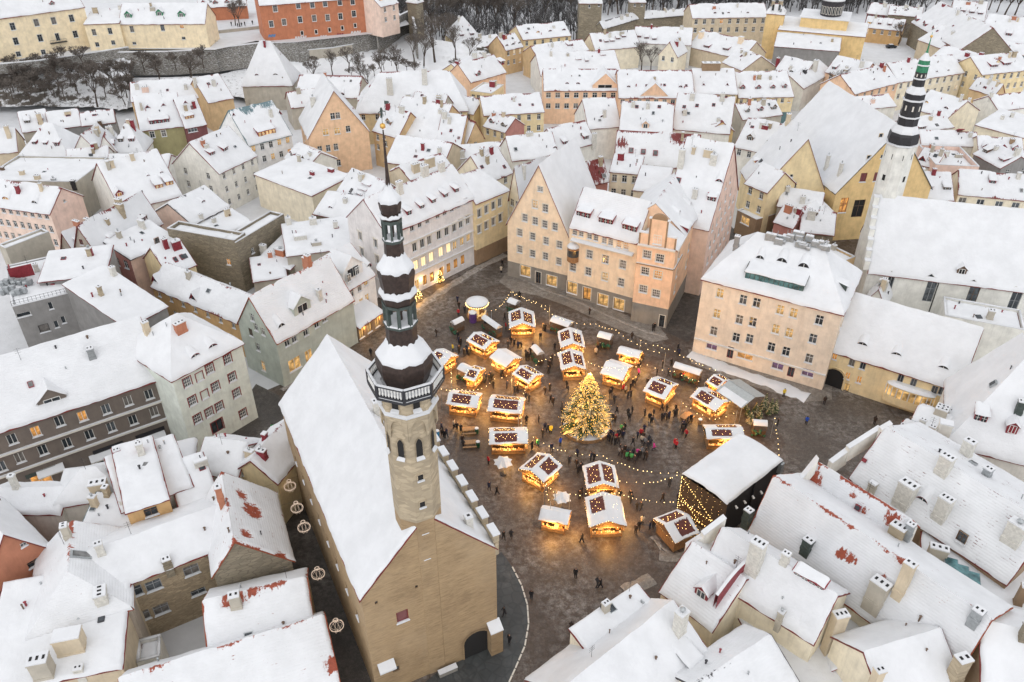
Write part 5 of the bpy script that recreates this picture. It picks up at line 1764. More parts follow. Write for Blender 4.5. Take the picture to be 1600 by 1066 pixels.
H("sunken snowy yard roof inside the limestone ranges", (330, 372), (395, 348), 7.0, D=8, zr=7.8, roof='shed', wall='limestone', lit=0, eb=.1)
H("ochre cottage row with a long smooth roof and two dark dormers", (237, 446), (373, 503), 7.6, Rp=(335, 441), pitch=40, wall='ochre', lit=0, f=(2, 7, .8, 1.2), dorm=[(243, 441, 'vent', 1.9, 1.5), (303, 470, 'vent', 2.2, 1.7)], chim=[(296, 436, 1.4, .8, .7, 'wall_beigegrey'), (392, 455, 1.4, .8, .6, 'metal_dark')])
H("small ochre back house with twin skylights", (262, 428), (305, 412), 9.0, Rp=(262, 378), pitch=38, wall='yellow_pale', lit=0, dorm=[(274, 407, 'hatch', .7, 1.1), (284, 403, 'hatch', .7, 1.1)])
H("pale grey house with two small red dormers and neat rows of windows", (341, 270), (400, 242), 10.5, Rp=(300, 222), pitch=40, wall='offwhite', lit=0, f=(3, 4, .8, 1.4), l=(2, 2), dorm=[(333, 244, 'shed', 1.6, 1.1), (353, 237, 'shed', 1.6, 1.1), (285, 256, 'vent', 1.2, .9)])
H("wide white roof with lit red dormers between the pale houses", (190, 328), (284, 304), 8.6, Rp=(205, 243), pitch=34, wall='offwhite', lit=0, dorm=[(250, 296, 'shed', 1.7, 1.3, 'lit'), (266, 291, 'shed', 1.7, 1.3, 'lit'), (188, 308, 'gable', 1.6, 1.0, 'lit_orange'), (232, 277, 'eye', .9, .5), (253, 272, 'eye', .9, .5)])
H("flat snowy roof cluttered with vents at the left edge", (-30, 285), (120, 288), 9.0, D=16, zr=9.5, roof='flat', wall='beigegrey', eb=0, chim=[(36, 275, 1.2, 1.0, .8, 'wall_beige'), (60, 282, 1.1, 1.2, .8, 'wall_beige'), (5, 268, 1.0, .8, .6, 'frame_brown'), (85, 285, .8, .9, .8, 'metal_grey'), (115, 288, .8, .9, .8, 'metal_dark')])
# ---- middle left, towards the tower
H("low cream warehouse with a plain lit-toned wall and flat snowy roof", (398, 272), (488, 306), 8.5, D=12, zr=9.5, roof='shed', wall='cream_pale', eb=0)
H("limestone back house with a small chimney and a smooth low roof", (490, 333), (566, 348), 8.5, Rp=(535, 304), pitch=24, wall='limestone', lit=0, holes=wp('f', .8, 1.3, [(511, 347)]), dorm=[(517, 327, 'eye', 1.2, .6), (562, 329, 'hatch', .6, .6)], chim=[(540, 318, 1.1, .8, .7)])
H("house with three long red ventilator dormers on its snowy roof", (526, 300), (581, 323), 9.5, Rp=(580, 275), pitch=40, wall='offwhite', lit=0, dorm=[(572, 291, 'shed', 2.6, .5), (566, 299, 'shed', 2.4, .5), (560, 306, 'shed', 2.2, .5)])
H("flat courtyard roof crowded with white vents and chimneys", (448, 400), (566, 384), 9.0, D=13, zr=9.8, roof='shed', wall='beigegrey', eb=.02, chim=[(452, 352, 1.6, .9, .8), (490, 352, 1.5, 1.4, .9), (525, 358, 1.6, .9, .8), (470, 375, 1.0, 2.4, 1.4), (495, 385, .9, 1.8, 1.0, 'wall_beigegrey')])
H("long low yard shed with a snowy roof behind the grey-green house", (400, 408), (455, 420), 6.5, D=9, zr=8.0, roof='shed', wall='limestone', eb=.05, chim=[(412, 392, 1.2, 1.2, .8), (440, 400, 1.4, 2.0, 1.2, 'wall_orange')])
H("small snow-roofed shed in the yard below the ochre row", (396, 440), (448, 432), 6.0, D=8, zr=7.0, roof='shed', wall='beigegrey', eb=.05)
H("tall peach gable house rising above the snowy roofs", (482, 215), (576, 204), 10.8, K=(520, 142), roof='perp', D=17, wall='apricot', lit=0, og=.3, rm='roof_red', eb=.1,
 holes=wp('f', 1.1, 1.6, [(520, 182), (528, 181), (544, 202)]) + wp('f', 1.4, 1.6, [(527, 205), (509, 207)], p='lit') + wp('f', 1.1, 1.7, [(500, 234), (513, 232), (525, 230), (503, 259), (517, 257), (529, 255), (507, 282), (520, 280), (531, 277)]) + [win('l', .3 + .3 * i, 3 + 3 * j, .9, 1.4) for i in range(2) for j in range(2)],
 chim=[(490, 165, 2.2, 1.3, .9), (467, 160, 1.0, .9, .7, 'red_metal')])
H("white house with a red band of lit attic windows", (388, 226), (455, 209), 9.8, Rp=(400, 163), pitch=40, wall='white', lit=.5, rm='roof_teal', f=(2, 5, 1.0, 1.6), dorm=[(418, 212, 'shed', 5.0, 1.5, 'lit'), (365, 182, 'vent', 1.0, 1.0), (437, 178, 'vent', 1.0, 1.0)], chim=[(424, 183, 2.0, .8, .7), (353, 212, 1.6, 1.2, .9)], bare=[(385, 170, 2.2), (415, 158, 2.4)])
H("olive green house with a row of attic windows under the castle hill", (219, 203), (287, 195), 8.6, Rp=(240, 148), pitch=46, wall='olive', lit=0, rm='roof_red', holes=wp('f', 1.1, 1.7, [(238, 211), (256, 209)], tr='trim_light'), dorm=[(250, 194, 'shed', 5.2, 1.3), (231, 170, 'vent', 1.6, 1.0), (256, 167, 'vent', 1.6, 1.0)], eb=.2)
H("maroon timber house joined to the olive green house", (289, 199), (322, 193), 8.4, Rp=(300, 150), pitch=46, wall='maroon', lit=0, eb=.2, holes=wp('f', 2.6, 1.3, [(301, 203)], st='band'), dorm=[(297, 187, 'shed', 2.4, 1.2, 'lit'), (290, 163, 'vent', 1.5, 1.0)])
H("beige walled house with a plain end wall above the maroon house", (325, 160), (364, 152), 9.0, Rp=(310, 122), pitch=34, wall='tan', lit=0, eb=.3, chim=[(335, 135, 1.8, 1.0, .8), (305, 130, 1.6, .9, .8)])
H("long roof with red ridge and a cluster of chimneys behind the olive house", (205, 158), (325, 150), 9.0, Rp=(250, 126), pitch=38, wall='tan', lit=0, eb=.5, dorm=[(310, 143, 'shed', 1.6, 1.3), (262, 142, 'hatch', .7, .8)], chim=[(215, 140, 1.6, 1.0, .8), (228, 144, 1.4, 1.8, .9, 'wall_pink'), (291, 140, 1.4, .8, .7)])
H("grey flat-fronted house with a plain snow roof below the castle slope", (35, 206), (78, 200), 7.5, Rp=(60, 172), pitch=32, wall='beigegrey', lit=0, chim=[(65, 195, 3.0, 1.2, .9, 'wall_beige')])
H("low snow-roofed house with one skylight below the castle slope", (78, 202), (128, 195), 7.5, Rp=(100, 173), pitch=32, wall='grey', lit=0, dorm=[(107, 182, 'hatch', 1.2, .5)])
H("low snow-roofed house beside a dark ridge turret below the castle slope", (128, 196), (180, 190), 7.5, Rp=(150, 174), pitch=32, wall='grey', lit=0, dorm=[(148, 181, 'hatch', 1.2, .5)], chim=[(157, 196, 1.2, 1.0, .8, 'frame_brown')])
H("pyramid-roofed cottage deep in snow at the far left", (30, 243), (108, 248), 6.5, D=11, zr=13.5, roof='hip', hip=(6, 6), wall='beigegrey', lit=0, chim=[(8, 232, 2.6, .9, .8, 'wall_beige')])
H("red-ridged cottage with a fan window among the far left roofs", (112, 242), (160, 243), 6.0, D=9, zr=11.5, roof='perp', wall='offwhite', lit=0, eb=.6, dorm=[(132, 240, 'eye', 1.6, 1.0)])
H("cottage with a bare bright red dormer roof", (155, 236), (180, 234), 7.0, D=9, zr=11.0, roof='perp', wall='offwhite', lit=0, snow='snow_worn', bare=[(167, 225, 3.0)], holes=wp('f', 2.4, 1.1, [(167, 240)], st='band'), eb=.8)
H("pyramid-roofed white cottage behind the red dormer", (176, 238), (224, 236), 6.0, D=9, zr=12.5, roof='hip', hip=(5, 5), wall='offwhite', lit=0, f=(1, 3))
H("small house with a tall beige chimney at the left edge", (-25, 240), (27, 235), 7.0, D=9, roof='par', zr=11.5, wall='beige', lit=0, chim=[(15, 215, 3.0, 1.0, .9, 'wall_beige')])
H("low cottage with a rounded chimney stack among the far left roofs", (105, 262), (170, 256), 6.5, D=9, zr=9.5, wall='offwhite', lit=0, eb=.4)
H("snowy cottage roof between the red dormer and the olive house", (165, 262), (262, 262), 6.5, Rp=(210, 242), pitch=30, wall='offwhite', lit=0, dorm=[(235, 258, 'hatch', .8, .8)], chim=[(180, 255, 1.2, .8, .7)])
# ================================================================== centre, behind the square
H("broad hipped roof with two tall white chimneys under the bastion", (556, 176), (730, 172), 9.5, Rp=(640, 112), pitch=42, roof='hip', hip=(7, 5), wall='yellow_pale', lit=.05, f=(2, 8), chim=[(610, 148, 4.6, 1.7, 1.0), (664, 132, 4.4, 1.5, 1.0), (638, 158, 1.8, 1.2, .9)], dorm=[(560, 160, 'gable', 1.6, 1.0, 'glass', 'red_metal')])
H("tan house in the street gap beside the tall peach gable", (583, 203), (622, 214), 10.0, Rp=(612, 168), pitch=44, wall='tan', lit=.1, holes=wp('f', .9, 1.5, [(590, 215), (600, 213), (591, 230), (603, 225)]), dorm=[(607, 196, 'gable', 1.8, 1.2, 'glass', 'wall_brown')], l=(2, 2))
H("wide fan-shaped snowy roof with a single red hatch above the terrace", (606, 206), (682, 220), 9.6, Rp=(650, 155), pitch=40, wall='tan', lit=0, dorm=[(629, 201, 'hatch', .9, 1.2, 'red_metal')])
H("long plain snow roof behind the lilac terrace", (602, 252), (690, 264), 10.5, Rp=(650, 216), pitch=30, wall='beige', lit=0, chim=[(661, 236, 1.8, .7, .6, 'red_metal'), (687, 240, 1.3, .8, .7)], dorm=[(650, 246, 'hatch', .9, .7)])
H("courtyard house with brick-topped chimneys behind the terrace", (640, 280), (705, 258), 12.5, D=7, zr=14.5, wall='beige', lit=0, eb=.6, chim=[(622, 278, 2.0, 1.6, .9), (650, 270, 2.0, 1.8, .9, 'wall_beige'), (672, 262, 2.2, 2.4, .9, 'wall_beige')])
H("grey attic house with a raised shed dormer roof", (640, 172), (690, 178), 10.5, D=9, zr=14.5, wall='beigegrey', lit=0, rm='roof_red', eb=.3, dorm=[(660, 150, 'hatch', .8, .6)])
H("gabled house with a pink side wall among the central roofs", (712, 222), (735, 212), 9.0, K=(706, 190), D=12, roof='perp', wall='pink', lit=0, f=(1, 1))
H("snowy gabled roof running up to the central roofs", (680, 228), (718, 232), 8.5, Rp=(700, 178), pitch=46, wall='tan', lit=0, dorm=[(705, 205, 'hatch', .7, .8)])
H("cream house with grouped windows on the far side of the rooftops", (756, 180), (850, 174), 9.0, Rp=(800, 148), pitch=30, wall='yellow_pale', lit=0, f=(2, 6), dorm=[(812, 165, 'hatch', .7, .8), (832, 165, 'hatch', .7, .8)])
H("yellow bow-fronted house with a row of tall windows", (735, 144), (768, 148), 9.0, D=10, zr=10, roof='flat', wall='yellow_pale', lit=0, f=(2, 4, 1.0, 1.9), parapet=.3)
H("pale yellow gable house with two small windows below the bastion slope", (678, 118), (735, 128), 8.0, K=(718, 100), D=14, roof='perp', wall='yellow_pale', lit=0, f=(2, 2))
H("red-trimmed dormer house next to the pale yellow gable", (735, 128), (790, 112), 9.0, Rp=(745, 92), pitch=40, wall='peach', lit=0, eb=.7, dorm=[(748, 120, 'gable', 1.8, 1.3), (785, 100, 'shed', 2.0, 1.0)], chim=[(757, 90, 1.6, 1.0, .8)])
H("cottage with a rust red side wall among the central roofs", (756, 196), (790, 206), 7.5, Rp=(780, 178), pitch=35, wall='yellow_pale', walls={'r': 'redpink'}, lit=0, f=(1, 3))
H("house with a brown fretted gable in the central jumble of roofs", (730, 222), (756, 214), 9.0, K=(738, 190), D=10, roof='perp', wall='tan', lit=0, f=(1, 1))
H("pair of low snow roofs with small hatches in the centre", (690, 250), (790, 240), 9.0, Rp=(740, 226), pitch=25, wall='offwhite', lit=0, chim=[(722, 246, 1.6, 1.2, .8), (745, 250, 1.2, 1.2, .8, 'wall_beige')], dorm=[(768, 250, 'hatch', .9, .9), (790, 237, 'gable', 1.6, .9)], eb=.5)
H("steep snow roof with a dark slate edge left of the cream gable house", (760, 284), (800, 268), 11.5, Rp=(768, 232), pitch=45, wall='cream_pale', lit=0, f=(2, 2), dorm=[(752, 262, 'hatch', .8, .8)])
H("long diagonal snow roof running up behind the cream gable", (800, 250), (872, 242), 12.0, Rp=(832, 210), pitch=38, wall='offwhite', lit=0, dorm=[(867, 233, 'eye', 1.0, .6)])
H("white roof with stepped fire wall in the middle of the block", (872, 236), (930, 222), 11.0, Rp=(905, 190), pitch=42, wall='offwhite', lit=0, chim=[(919, 242, 3.2, 1.2, .9), (928, 225, 2.6, 1.1, .8)])
H("steep red tiled hall with bare ridge and three skylights behind the cream wing", (960, 254), (1090, 262), 13.0, D=11, Rp=(1010, 206), wall='offwhite', lit=0, rm='roof_red', eb=.9, snow='snow_tiles', dorm=[(986, 236, 'hatch', 1.1, 1.3, 'glass_grey'), (1005, 238, 'hatch', 1.1, 1.3, 'glass_grey'), (1024, 240, 'hatch', 1.1, 1.3, 'glass_grey')], bare=[(972, 225, 1.6), (1060, 216, 2.0)])
H("pale courtyard house with windows behind the cream wing", (953, 268), (1000, 272), 15.0, D=8, zr=16, roof='shed', wall='cream_pale', lit=0, f=(2, 3), eb=.1)
H("cream rounded stair wing with a red-edged roof in the courtyard", (990, 296), (1040, 302), 14.5, D=9, zr=16.5, roof='shed', wall='cream_pale', lit=0, eb=.2, chim=[(1020, 308, 1.0, .7, .6), (1033, 305, 1.2, 1.6, .8, 'red_metal')])
H("deep red tiled light well roof beside the cream gable", (915, 288), (950, 280), 14.0, D=5, zr=18, wall='redpink', lit=0, eb=1.2, snow='snow_worn', bare=[(930, 270, 3.0), (922, 278, 2.0)])
H("long white roof with skylights in the second row", (968, 208), (1050, 212), 9.5, Rp=(1010, 160), pitch=40, wall='peach', lit=0, dorm=[(995, 168, 'hatch', .9, .9), (1030, 168, 'hatch', .9, .9), (1008, 202, 'gable', 1.8, 1.4, 'glass', 'wall_peach')], chim=[(989, 168, 1.4, .9, .8), (1012, 170, 1.4, .9, .8)])
H("white roof with three skylights and two red chimneys in the second row", (1050, 200), (1140, 208), 9.5, Rp=(1090, 148), pitch=40, wall='offwhite', lit=0, dorm=[(1069, 168, 'hatch', .9, .9), (1089, 166, 'hatch', .9, .9), (1115, 165, 'hatch', .9, .9)], chim=[(1081, 157, 1.8, 1.2, .9), (1128, 158, 2.0, 1.2, .9), (1070, 180, 1.4, 1.0, .8)])
H("plain snow-covered hall roof between the second-row houses", (920, 200), (970, 196), 9.5, Rp=(945, 153), pitch=42, wall='offwhite', lit=0, chim=[(944, 184, 2.0, .8, .7)])
H("yellow fretted gablet house near the guild roof", (1108, 204), (1146, 204), 9.5, K=(1130, 190), D=8, roof='perp', wall='yellow', lit=0, f=(1, 1), eb=.9)
H("long peach house with a curved pediment and dark windows", (850, 141), (966, 141), 10.5, Rp=(910, 108), pitch=26, wall='peach', lit=0, f=(2, 8, 1.5, 1.6), rm='roof_red', eb=.6, snow='snow_tiles', dorm=[(886, 133, 'eye', 1.2, .7), (903, 133, 'eye', 1.2, .7), (945, 139, 'gable', 7.5, 1.2, 'shade_tyre_black', 'wall_peach')], chim=[(962, 104, 1.6, 1.0, .8)])
H("long apricot house with a low pediment and round attic windows", (967, 152), (1085, 152), 10.0, Rp=(1030, 110), pitch=34, wall='peach', lit=0, f=(1, 9, 1.2, 1.3), rm='roof_red', eb=.7, dorm=[(982, 138, 'eye', 1.1, .7), (1010, 135, 'hatch', .7, .8), (1038, 134, 'hatch', .7, .8), (1063, 138, 'eye', 1.1, .7), (1072, 135, 'hatch', .7, .8), (1022, 152, 'gable', 8.0, .5, 'wall_peach', 'wall_peach')])
H("white house with a box-like roof lantern in the far row", (1085, 146), (1152, 146), 10.0, Rp=(1120, 108), pitch=34, wall='yellow_pale', lit=.1, f=(1, 6), dorm=[(1099, 135, 'vent', 1.2, 1.0), (1136, 135, 'vent', 1.2, 1.0)], chim=[(1110, 108, 1.8, 5.5, 2.0, 'wall_brown')])
H("teal fronted house with a smooth white roof in the far row", (1154, 152), (1240, 150), 8.5, Rp=(1190, 112), pitch=32, wall='yellow_pale', plinth=(3.5, 'teal'), lit=.2, f=(1, 8, .9, 1.3))
H("tall yellow house with two storeys of windows beyond the far roofs", (817, 62), (892, 55), 10.0, Rp=(860, 36), pitch=26, wall='yellow_pale', lit=.1, f=(3, 6, 1.0, 1.6), l=(3, 3))
H("maroon mansard house next to the tall yellow house", (790, 78), (817, 72), 9.0, Rp=(800, 52), pitch=40, wall='tan', lit=.3, f=(2, 3), eb=.6)
H("long snow roof with a red striped ridge in the far row", (845, 118), (970, 112), 8.0, Rp=(900, 82), pitch=28, wall='offwhite', lit=0, eb=.3, dorm=[(904, 95, 'shed', 1.8, .5), (942, 88, 'shed', 1.8, .5), (917, 98, 'shed', 1.0, .8)])
H("ochre house with red striped roof behind the far row", (840, 90), (920, 78), 8.5, Rp=(880, 65), pitch=30, wall='tan', lit=0, eb=.9, snow='snow_worn', dorm=[(890, 73, 'shed', 1.6, .8)])
H("pale house with a row of four small dormers near the town wall", (930, 78), (1000, 72), 8.0, Rp=(960, 50), pitch=38, wall='cream_pale', lit=0, dorm=[(948, 68, 'shed', 1.6, .9), (957, 67, 'shed', 1.6, .9), (966, 63, 'shed', 1.6, .9), (975, 60, 'shed', 1.6, .9)], l=(1, 2))
H("dormered snowy house left of the bare trees near the town wall", (990, 66), (1080, 70), 8.5, Rp=(1020, 42), pitch=36, wall='offwhite', lit=0, eb=.5, dorm=[(998, 60, 'shed', 1.6, 1.0), (1010, 62, 'shed', 1.6, 1.0), (1022, 64, 'shed', 1.6, 1.0)])
H("house with two round-capped chimneys and a long snowy slope", (1076, 72), (1160, 92), 7.0, Rp=(1120, 52), pitch=34, wall='beige', lit=0, eb=.4, dorm=[(1103, 76, 'shed', 2.4, 1.1), (1133, 80, 'shed', 2.4, 1.1)], chim=[(1095, 60, 2.2, 1.6, 1.4, 'wall_cream'), (1157, 68, 2.2, 1.6, 1.4, 'wall_cream')])
H("pale gable house among bare trees in the far row", (1030, 84), (1058, 88), 7.0, K=(1038, 66), D=10, roof='perp', wall='cream_pale', lit=0, f=(1, 2))
H("small gabled grey house beside the yellow cathedral", (1160, 110), (1212, 104), 7.0, K=(1178, 88), D=12, roof='perp', wall='beige', lit=0, f=(1, 2))
H("brown stone mansion with evenly spaced windows beyond the bare trees", (1082, 28), (1200, 26), 11.0, Rp=(1140, 6), pitch=30, wall='beige', lit=.15, f=(2, 9, 1.2, 1.8), dorm=[(1117, 22, 'eye', 1.2, .7), (1138, 22, 'eye', 1.2, .7), (1168, 22, 'eye', 1.2, .7)])
# ================================================================== yellow guild halls
H("great yellow guild hall with a huge plain snowy roof and pointed portal", (1307, 300), (1455, 292), 12.0, K=(1386, 198), back=(1243, 128), roof='perp', auto=False, wall='yellow', lit=0, eb=0, og=.3, rm='roof_dark', thk=.28,
 holes=wp('f', .9, .9, [(1377, 212), (1358, 246), (1379, 245)], st='none') + wp('f', 1.3, 2.0, [(1349, 278), (1370, 277)], p='wall_maroon', fr='frame_red') + wp('f', 1.8, 3.6, [(1318, 321)], p='lit_orange', fr='frame_red', st='band') + wp('f', 2.6, 4.2, [(1341, 326)], p='shade_tyre_black', n='portal', sill=False, fr='frame_brown'),
 chim=[(1290, 265, 3.2, .7, .6), (1311, 275, 2.8, .7, .6)])
H("yellow gable house with a plain front left of the guild hall", (1183, 302), (1290, 302), 9.5, K=(1255, 217), back=(1213, 184), roof='perp', rf=.58, wall='yellow_pale', lit=0, eb=.1, og=.25, holes=wp('f', 1.2, 1.5, [(1240, 290), (1219, 312), (1201, 313), (1189, 328), (1203, 330), (1220, 330)]) + wp('f', .7, .7, [(1237, 275)], st='none'), chim=[(1230, 195, 2.4, .9, .8, 'wall_beige')])
H("snow roofed wing joining the yellow gable house", (1165, 285), (1200, 300), 12, D=9, zr=15.5, wall='yellow_pale', lit=0, f=(2, 2), chim=[(1172, 262, 2.4, .8, .7)])
H("small shop house with a lit front in the lane beside the yellow gable", (1152, 330), (1182, 345), 5.5, D=7, roof='flat', wall='brown', lit=1, holes=wp('f', 2.6, 1.8, [(1164, 345)], st='shop', p='lit_shop', n='shop_window'), parapet=.2)
H("low house with a limestone gable between the lane and the guild hall", (1220, 332), (1268, 350), 8.0, K=(1246, 329), D=9, roof='perp', wall='limestone', lit=0, eb=.3, chim=[(1253, 318, 1.4, 1.0, .8)])
H("snowy hipped roof with a white chimney beside the yellow gable", (1215, 320), (1282, 330), 8.5, Rp=(1255, 298), pitch=36, wall='beigegrey', lit=0, eb=.1, chim=[(1253, 318, 1.6, 1.1, .9), (1230, 300, 1.2, .9, .8)])
H("plain snow roof stepping down towards the guild hall portal", (1250, 360), (1303, 366), 7.0, Rp=(1285, 330), pitch=36, wall='limestone', lit=0)
H("red-edged little roof by the church steps", (1210, 345), (1240, 355), 7.5, D=6, zr=10, wall='redpink', lit=0, eb=.9)
H("flat terrace roof with railings between the pink house and the church", (1310, 415), (1336, 405), 9.5, D=8, roof='flat', wall='tan', lit=0)
H("white side chapel with a dark red gable under the church wall", (1352, 470), (1382, 478), 5.5, K=(1366, 452), D=9, roof='perp', wall='church', lit=0, eb=.3, thk=.25)
H("flat snowy annex below the church windows", (1475, 497), (1600, 520), 7.5, D=7, roof='flat', wall='church', lit=0, parapet=.5, chim=[(1465, 482, 2.0, 1.2, 1.0), (1545, 500, 1.8, 1.0, .9, 'wall_beigegrey'), (1540, 525, 1.6, 1.1, .9, 'wall_beigegrey')])
# ================================================================== upper right quarter
H("long pale peach house with nine windows behind the white church tower", (1335, 146), (1404, 128), 9.5, Rp=(1350, 108), pitch=34, wall='peach', lit=0, f=(1, 6, 1.0, 1.6), dorm=[(1365, 126, 'eye', 1.0, .6), (1388, 122, 'eye', 1.0, .6)])
H("long cream house continuing behind the white church tower", (1404, 128), (1506, 113), 9.5, Rp=(1440, 92), pitch=34, wall='cream_pale', lit=.12, f=(2, 9, 1.0, 1.6), dorm=[(1410, 118, 'eye', 1.0, .6), (1463, 114, 'eye', 1.0, .6), (1481, 112, 'eye', 1.0, .6)], eb=.4)
H("large pale yellow corner house with red capped dormers at the right edge", (1534, 116), (1610, 108), 10.5, Rp=(1550, 86), pitch=32, wall='yellow_pale', lit=0, f=(2, 7, 1.0, 1.6), l=(2, 3), eb=.3, dorm=[(1553, 106, 'shed', 3.0, 1.0), (1573, 103, 'shed', 3.0, 1.0)])
H("pale yellow long wing with red dormers leading to the corner house", (1452, 92), (1535, 115), 10.0, Rp=(1480, 72), pitch=32, wall='yellow_pale', lit=0, f=(2, 8), eb=.5, dorm=[(1467, 92, 'shed', 3.2, .8), (1503, 99, 'shed', 3.4, 1.0), (1482, 94, 'vent', 1.2, .9)], chim=[(1510, 90, 1.4, 1.2, .9, 'red_metal'), (1532, 90, 1.4, 1.2, .9, 'red_metal')])
H("apricot house with a box of chimneys left of the long peach house", (1290, 112), (1345, 124), 9.0, Rp=(1330, 92), pitch=34, wall='peach', lit=0, f=(2, 3), eb=.3, chim=[(1345, 108, 2.4, 1.2, .9), (1362, 110, 2.2, 1.0, .8), (1322, 112, 1.6, .8, .7)])
H("steep snowy hall with dark gablets over a grey stone wall", (1425, 34), (1500, 78), 9.0, Rp=(1480, 8), pitch=40, wall='limestone', lit=0, dorm=[(1430, 34, 'gable', 2.4, 1.4), (1443, 42, 'gable', 2.4, 1.4), (1457, 50, 'gable', 2.4, 1.4)])
H("gabled snowy house right of the steep hall", (1470, 75), (1530, 72), 7.0, K=(1510, 52), D=14, roof='perp', wall='beige', lit=0, f=(1, 1))
H("white house with a row of small square attic dormers at the top edge", (1485, 28), (1538, 32), 9.0, Rp=(1510, 2), pitch=40, wall='offwhite', lit=0, dorm=[(1491, 18, 'shed', 1.8, 1.0), (1504, 20, 'shed', 1.8, 1.0), (1518, 22, 'shed', 1.8, 1.0), (1531, 24, 'shed', 1.8, 1.0)])
H("long snow roof at the far right with two dark dormers", (1530, 60), (1615, 70), 8.0, Rp=(1570, 25), pitch=34, wall='offwhite', lit=0, dorm=[(1546, 52, 'shed', 2.0, 1.2), (1575, 57, 'shed', 2.0, 1.2)])
H("roof under scaffold sheeting in green and blue at the far right", (1540, 78), (1600, 86), 7.0, D=10, zr=9.5, wall='teal', lit=0)
H("maroon fronted row behind the yellow cathedral", (1355, 20), (1390, 24), 8.0, Rp=(1370, 5), pitch=36, wall='maroon', lit=0, f=(1, 4))
H("ochre shop row with cars parked before it", (1350, 42), (1410, 48), 6.0, Rp=(1380, 28), pitch=30, wall='ochre', lit=.2, f=(1, 5))
H("grey stone house with a plain roof right of the ochre row", (1388, 22), (1440, 26), 9.0, Rp=(1410, 10), pitch=30, wall='limestone', lit=0, dorm=[(1398, 18, 'eye', 1.2, .7), (1415, 18, 'eye', 1.2, .7)])
H("snowy cottage with small chimneys left of the guild roof", (1205, 118), (1250, 128), 7.0, Rp=(1225, 88), pitch=36, wall='offwhite', lit=0, eb=.3, chim=[(1215, 98, 1.4, .9, .8, 'red_metal'), (1235, 110, 1.4, .8, .7)])
H("long low snow roof above the great guild hall", (1255, 138), (1300, 112), 7.5, D=10, zr=10.5, wall='offwhite', lit=0, chim=[(1272, 112, 3.6, 1.6, 1.2), (1257, 115, 1.2, 1.4, 1.0, 'metal_dark')])
H("jumbled snowy roof behind the guild hall ridge", (1330, 172), (1400, 165), 8.0, Rp=(1360, 150), pitch=26, wall='offwhite', lit=0, chim=[(1342, 172, 2.6, 1.1, .9), (1363, 162, 1.2, 1.0, .8, 'wall_pink'), (1393, 170, 1.2, 1.2, .9)], dorm=[(1357, 183, 'eye', 1.1, .7)])
H("white block with a maroon side dormer beside the church tower", (1435, 205), (1490, 198), 8.0, Rp=(1460, 180), pitch=26, wall='offwhite', lit=0, eb=.2, dorm=[(1440, 203, 'shed', 2.6, 1.0)])
H("yellow backed house with a low snow roof right of the church tower", (1525, 195), (1600, 215), 10.0, D=12, zr=12, roof='shed', wall='cream_pale', lit=0, eb=.1, chim=[(1565, 188, 1.2, .8, .7), (1580, 185, 1.4, .8, .7)])
H("pale house with a red-trimmed gable in the upper right jumble", (1480, 185), (1530, 172), 8.5, K=(1496, 158), D=12, roof='perp', wall='cream_pale', lit=0, eb=.7, chim=[(1530, 168, 1.8, 1.0, .8, 'wall_orange'), (1512, 165, 2.0, .7, .6), (1500, 160, 2.0, .7, .6)])
H("snow roof with reddish ridges at the right edge of the upper jumble", (1560, 172), (1620, 165), 8.5, Rp=(1590, 145), pitch=30, wall='offwhite', lit=0, eb=.7, dorm=[(1553, 140, 'hatch', 1, 1)], chim=[(1548, 152, 1.2, .8, .7)])
H("small yellow gable house in the upper right jumble", (1555, 148), (1570, 145), 7.0, K=(1568, 132), D=9, roof='perp', wall='tan', lit=0)
H("flat snow roof with a pink parapet panel behind the church", (1460, 265), (1528, 268), 9.0, D=14, roof='flat', wall='pink', lit=0, parapet=1.2)
H("snow roof with a dark gablet left of the pink parapet", (1430, 254), (1462, 262), 8.5, Rp=(1445, 232), pitch=36, wall='offwhite', lit=0, dorm=[(1440, 253, 'vent', 2.4, 1.6)], eb=.3)
H("pale yellow house with four windows behind the church ridge", (1498, 302), (1612, 313), 8.5, Rp=(1550, 270), pitch=34, wall='cream_pale', lit=0, eb=.6, holes=wp('f', 1.6, 1.3, [(1504, 313), (1532, 316), (1561, 319), (1587, 321)], st='two'), dorm=[(1550, 288, 'shed', 1.4, 1.0)], chim=[(1491, 285, 1.2, .8, .7), (1590, 280, 1.4, .8, .7)])
H("snow roof sloping down behind the church tower", (1415, 308), (1490, 312), 8.5, Rp=(1460, 270), pitch=34, wall='tan', lit=0, eb=.2)
H("ornate grey gabled house at the right edge", (1565, 262), (1615, 258), 9.5, D=10, zr=12, roof='perp', wall='grey', lit=0, f=(1, 2), parapet=1)
H("long white roof with maroon eaves across the upper right jumble", (1440, 225), (1530, 228), 9.0, Rp=(1480, 205), pitch=30, wall='offwhite', lit=0, eb=.4, dorm=[(1500, 205, 'hatch', 1.6, 1.6, 'red_metal')], chim=[(1515, 215, 1.2, .8, .7)])
H("white roof with a stepped edge above the pale yellow house", (1530, 240), (1600, 245), 9.0, Rp=(1560, 215), pitch=28, wall='cream_pale', lit=0, eb=.3, chim=[(1580, 225, 1.2, 1.0, .8, 'wall_brown')])
H("snowy roofs huddled left below the great guild roof", (1148, 228), (1212, 242), 8.5, Rp=(1180, 186), pitch=38, wall='offwhite', lit=0, f=(1, 4))
H("narrow snow roof wedged between teal house and guild roof", (1160, 186), (1222, 178), 8.0, Rp=(1190, 158), pitch=34, wall='beigegrey', lit=0)
H("white-roofed back house between the peach gable and the white house", (445, 246), (480, 262), 8.0, Rp=(470, 225), pitch=32, wall='offwhite', lit=.2, f=(1, 3))
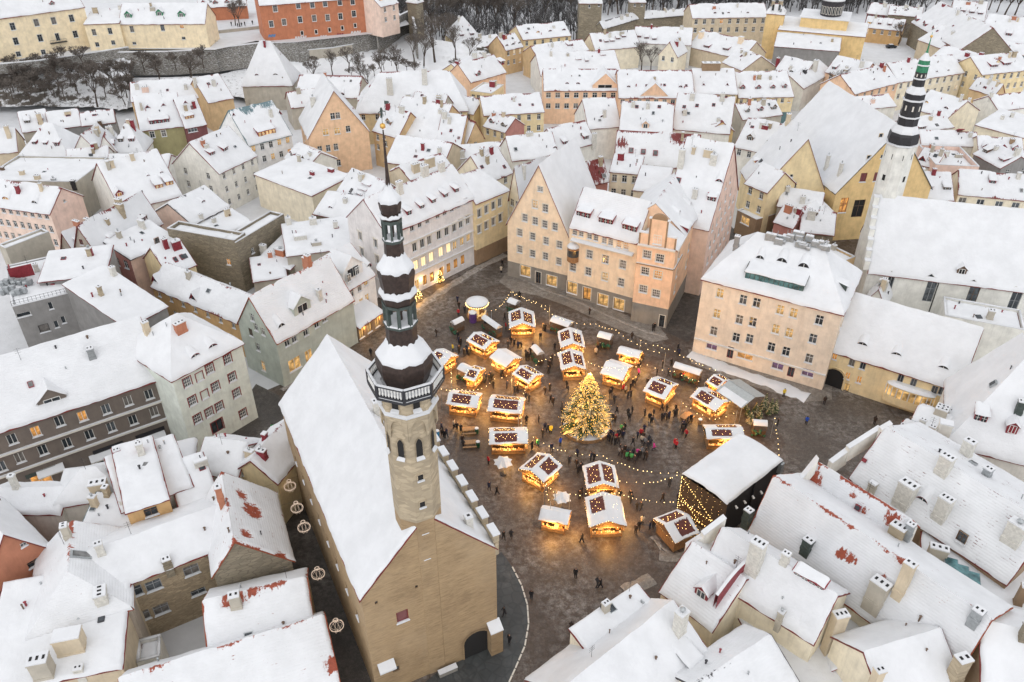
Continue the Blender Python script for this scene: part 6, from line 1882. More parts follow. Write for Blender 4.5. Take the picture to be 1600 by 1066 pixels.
H("snowy shed roof under the white pyramid tower", (455, 168), (520, 160), 7.0, Rp=(480, 140), pitch=34, wall='beigegrey', lit=0, eb=.6)
H("grey roof with a long red ridge below the bastion shrubs", (462, 150), (560, 152), 7.0, Rp=(520, 118), pitch=34, wall='beigegrey', lit=0, eb=.9, dorm=[(535, 150, 'eye', 1.4, .9)])
H("low snow roof between the broad hipped roof and the yellow gables", (690, 168), (740, 178), 8.0, Rp=(715, 148), pitch=32, wall='yellow_pale', lit=0, f=(1, 3))
# ================================================================== foreground left
fo = H("terracotta gable house at the left edge", (-22, 918), (80, 857), 10.0, K=(27, 834), roof='perp', D=13, wall='rust', lit=0, og=.3, style='cross', holes=wp('f', .6, .6, [(37, 851)]) + wp('f', 1.3, .9, [(54, 880)], st='cross', fr='frame_brown') + wp('f', 1.0, 1.3, [(64, 913)], fr='frame_brown') + wp('f', 1.3, 2.6, [(3, 940)], fr='frame_brown', p='glass', sill=False), chim=[(28, 760, 2.2, .6, .6)])
HR("long ridge roof with four slit skylights in the left foreground", (103, 940), (112, 815), 13.0, 5.4, 4.6, 9.6, 9.4, wall='taupe', lit=0, hip=(4.0, 0), eb=.5, snow='snow_tiles', rm='roof_brick', dorm=[(125, 870, 'hatch', 1.0, 2.2, 'glass_grey', 'metal_grey')], chim=[(106, 838, 1.6, .8, .7, 'wall_beigegrey'), (160, 935, 1.0, 1.6, 1.2)])
H("beige brick house with six casement windows and a deep snow roof in the left foreground", (146, 930), (362, 847), 10.0, Rp=(240, 828), pitch=26, wall='brick', lit=0, og=.15, style='cross', frame='frame_grey', thk=.4, eb=.02,
 holes=wp('f', 1.7, 1.6, [(210, 925), (240, 915), (299, 891), (222, 963), (252, 952)]) + wp('f', 1.7, 1.0, [(310, 925)]), chim=[(160, 868, 1.8, .8, .7), (263, 885, 1.1, .9, .8, 'wall_limestone')])
H("ochre walled attic house with one window rising behind the beige brick roof", (197, 800), (263, 778), 13.0, D=12, zr=13.6, roof='shed', wall='ochre', lit=0, og=.2, holes=wp('f', 1.5, 1.3, [(236, 800)], fr='frame_brown'), eb=.02, thk=.4)
H("small beige lean-to with a teal flashing beside the ochre house", (126, 826), (200, 832), 9.5, D=4.5, zr=11, roof='shed', wall='beige', lit=0, holes=wp('f', 1.3, .8, [(181, 838)], fr='frame_brown'), rm='roof_teal')
HR("gable roof with large bare patches of orange-red tile", (366, 846), (346, 738), 14.0, 5.5, 3.0, 8.5, 10.0, wall='limestone', lit=0, rm='roof_brick', snow='snow_worn', eb=.7, bare=[(395, 800, 1.5), (378, 775, .9), (385, 835, .9), (440, 870, .8)], chim=[(345, 780, 1.8, .7, .7, 'wall_rust')])
H("yellow cottage with a tiny gable window left of the street lamps", (366, 735), (432, 752), 8.0, K=(395, 718), D=9, roof='perp', wall='yellow_pale', lit=0, holes=wp('f', .6, .6, [(376, 740)]), og=.35, thk=.4)
H("low thickly snowed roof next to the yellow cottage", (305, 735), (372, 745), 8.0, Rp=(350, 690), pitch=34, wall='offwhite', lit=0, thk=.45, chim=[(401, 715, 1.5, .9, .8, 'metal_grey')], eb=0)
H("domed snowy roof with soft rounded hips", (192, 765), (300, 745), 9.0, Rp=(245, 700), pitch=36, roof='hip', hip=(5, 5), wall='offwhite', lit=0, thk=.5, eb=0)
H("white pyramid roof in front of the grey-brown terrace", (88, 790), (192, 772), 9.5, Rp=(130, 735), pitch=36, roof='hip', hip=(3, 3), wall='offwhite', lit=0, thk=.45, eb=0, chim=[(160, 775, 2.2, 2.0, 1.2, 'wall_beige')])
H("snow roof with a white chimney stack at the left edge of the terrace yard", (-20, 800), (95, 800), 9.0, Rp=(40, 765), pitch=30, wall='offwhite', lit=0, thk=.4, chim=[(27, 765, 2.2, .7, .6)], eb=0)
H("wide snow-covered roof rising to the ochre house", (190, 798), (300, 758), 11.0, D=9, zr=12.6, roof='shed', wall='offwhite', lit=0, thk=.4, eb=0)
H("narrow white roof joining the tiled gable to the domed roof", (290, 822), (350, 800), 9.5, D=10, zr=11.5, roof='shed', wall='offwhite', lit=0, thk=.4, eb=.05)
HR("tiled roof with a frayed red ridge above the courtyard", (318, 940), (478, 903), 10.5, 7.2, 4.0, 6.2, 7.5, wall='beige', lit=0, rm='roof_brick', snow='snow_tiles', eb=.8, bare=[(370, 940, 1.1), (352, 945, .6), (395, 926, .7)], chim=[(370, 948, 1.8, 1.1, .9, 'wall_beigegrey'), (300, 985, 1.6, .8, .7, 'wall_beige'), (308, 1008, 2.2, .8, .8)])
HR("long tiled roof along the bottom edge with a snow-free red corner", (187, 1060), (506, 962), 9.5, 9.0, 2.5, 3.0, 7.0, wall='offwhite', lit=0, rm='roof_brick', snow='snow_tiles', eb=.4, bare=[(520, 1040, 1.0)])
fl_ = H("flat white roof with two massive beige chimney blocks in the bottom left corner", (-30, 1085), (190, 1040), 8.0, D=12, zr=10.5, roof='shed', wall='beige', lit=0, thk=.35, eb=.1, chim=[(115, 1015, 2.4, 2.6, 1.6, 'wall_beige'), (72, 1055, 2.6, 1.8, 1.4, 'wall_beigegrey'), (125, 1050, .6, .8, .6)])
H("small white roof box in the courtyard below the beige brick house", (215, 1040), (252, 1030), 3.5, D=3, roof='flat', wall='offwhite', lit=0, thk=.3)
# ================================================================== foreground right
r1 = HR("great smooth snow roof with a tall twin-arched chimney along the bottom edge", (880, 1078), (1052, 940), 11.0, 13.0, 5.2, 3.5, 6.5, wall='cream_pale', lit=0, thk=.4, eb=0, chim=[(1060, 990, 3.4, 1.2, 1.0)], dorm=[(1085, 1043, 'shed', 2.0, 1.0, 'glass', 'frame_grey')])
H("square-side wing under one thick slab of snow with a pale end wall", (917, 1017), (1022, 945), 8.6, D=2.7, zr=9.2, roof='shed', wall='cream_pale', lit=0, thk=.5, eb=0, ov=.2)
HR("tile-lined snowy roof cut off by the bottom edge right of the great smooth roof", (1085, 1072), (1203, 992), 9.8, 8.0, 3.0, 5.0, 8.0, wall='cream_pale', lit=0, rm='roof_dark', snow='snow_tiles', eb=.3)
q2b = HR("low snowy roof with scattered tile marks and a red-framed dormer facing the square", (1082, 848), (1165, 905), 11.0, (1022, 912), 3.5, 7.0, 9.0, wall='cream_pale', lit=0, rm='roof_red', snow='snow_tiles', eb=.3, dorm=[(1094, 936, 'gable', 1.7, 1.3, 'glass', 'red_metal')])
mb = MB()                                                  # red fire wall between the two roofs
pa, pb = P(1120, 930, 10.5), P(1168, 874, 12.6)
ax = (pb - pa).normalized(); ax.z = 0; ax.normalize()
n_ = 8
for i in range(n_):
 a, b = pa.lerp(pb, i / n_), pa.lerp(pb, (i + 1) / n_)
 a.z += .5 * math.sin(i / n_ * 3.1); b.z += .5 * math.sin((i + 1) / n_ * 3.1)
 y_ = Vector((-ax.y, ax.x, 0)) * .18
 mb.add([a - y_ - Z * 3, b - y_ - Z * 3, b - y_, a - y_]); mb.add([b + y_ - Z * 3, a + y_ - Z * 3, a + y_, b + y_]); mb.add([a - y_, b - y_, b + y_, a + y_], 1)
mb.build("fire_wall", ["red_metal", "snow"], q2b.root)
q2 = HR("wide snow roof ending in a cream gable wall over the inner courtyard", (1128, 826), (1307, 931), 13.5, (1235, 975), 5.0, 9.0, 9.5, wall='cream_pale', lit=0, rm='roof_red', eb=.05, thk=.35, holes=wp('r', .9, 1.1, [(1260, 968)]) , chim=[(1176, 890, 4.2, 1.5, 1.2), (1225, 880, 1.4, .8, .7), (1217, 972, 1.6, .6, .6, 'wall_beigegrey')], dorm=[(1262, 912, 'shed', 3.4, .9, 'glass_grey')])
q1 = HR("long tiled roof with a frayed ridge crossing the right foreground", (1210, 744), (1548, 968), 15.0, (1163, 814), (1262, 745), 8.0, 11.5, wall='cream_pale', lit=0, rm='roof_brick', snow='snow_tiles', eb=.45, thk=.22, bare=[(1315, 868, .9), (1330, 875, .7), (1380, 905, .5), (1410, 875, .9)],
 chim=[(1260, 858, 1.4, 1.1, .9, 'copper_green'), (1167, 812, 1.5, .9, .9, 'copper_green'), (1366, 940, 3.0, 1.9, 1.3, 'wall_beigegrey'), (1405, 925, 4.4, 1.1, .9, 'wall_beige'), (1523, 968, 1.3, 1.0, .9, 'metal_grey')])
q3 = HR("snow roof with a bare brick-red corner behind a white parapet", (1277, 722), (1428, 815), 15.0, (1246, 757), 2.0, 10.8, 13.0, wall='offwhite', lit=0, rm='roof_brick', snow='snow_tiles', eb=.75, thk=.22, bare=[(1268, 748, 1.6), (1262, 757, 1.2), (1330, 775, .5), (1350, 800, .5), (1395, 815, 1.2), (1410, 838, 1.3)], chim=[(1396, 848, 2.6, 1.7, 1.2, 'wall_tower'), (1417, 838, 1.8, .8, .7, 'metal_grey')])
def parapet(h, side_pts, w=.35, hh=.9, mat='wall_offwhite'):
 mb, sn = MB(), MB()
 for a, b in side_pts:
  d = (b - a); d2 = Vector((d.x, d.y, 0)).normalized(); n2 = Vector((-d2.y, d2.x, 0))
  pts = [a - n2 * w, b - n2 * w, b + n2 * w, a + n2 * w]
  mb.prism(pts, hh + 1.5)
  sn.prism([p + Z * .12 + (p - (a + b) / 2).normalized() * .05 for p in pts], .11)
 o = mb.build("parapet", mat, h.root)
 sn.build("snow", "snow", o)
parapet(q3, [(P(1243, 757, 11.6), P(1277, 715, 15.8))])
parapet(q2, [(P(1072, 853, 9.6), P(1098, 836, 11.5)), (P(1098, 834, 12.0), P(1132, 808, 13.6))])
q4 = HR("broad snow roof with five weathered chimneys and a stepped white parapet", (1384, 668), (1640, 822), 15.5, (1299, 722), (1440, 664), 9.5, 12.0, wall='brown', lit=0, rm='roof_red', snow='snow_worn', eb=.15, thk=.24, holes=wp('f', 1.0, 1.5, [(1502, 841)], fr='frame_brown'),
 chim=[(1410, 785, 3.0, 2.0, 1.4, 'chim_white'), (1472, 738, 2.4, 1.5, 1.1, 'chim_white'), (1507, 713, 2.4, 1.3, 1.0, 'chim_white'), (1468, 808, 3.0, 1.5, 1.2, 'chim_white'), (1360, 770, 1.5, .9, .7, 'wall_beigegrey'), (1580, 845, 2.6, 1.9, 1.2, 'chim_white'), (1540, 745, 1.2, .9, .9, 'metal_grey')],
 dorm=[(1440, 785, 'eye', 1.4, .7), (1352, 720, 'hatch', .5, .5, 'red_metal')])
parapet(q4, [(P(1298, 722, 10.6), P(1325, 702, 11.8)), (P(1325, 699, 12.4), P(1374, 668, 14.6)), (P(1376, 670, 15.2), P(1392, 661, 16.0))])
H("white hipped roof with red triangular chimneys at the right edge of the square", (1480, 690), (1660, 735), 9.5, K=(1558, 619), D=16, roof='perp', hip=(9, 0), wall='offwhite', lit=0, eb=.05, dorm=[(1530, 660, 'shed', 1.6, 1.4, 'glass', 'red_metal'), (1578, 680, 'gable', 1.3, 1.6, 'red_metal', 'red_metal')], chim=[(1468, 690, 3.2, 1.6, 1.2, 'wall_offwhite'), (1462, 705, 2.2, 1.2, 1.0, 'chim_white'), (1590, 645, 1.8, .9, .8, 'copper_green')])
H("thick snow wedge beside the yellow inn's roof end", (1418, 672), (1478, 695), 8.0, Rp=(1450, 640), pitch=30, wall='redpink', lit=0, thk=.4, eb=.1)
H("low snow roof tucked behind the stepped parapet", (1395, 690), (1445, 712), 8.5, D=6, zr=10.5, wall='offwhite', lit=0, thk=.35, eb=.1)
q6 = H("flat snowy court roof with a glass skylight box and stained brown walls", (1440, 932), (1640, 990), 7.5, D=11, zr=8.4, roof='shed', wall='brown', lit=0, thk=.25, eb=0, chim=[(1588, 945, 3.0, .8, .8, 'wall_brown'), (1460, 875, 2.0, 2.0, 1.0, 'wall_beigegrey')])
for i in range(3):
 q = q6.on_roof(1482 + i * 17, 893 + i * 11)
 if q:
  mb = MB(); mb.box(q[0] + Z * .6, (.75, 1.1, .55), (q6.U, q6.N, Z), 0); mb.box(q[0] + Z * 1.2, (.66, 1.0, .05), (q6.U, q6.N, Z), 1)
  mb.build("skylight", ["frame_grey", "glass_teal"], q6.root)
H("sunken white court floor between the cream gable and the bottom right roofs", (1222, 1090), (1395, 1050), 4.5, D=13, zr=5.0, roof='shed', wall='cream_pale', lit=0, thk=.3, eb=0, chim=[(1293, 1020, 6.5, 1.5, 1.0, 'wall_beige')], dorm=[(1308, 1050, 'gable', 1.2, .4, 'red_metal')])
H("bottom right snow roof with a beige chimney and dark flashing", (1380, 1100), (1500, 1062), 8.5, Rp=(1415, 1000), pitch=36, wall='cream_pale', lit=0, thk=.35, eb=0, chim=[(1362, 1078, 3.2, .9, .8, 'wall_beige'), (1490, 1060, 3.2, 1.4, 1.1, 'wall_tower')])
H("white roof filling the bottom right corner", (1535, 1085), (1700, 1120), 9.5, Rp=(1600, 985), pitch=32, wall='brown', lit=0, thk=.35, eb=.1, chim=[(1598, 1000, 2.0, 1.0, .8, 'wall_limestone')])
# ================================================================== castle hill: rock slope, retaining walls, buildings on top
TZ = 14.0
def strip(name, lower, upper, zl, zu, mat, rows=10, rough=1.2, kind='structure', cell=.9, sn=None):
 """rough slope between two photo lines at two heights; snow lies where it is gentle"""
 a = [P(*q, zl) for q in lower]; b = [P(*q, zu) for q in upper]
 def sample(ps, n):
  L = [0]
  for p, q in zip(ps, ps[1:]):
   L.append(L[-1] + (q - p).length)
  out = []
  for i in range(n + 1):
   s = L[-1] * i / n
   k = max(j for j in range(len(L)) if L[j] <= s + 1e-6)
   k = min(k, len(ps) - 2)
   out.append(ps[k].lerp(ps[k + 1], (s - L[k]) / max(1e-6, L[k + 1] - L[k])))
  return out
 n = max(6, int((a[-1] - a[0]).length / cell))
 A, B = sample(a, n), sample(b, n)
 mb = MB()
 for j in range(rows + 1):
  t = j / rows
  for i in range(n + 1):
   p = A[i].lerp(B[i], t)
   e = 0 if j == rows else 1
   k = rough * e * fbm(p, .22)
   k2 = rough * .5 * e * fbm(p + Vector((9, 2, 4)), .8)
   p = p + Vector((0, -1, 0)) * (k + k2) + Z * (k2 * .8 if j else 0)
   mb.v.append(p)
 for j in range(rows):
  for i in range(n):
   q = j * (n + 1) + i
   mb.f.append((q, q + 1, q + n + 2, q + n + 1)); mb.m.append(0)
 o = mb.build(name, mat, smooth=True)
 tag(o, kind=kind)
 return o
def cliff_mat(name, rock, lo, hi):
 m, n, l, b = newmat(name)
 g_ = n.new("ShaderNodeNewGeometry")
 sp = n.new("ShaderNodeSeparateXYZ"); l.new(g_.outputs["Normal"], sp.inputs[0])
 t = tex(n, l, .8, 10, .8)
 t2 = tex(n, l, .2, 5, .6)
 f = mathn(n, l, 'ADD', sp.outputs["Z"], mathn(n, l, 'MULTIPLY', mathn(n, l, 'SUBTRACT', t.outputs[0], .5), 1.9))
 fac = ramp(n, l, f, [(lo, (0, 0, 0)), (hi, (1, 1, 1))]).outputs[0]
 rc = mixc(n, l, t2.outputs[0], tuple(x * .5 for x in rock), tuple(x * 1.3 for x in rock))
 col = mixc(n, l, fac, rc, (.78, .79, .81))
 l.new(col, b.inputs["Base Color"]); b.inputs["Roughness"].default_value = .9
 bump(n, l, b, t.outputs[0], .8, .3)
 return m
cliff_mat("cliff", (.11, .095, .08), .66, .9)
cliff_mat("slope_snow", (.13, .12, .105), .26, .46)
strip("hill_slope", [(-60, 168), (60, 166), (150, 168), (200, 170)], [(-60, 106), (60, 98), (150, 84), (205, 80)], 2.0, TZ - 1.0, "cliff", 26, 1.4)
strip("hill_foot", [(185, 172), (215, 165), (300, 142), (340, 145), (420, 160)], [(183, 122), (262, 121), (336, 118), (380, 108), (420, 100)], 2.0, 5.5, "cliff", 16, .8)
strip("bastion_slope", [(330, 140), (420, 150), (520, 142), (580, 150), (640, 140), (690, 130), (780, 104)], [(395, 76), (460, 80), (520, 74), (600, 60), (640, 52), (680, 62), (760, 74)], 2.0, TZ - 5, "slope_snow", 26, 1.2)
# terrace on top
sheet("hill_top", [P(*q, TZ) for q in [(-80, 104), (60, 96), (150, 83), (200, 76), (335, 78), (400, 64), (460, 66), (590, 52), (640, 38)]] + [Vector((-70, 420, 0)), Vector((-420, 420, 0))], "snow_ground", TZ)
def ret_wall(label, pts, zt, zb_, mat='wall_rubble', name='retaining_wall', th_=.6):
 ps = [P(*q, zt) for q in pts]
 w = thing(name, (ps[0].x, ps[0].y, zb_), label, 'wall')
 mb, sn = MB(), MB()
 for a, b in zip(ps, ps[1:]):
  d = Vector((b.x - a.x, b.y - a.y, 0)); ax = d.normalized(); ay = Vector((-ax.y, ax.x, 0))
  c = (a + b) / 2; c.z = (zt + zb_) / 2
  mb.box(c, (d.length / 2 + .05, th_ / 2, (zt - zb_) / 2), (ax, ay, Z))
  c = (a + b) / 2; c.z = zt + .14
  sn.box(c, (d.length / 2 + .1, th_ / 2 + .1, .14), (ax, ay, Z))
 mb.build("masonry", mat, w)
 sn.build("snow", "snow", w)
ret_wall("long grey retaining wall below the cream castle hill building", [(-40, 104), (60, 95), (150, 82), (200, 74)], TZ + .8, TZ - 2.2)
ret_wall("stone retaining wall with snowy ledges right of the castle hill building", [(183, 82), (262, 81), (336, 77)], TZ - .3, TZ - 8)
ret_wall("viewing terrace wall left of the orange castle hill house", [(320, 50), (365, 45), (412, 40)], TZ + 1.0, TZ - 7, 'wall_beigegrey')
ret_wall("rough stone revetment below the orange castle hill house", [(335, 76), (400, 68), (462, 66), (590, 50)], TZ - .3, TZ - 8)
ret_wall("snow-streaked bastion wall right of the orange castle hill house", [(588, 42), (642, 16), (650, 45)], TZ + 2.5, TZ - 8)
ret_wall("low terrace wall with blind windows on the bastion slope", [(462, 80), (520, 75), (590, 62)], TZ - 3.5, TZ - 8, 'wall_beigegrey')
t1 = H("long cream three-storey building on the castle hill terrace", (-40, 33), (131, 10), (-2, 96) and 27.0, D=13, zr=32, z0=TZ, wall='toompea', lit=0, ov=.4, style='cross', frame='frame_grey', trim='trim_light', eb=0,
 holes=wp('f', 1.3, 2.1, [(20, 42), (57, 36), (84, 33), (112, 29), (25, 65), (63, 60), (118, 54)]) + wp('f', 1.2, 2.4, [(90, 58)], n='balcony_door', st='two', sill=False) + wp('f', 1.2, 1.5, [(29, 85), (68, 82), (93, 80), (110, 77)]))
p = facade_pt(t1, 91, 66)
mb = MB(); mb.box(p - t1.N * .5, (2.6, .6, .12), (t1.U, t1.N, Z))
for i in range(12):
 q = p - t1.N * 1.05 + t1.U * (-2.5 + 5 * i / 11); mb.tube(q, q + Z * 1.0, .03, .03, 4)
mb.tube(p - t1.N * 1.05 - t1.U * 2.5 + Z, p - t1.N * 1.05 + t1.U * 2.5 + Z, .04, .04, 4)
mb.build("balcony", "metal_dark", t1.root)
t2 = H("cream castle hill wing with a sunken balcony terrace", (131, 38), (186, 36), 22.5, D=13, zr=24.5, z0=TZ, roof='shed', wall='toompea', lit=0, eb=0, holes=wp('f', 1.2, 1.9, [(147, 51), (172, 49)], fr='frame_grey') + wp('f', 1.1, 1.4, [(127, 75), (152, 70), (177, 67)], fr='frame_grey'))
t3 = H("low cream castle hill wing with green-capped dormers", (186, 37), (320, 36), 22.0, Rp=(250, 6), pitch=38, z0=TZ, wall='toompea', lit=0, eb=0, holes=wp('f', 1.2, 1.9, [(206, 46), (254, 44)], fr='frame_grey') + wp('f', 1.2, 1.2, [(284, 42)], p='lit_orange') + wp('f', 1.1, .9, [(210, 68), (287, 60)], fr='frame_grey'),
 dorm=[(201, 29, 'gable', 2.2, 1.4, 'glass_grey', 'spire_green'), (250, 26, 'gable', 2.2, 1.4, 'glass_grey', 'spire_green'), (284, 28, 'gable', 2.2, 1.4, 'glass_grey', 'spire_green')])
H("snowy roofed house behind the viewing terrace", (310, 12), (385, 8), 19.0, D=10, zr=22, z0=TZ, wall='orange', lit=0)
ob = H("rust-orange castle hill house with graffiti along its foot", (405, 8), (592, -6), 26.0, D=14, zr=31, z0=TZ, wall='orange', lit=0, style='cross', frame='frame_grey', trim='trim_light',
 holes=wp('f', 1.3, 2.0, [(430, 14), (466, 9), (488, 8), (508, 6), (531, 4), (551, 3), (424, 38), (444, 35), (469, 31), (491, 29), (512, 28), (532, 26), (553, 22)]) + wp('f', .9, 1.4, [(472, 52), (494, 50), (515, 47), (535, 44), (555, 40)], st='none', p='shade_tyre_black'))
def graffiti(h, px, py, w, hh, mat, strokes):
 c = facade_pt(h, px, py)
 mb = MB()
 for i in range(strokes):
  a = c + h.U * ((i / strokes - .5) * w) + Z * ((i % 2 - .5) * hh) - h.N * .03
  b = c + h.U * (((i + .8) / strokes - .5) * w) + Z * (((i + 1) % 2 - .5) * hh) - h.N * .03
  d = (b - a).normalized(); n2 = d.cross(h.N).normalized() * .22
  mb.add([a - n2, b - n2, b + n2, a + n2])
 mb.build("graffiti", mat, h.root)
plain("paint_white", (.62, .6, .6), .7); plain("paint_blue", (.08, .22, .42), .7); plain("paint_purple", (.2, .06, .28), .7)
graffiti(ob, 425, 56, 2.4, .9, "paint_blue", 5); graffiti(ob, 470, 60, 4.0, 1.5, "paint_white", 9); graffiti(ob, 506, 58, 2.5, 1.2, "paint_white", 6); graffiti(ob, 532, 55, 2.5, 1.3, "red_metal", 6); graffiti(ob, 556, 51, 3.6, 1.1, "paint_white", 7); graffiti(ob, 580, 49, 1.8, 1.6, "paint_purple", 6)
H("pale pink castle hill house at the bastion's end", (594, 10), (622, 4), 24.0, D=12, zr=28, z0=TZ, wall='pinkpale', lit=0, f=(2, 2), walls={'f': 'pinkpale'})
H("slim grey stone turret at the top of the bastion", (636, 2), (650, 4), 22.0, D=4, zr=24, roof='hip', hip=(1.5, 1.5), z0=4, wall='limestone', lit=0, name='stone_tower', cat='tower')
# white tent-roofed tower below the hill
H("stone tower under a tall white pyramid roof below the castle hill", (378, 132), (456, 131), 8.5, D=13, zr=20, roof='hip', hip=(6.2, 6.2), wall='beigegrey', lit=0, name='stone_tower', cat='tower', thk=.4, eb=0)
H("white pyramid roof peeping from behind the bare bastion trees", (1000 - 290, 62), (750, 58), 8.0, D=11, zr=15, roof='hip', hip=(5, 5), wall='yellow_pale', lit=0, dorm=[(722, 58, 'shed', 1.6, 1.0), (738, 56, 'shed', 1.6, 1.0)])
H("long brown-walled outbuilding below the bastion trees", (722, 78), (790, 68), 6.0, D=7, zr=8, roof='shed', wall='brown', lit=0)
# ---- town wall and its towers
H("square limestone wall tower at the top edge", (906, 4), (941, 4), 17.0, D=10, zr=23, roof='hip', hip=(4, 4), wall='limestone', lit=0, name='wall_tower', cat='tower', holes=wp('f', .8, 1.2, [(921, 10), (936, 8)], st='none'))
H("smaller limestone wall tower with a white cap", (985, 3), (1009, 3), 14.0, D=7, zr=17, roof='hip', hip=(3, 3), wall='limestone', lit=0, name='wall_tower', cat='tower', holes=wp('f', .8, 1.0, [(992, 8), (1003, 8)], st='none'))
H("roofed stretch of town wall with a dark sentry walk left of the small tower", (941, 42), (996, 26), 8.0, D=3, zr=9.6, wall='limestone', lit=0, ov=.8, rm='roof_dark', name='town_wall', cat='wall')
H("roofed stretch of town wall with a dark sentry walk right of the small tower", (1006, 26), (1098, 18), 8.0, D=3, zr=9.6, wall='limestone', lit=0, ov=.8, rm='roof_dark', name='town_wall', cat='wall')
# ---- yellow cathedral with the dark drum
cat_ = H("yellow orthodox cathedral body with snow roofs", (1216, 46), (1352, 58), 12.0, D=16, zr=13.5, roof='shed', wall='yellow', lit=0, name='cathedral', cat='cathedral', thk=.35, eb=0)
cb = P(1290, 42, 13.0); cb.y += 9
mb = MB(); mb.box(cat_.pt(cat_.W * .5, 9.5, 14.5), (8.5, 5.5, 2.0), (cat_.U, cat_.N, Z)); o = mb.build("upper_body", "wall_yellow", cat_.root)
mb = MB(); mb.prism([cat_.pt(cat_.W * .5 - 9, 3.6, 16.55), cat_.pt(cat_.W * .5 + 9, 3.6, 16.55), cat_.pt(cat_.W * .5 + 9, 15.3, 17.4), cat_.pt(cat_.W * .5 - 9, 15.3, 17.4)], .4); mb.build("snow", "snow", o)
dc = cat_.pt(cat_.W * .55, 9.5, 0)
mb = MB(); mb.lathe(dc, [(3.9, 16.8), (3.9, 21.5), (4.3, 21.7), (4.3, 22.2)], 16); o = mb.build("drum", "roof_dark", cat_.root)
mb = MB(); mb.lathe(dc, [(4.35, 22.2), (4.2, 22.6), (3.6, 24.4), (2.0, 26.0), (.3, 26.6)], 16); mb.build("dome_snow", "snow", o, smooth=True)
for k in range(10):
 a = math.pi + math.pi * (k + .5) / 10
 nrm = Vector((math.cos(a), math.sin(a), 0)); tx = Vector((-nrm.y, nrm.x, 0))
 mb = MB(); mb.box(dc + nrm * 3.93 + Z * 18.9, (.42, .06, 1.4), (tx, nrm, Z), 0); mb.box(dc + nrm * 3.97 + Z * 18.9, (.28, .06, 1.25), (tx, nrm, Z), 1); mb.build("window", ["trim_light", "glass"], o)
H("yellow bell tower at the left end of the cathedral", (1198, 20), (1226, 22), 17.0, D=6, zr=20, roof='hip', hip=(2.5, 2.5), wall='yellow', lit=0, name='bell_tower', cat='tower', holes=wp('f', 1.0, 2.4, [(1208, 12), (1218, 12)], st='none'))
def car(px, py, rz, mat, label):
 p = P(px, py, .0); p.z = 0
 t = thing("parked_car", p, label, "car", "cars in the yard by the ochre shop row")
 X_, Y_ = Vector((math.cos(rz), math.sin(rz), 0)), Vector((-math.sin(rz), math.cos(rz), 0))
 prof = [(-2.1, .35), (2.1, .35), (2.15, .75), (1.2, .95), (.6, 1.4), (-1.1, 1.42), (-1.8, 1.0), (-2.15, .9)]
 mb = MB()
 for sy in (-.85, .85):
  q = [p + X_ * x + Z * z + Y_ * sy * (1 if z < 1.1 else .85) for x, z in prof]
  mb.add(q if sy < 0 else q[::-1])
 for (x0, z0), (x1, z1) in zip(prof, prof[1:] + prof[:1]):
  k0, k1 = (1 if z0 < 1.1 else .85), (1 if z1 < 1.1 else .85)
  mb.add([p + X_ * x0 + Z * z0 - Y_ * .85 * k0, p + X_ * x0 + Z * z0 + Y_ * .85 * k0, p + X_ * x1 + Z * z1 + Y_ * .85 * k1, p + X_ * x1 + Z * z1 - Y_ * .85 * k1])
 mb.build("body", mat, t)
 mb = MB()
 for sy in (-1, 1):
  mb.add([p + X_ * x + Z * z + Y_ * sy * .80 for x, z in ((-1.4, 1.0), (.85, 1.0), (.5, 1.36), (-1.0, 1.38))])
 mb.add([p + X_ * 1.17 + Z * 1.0 - Y_ * .72, p + X_ * 1.17 + Z * 1.0 + Y_ * .72, p + X_ * .64 + Z * 1.41 + Y_ * .66, p + X_ * .64 + Z * 1.41 - Y_ * .66])
 mb.build("windows", "glass", t)
 for sx in (-1.3, 1.3):
  for sy in (-.8, .8):
   mb = MB(); c = p + X_ * sx + Y_ * sy + Z * .32; mb.tube(c - Y_ * .1, c + Y_ * .1, .32, .32, 10); mb.build("wheel", "shade_tyre_black", t)
 mb = MB(); mb.box(p + Z * 1.47 - X_ * .25, (.8, .65, .05), (X_, Y_, Z)); mb.build("snow", "snow", t)
plain("car_green", (.03, .07, .06), .35); plain("car_dark", (.03, .035, .045), .35)
car(1362, 57, 1.4, "car_green", "green parked car before the ochre shop row")
car(1388, 68, .1, "car_dark", "upper of two dark parked cars right of the cathedral")
car(1392, 75, .1, "car_dark", "lower of two dark parked cars right of the cathedral")
H("long metal-clad hall with a flat snow roof before the cathedral", (1210, 72), (1312, 80), 8.5, D=11, zr=11.0, roof='shed', wall='grey', walls={'r': 'beigegrey'}, lit=0, thk=.3, eb=0)
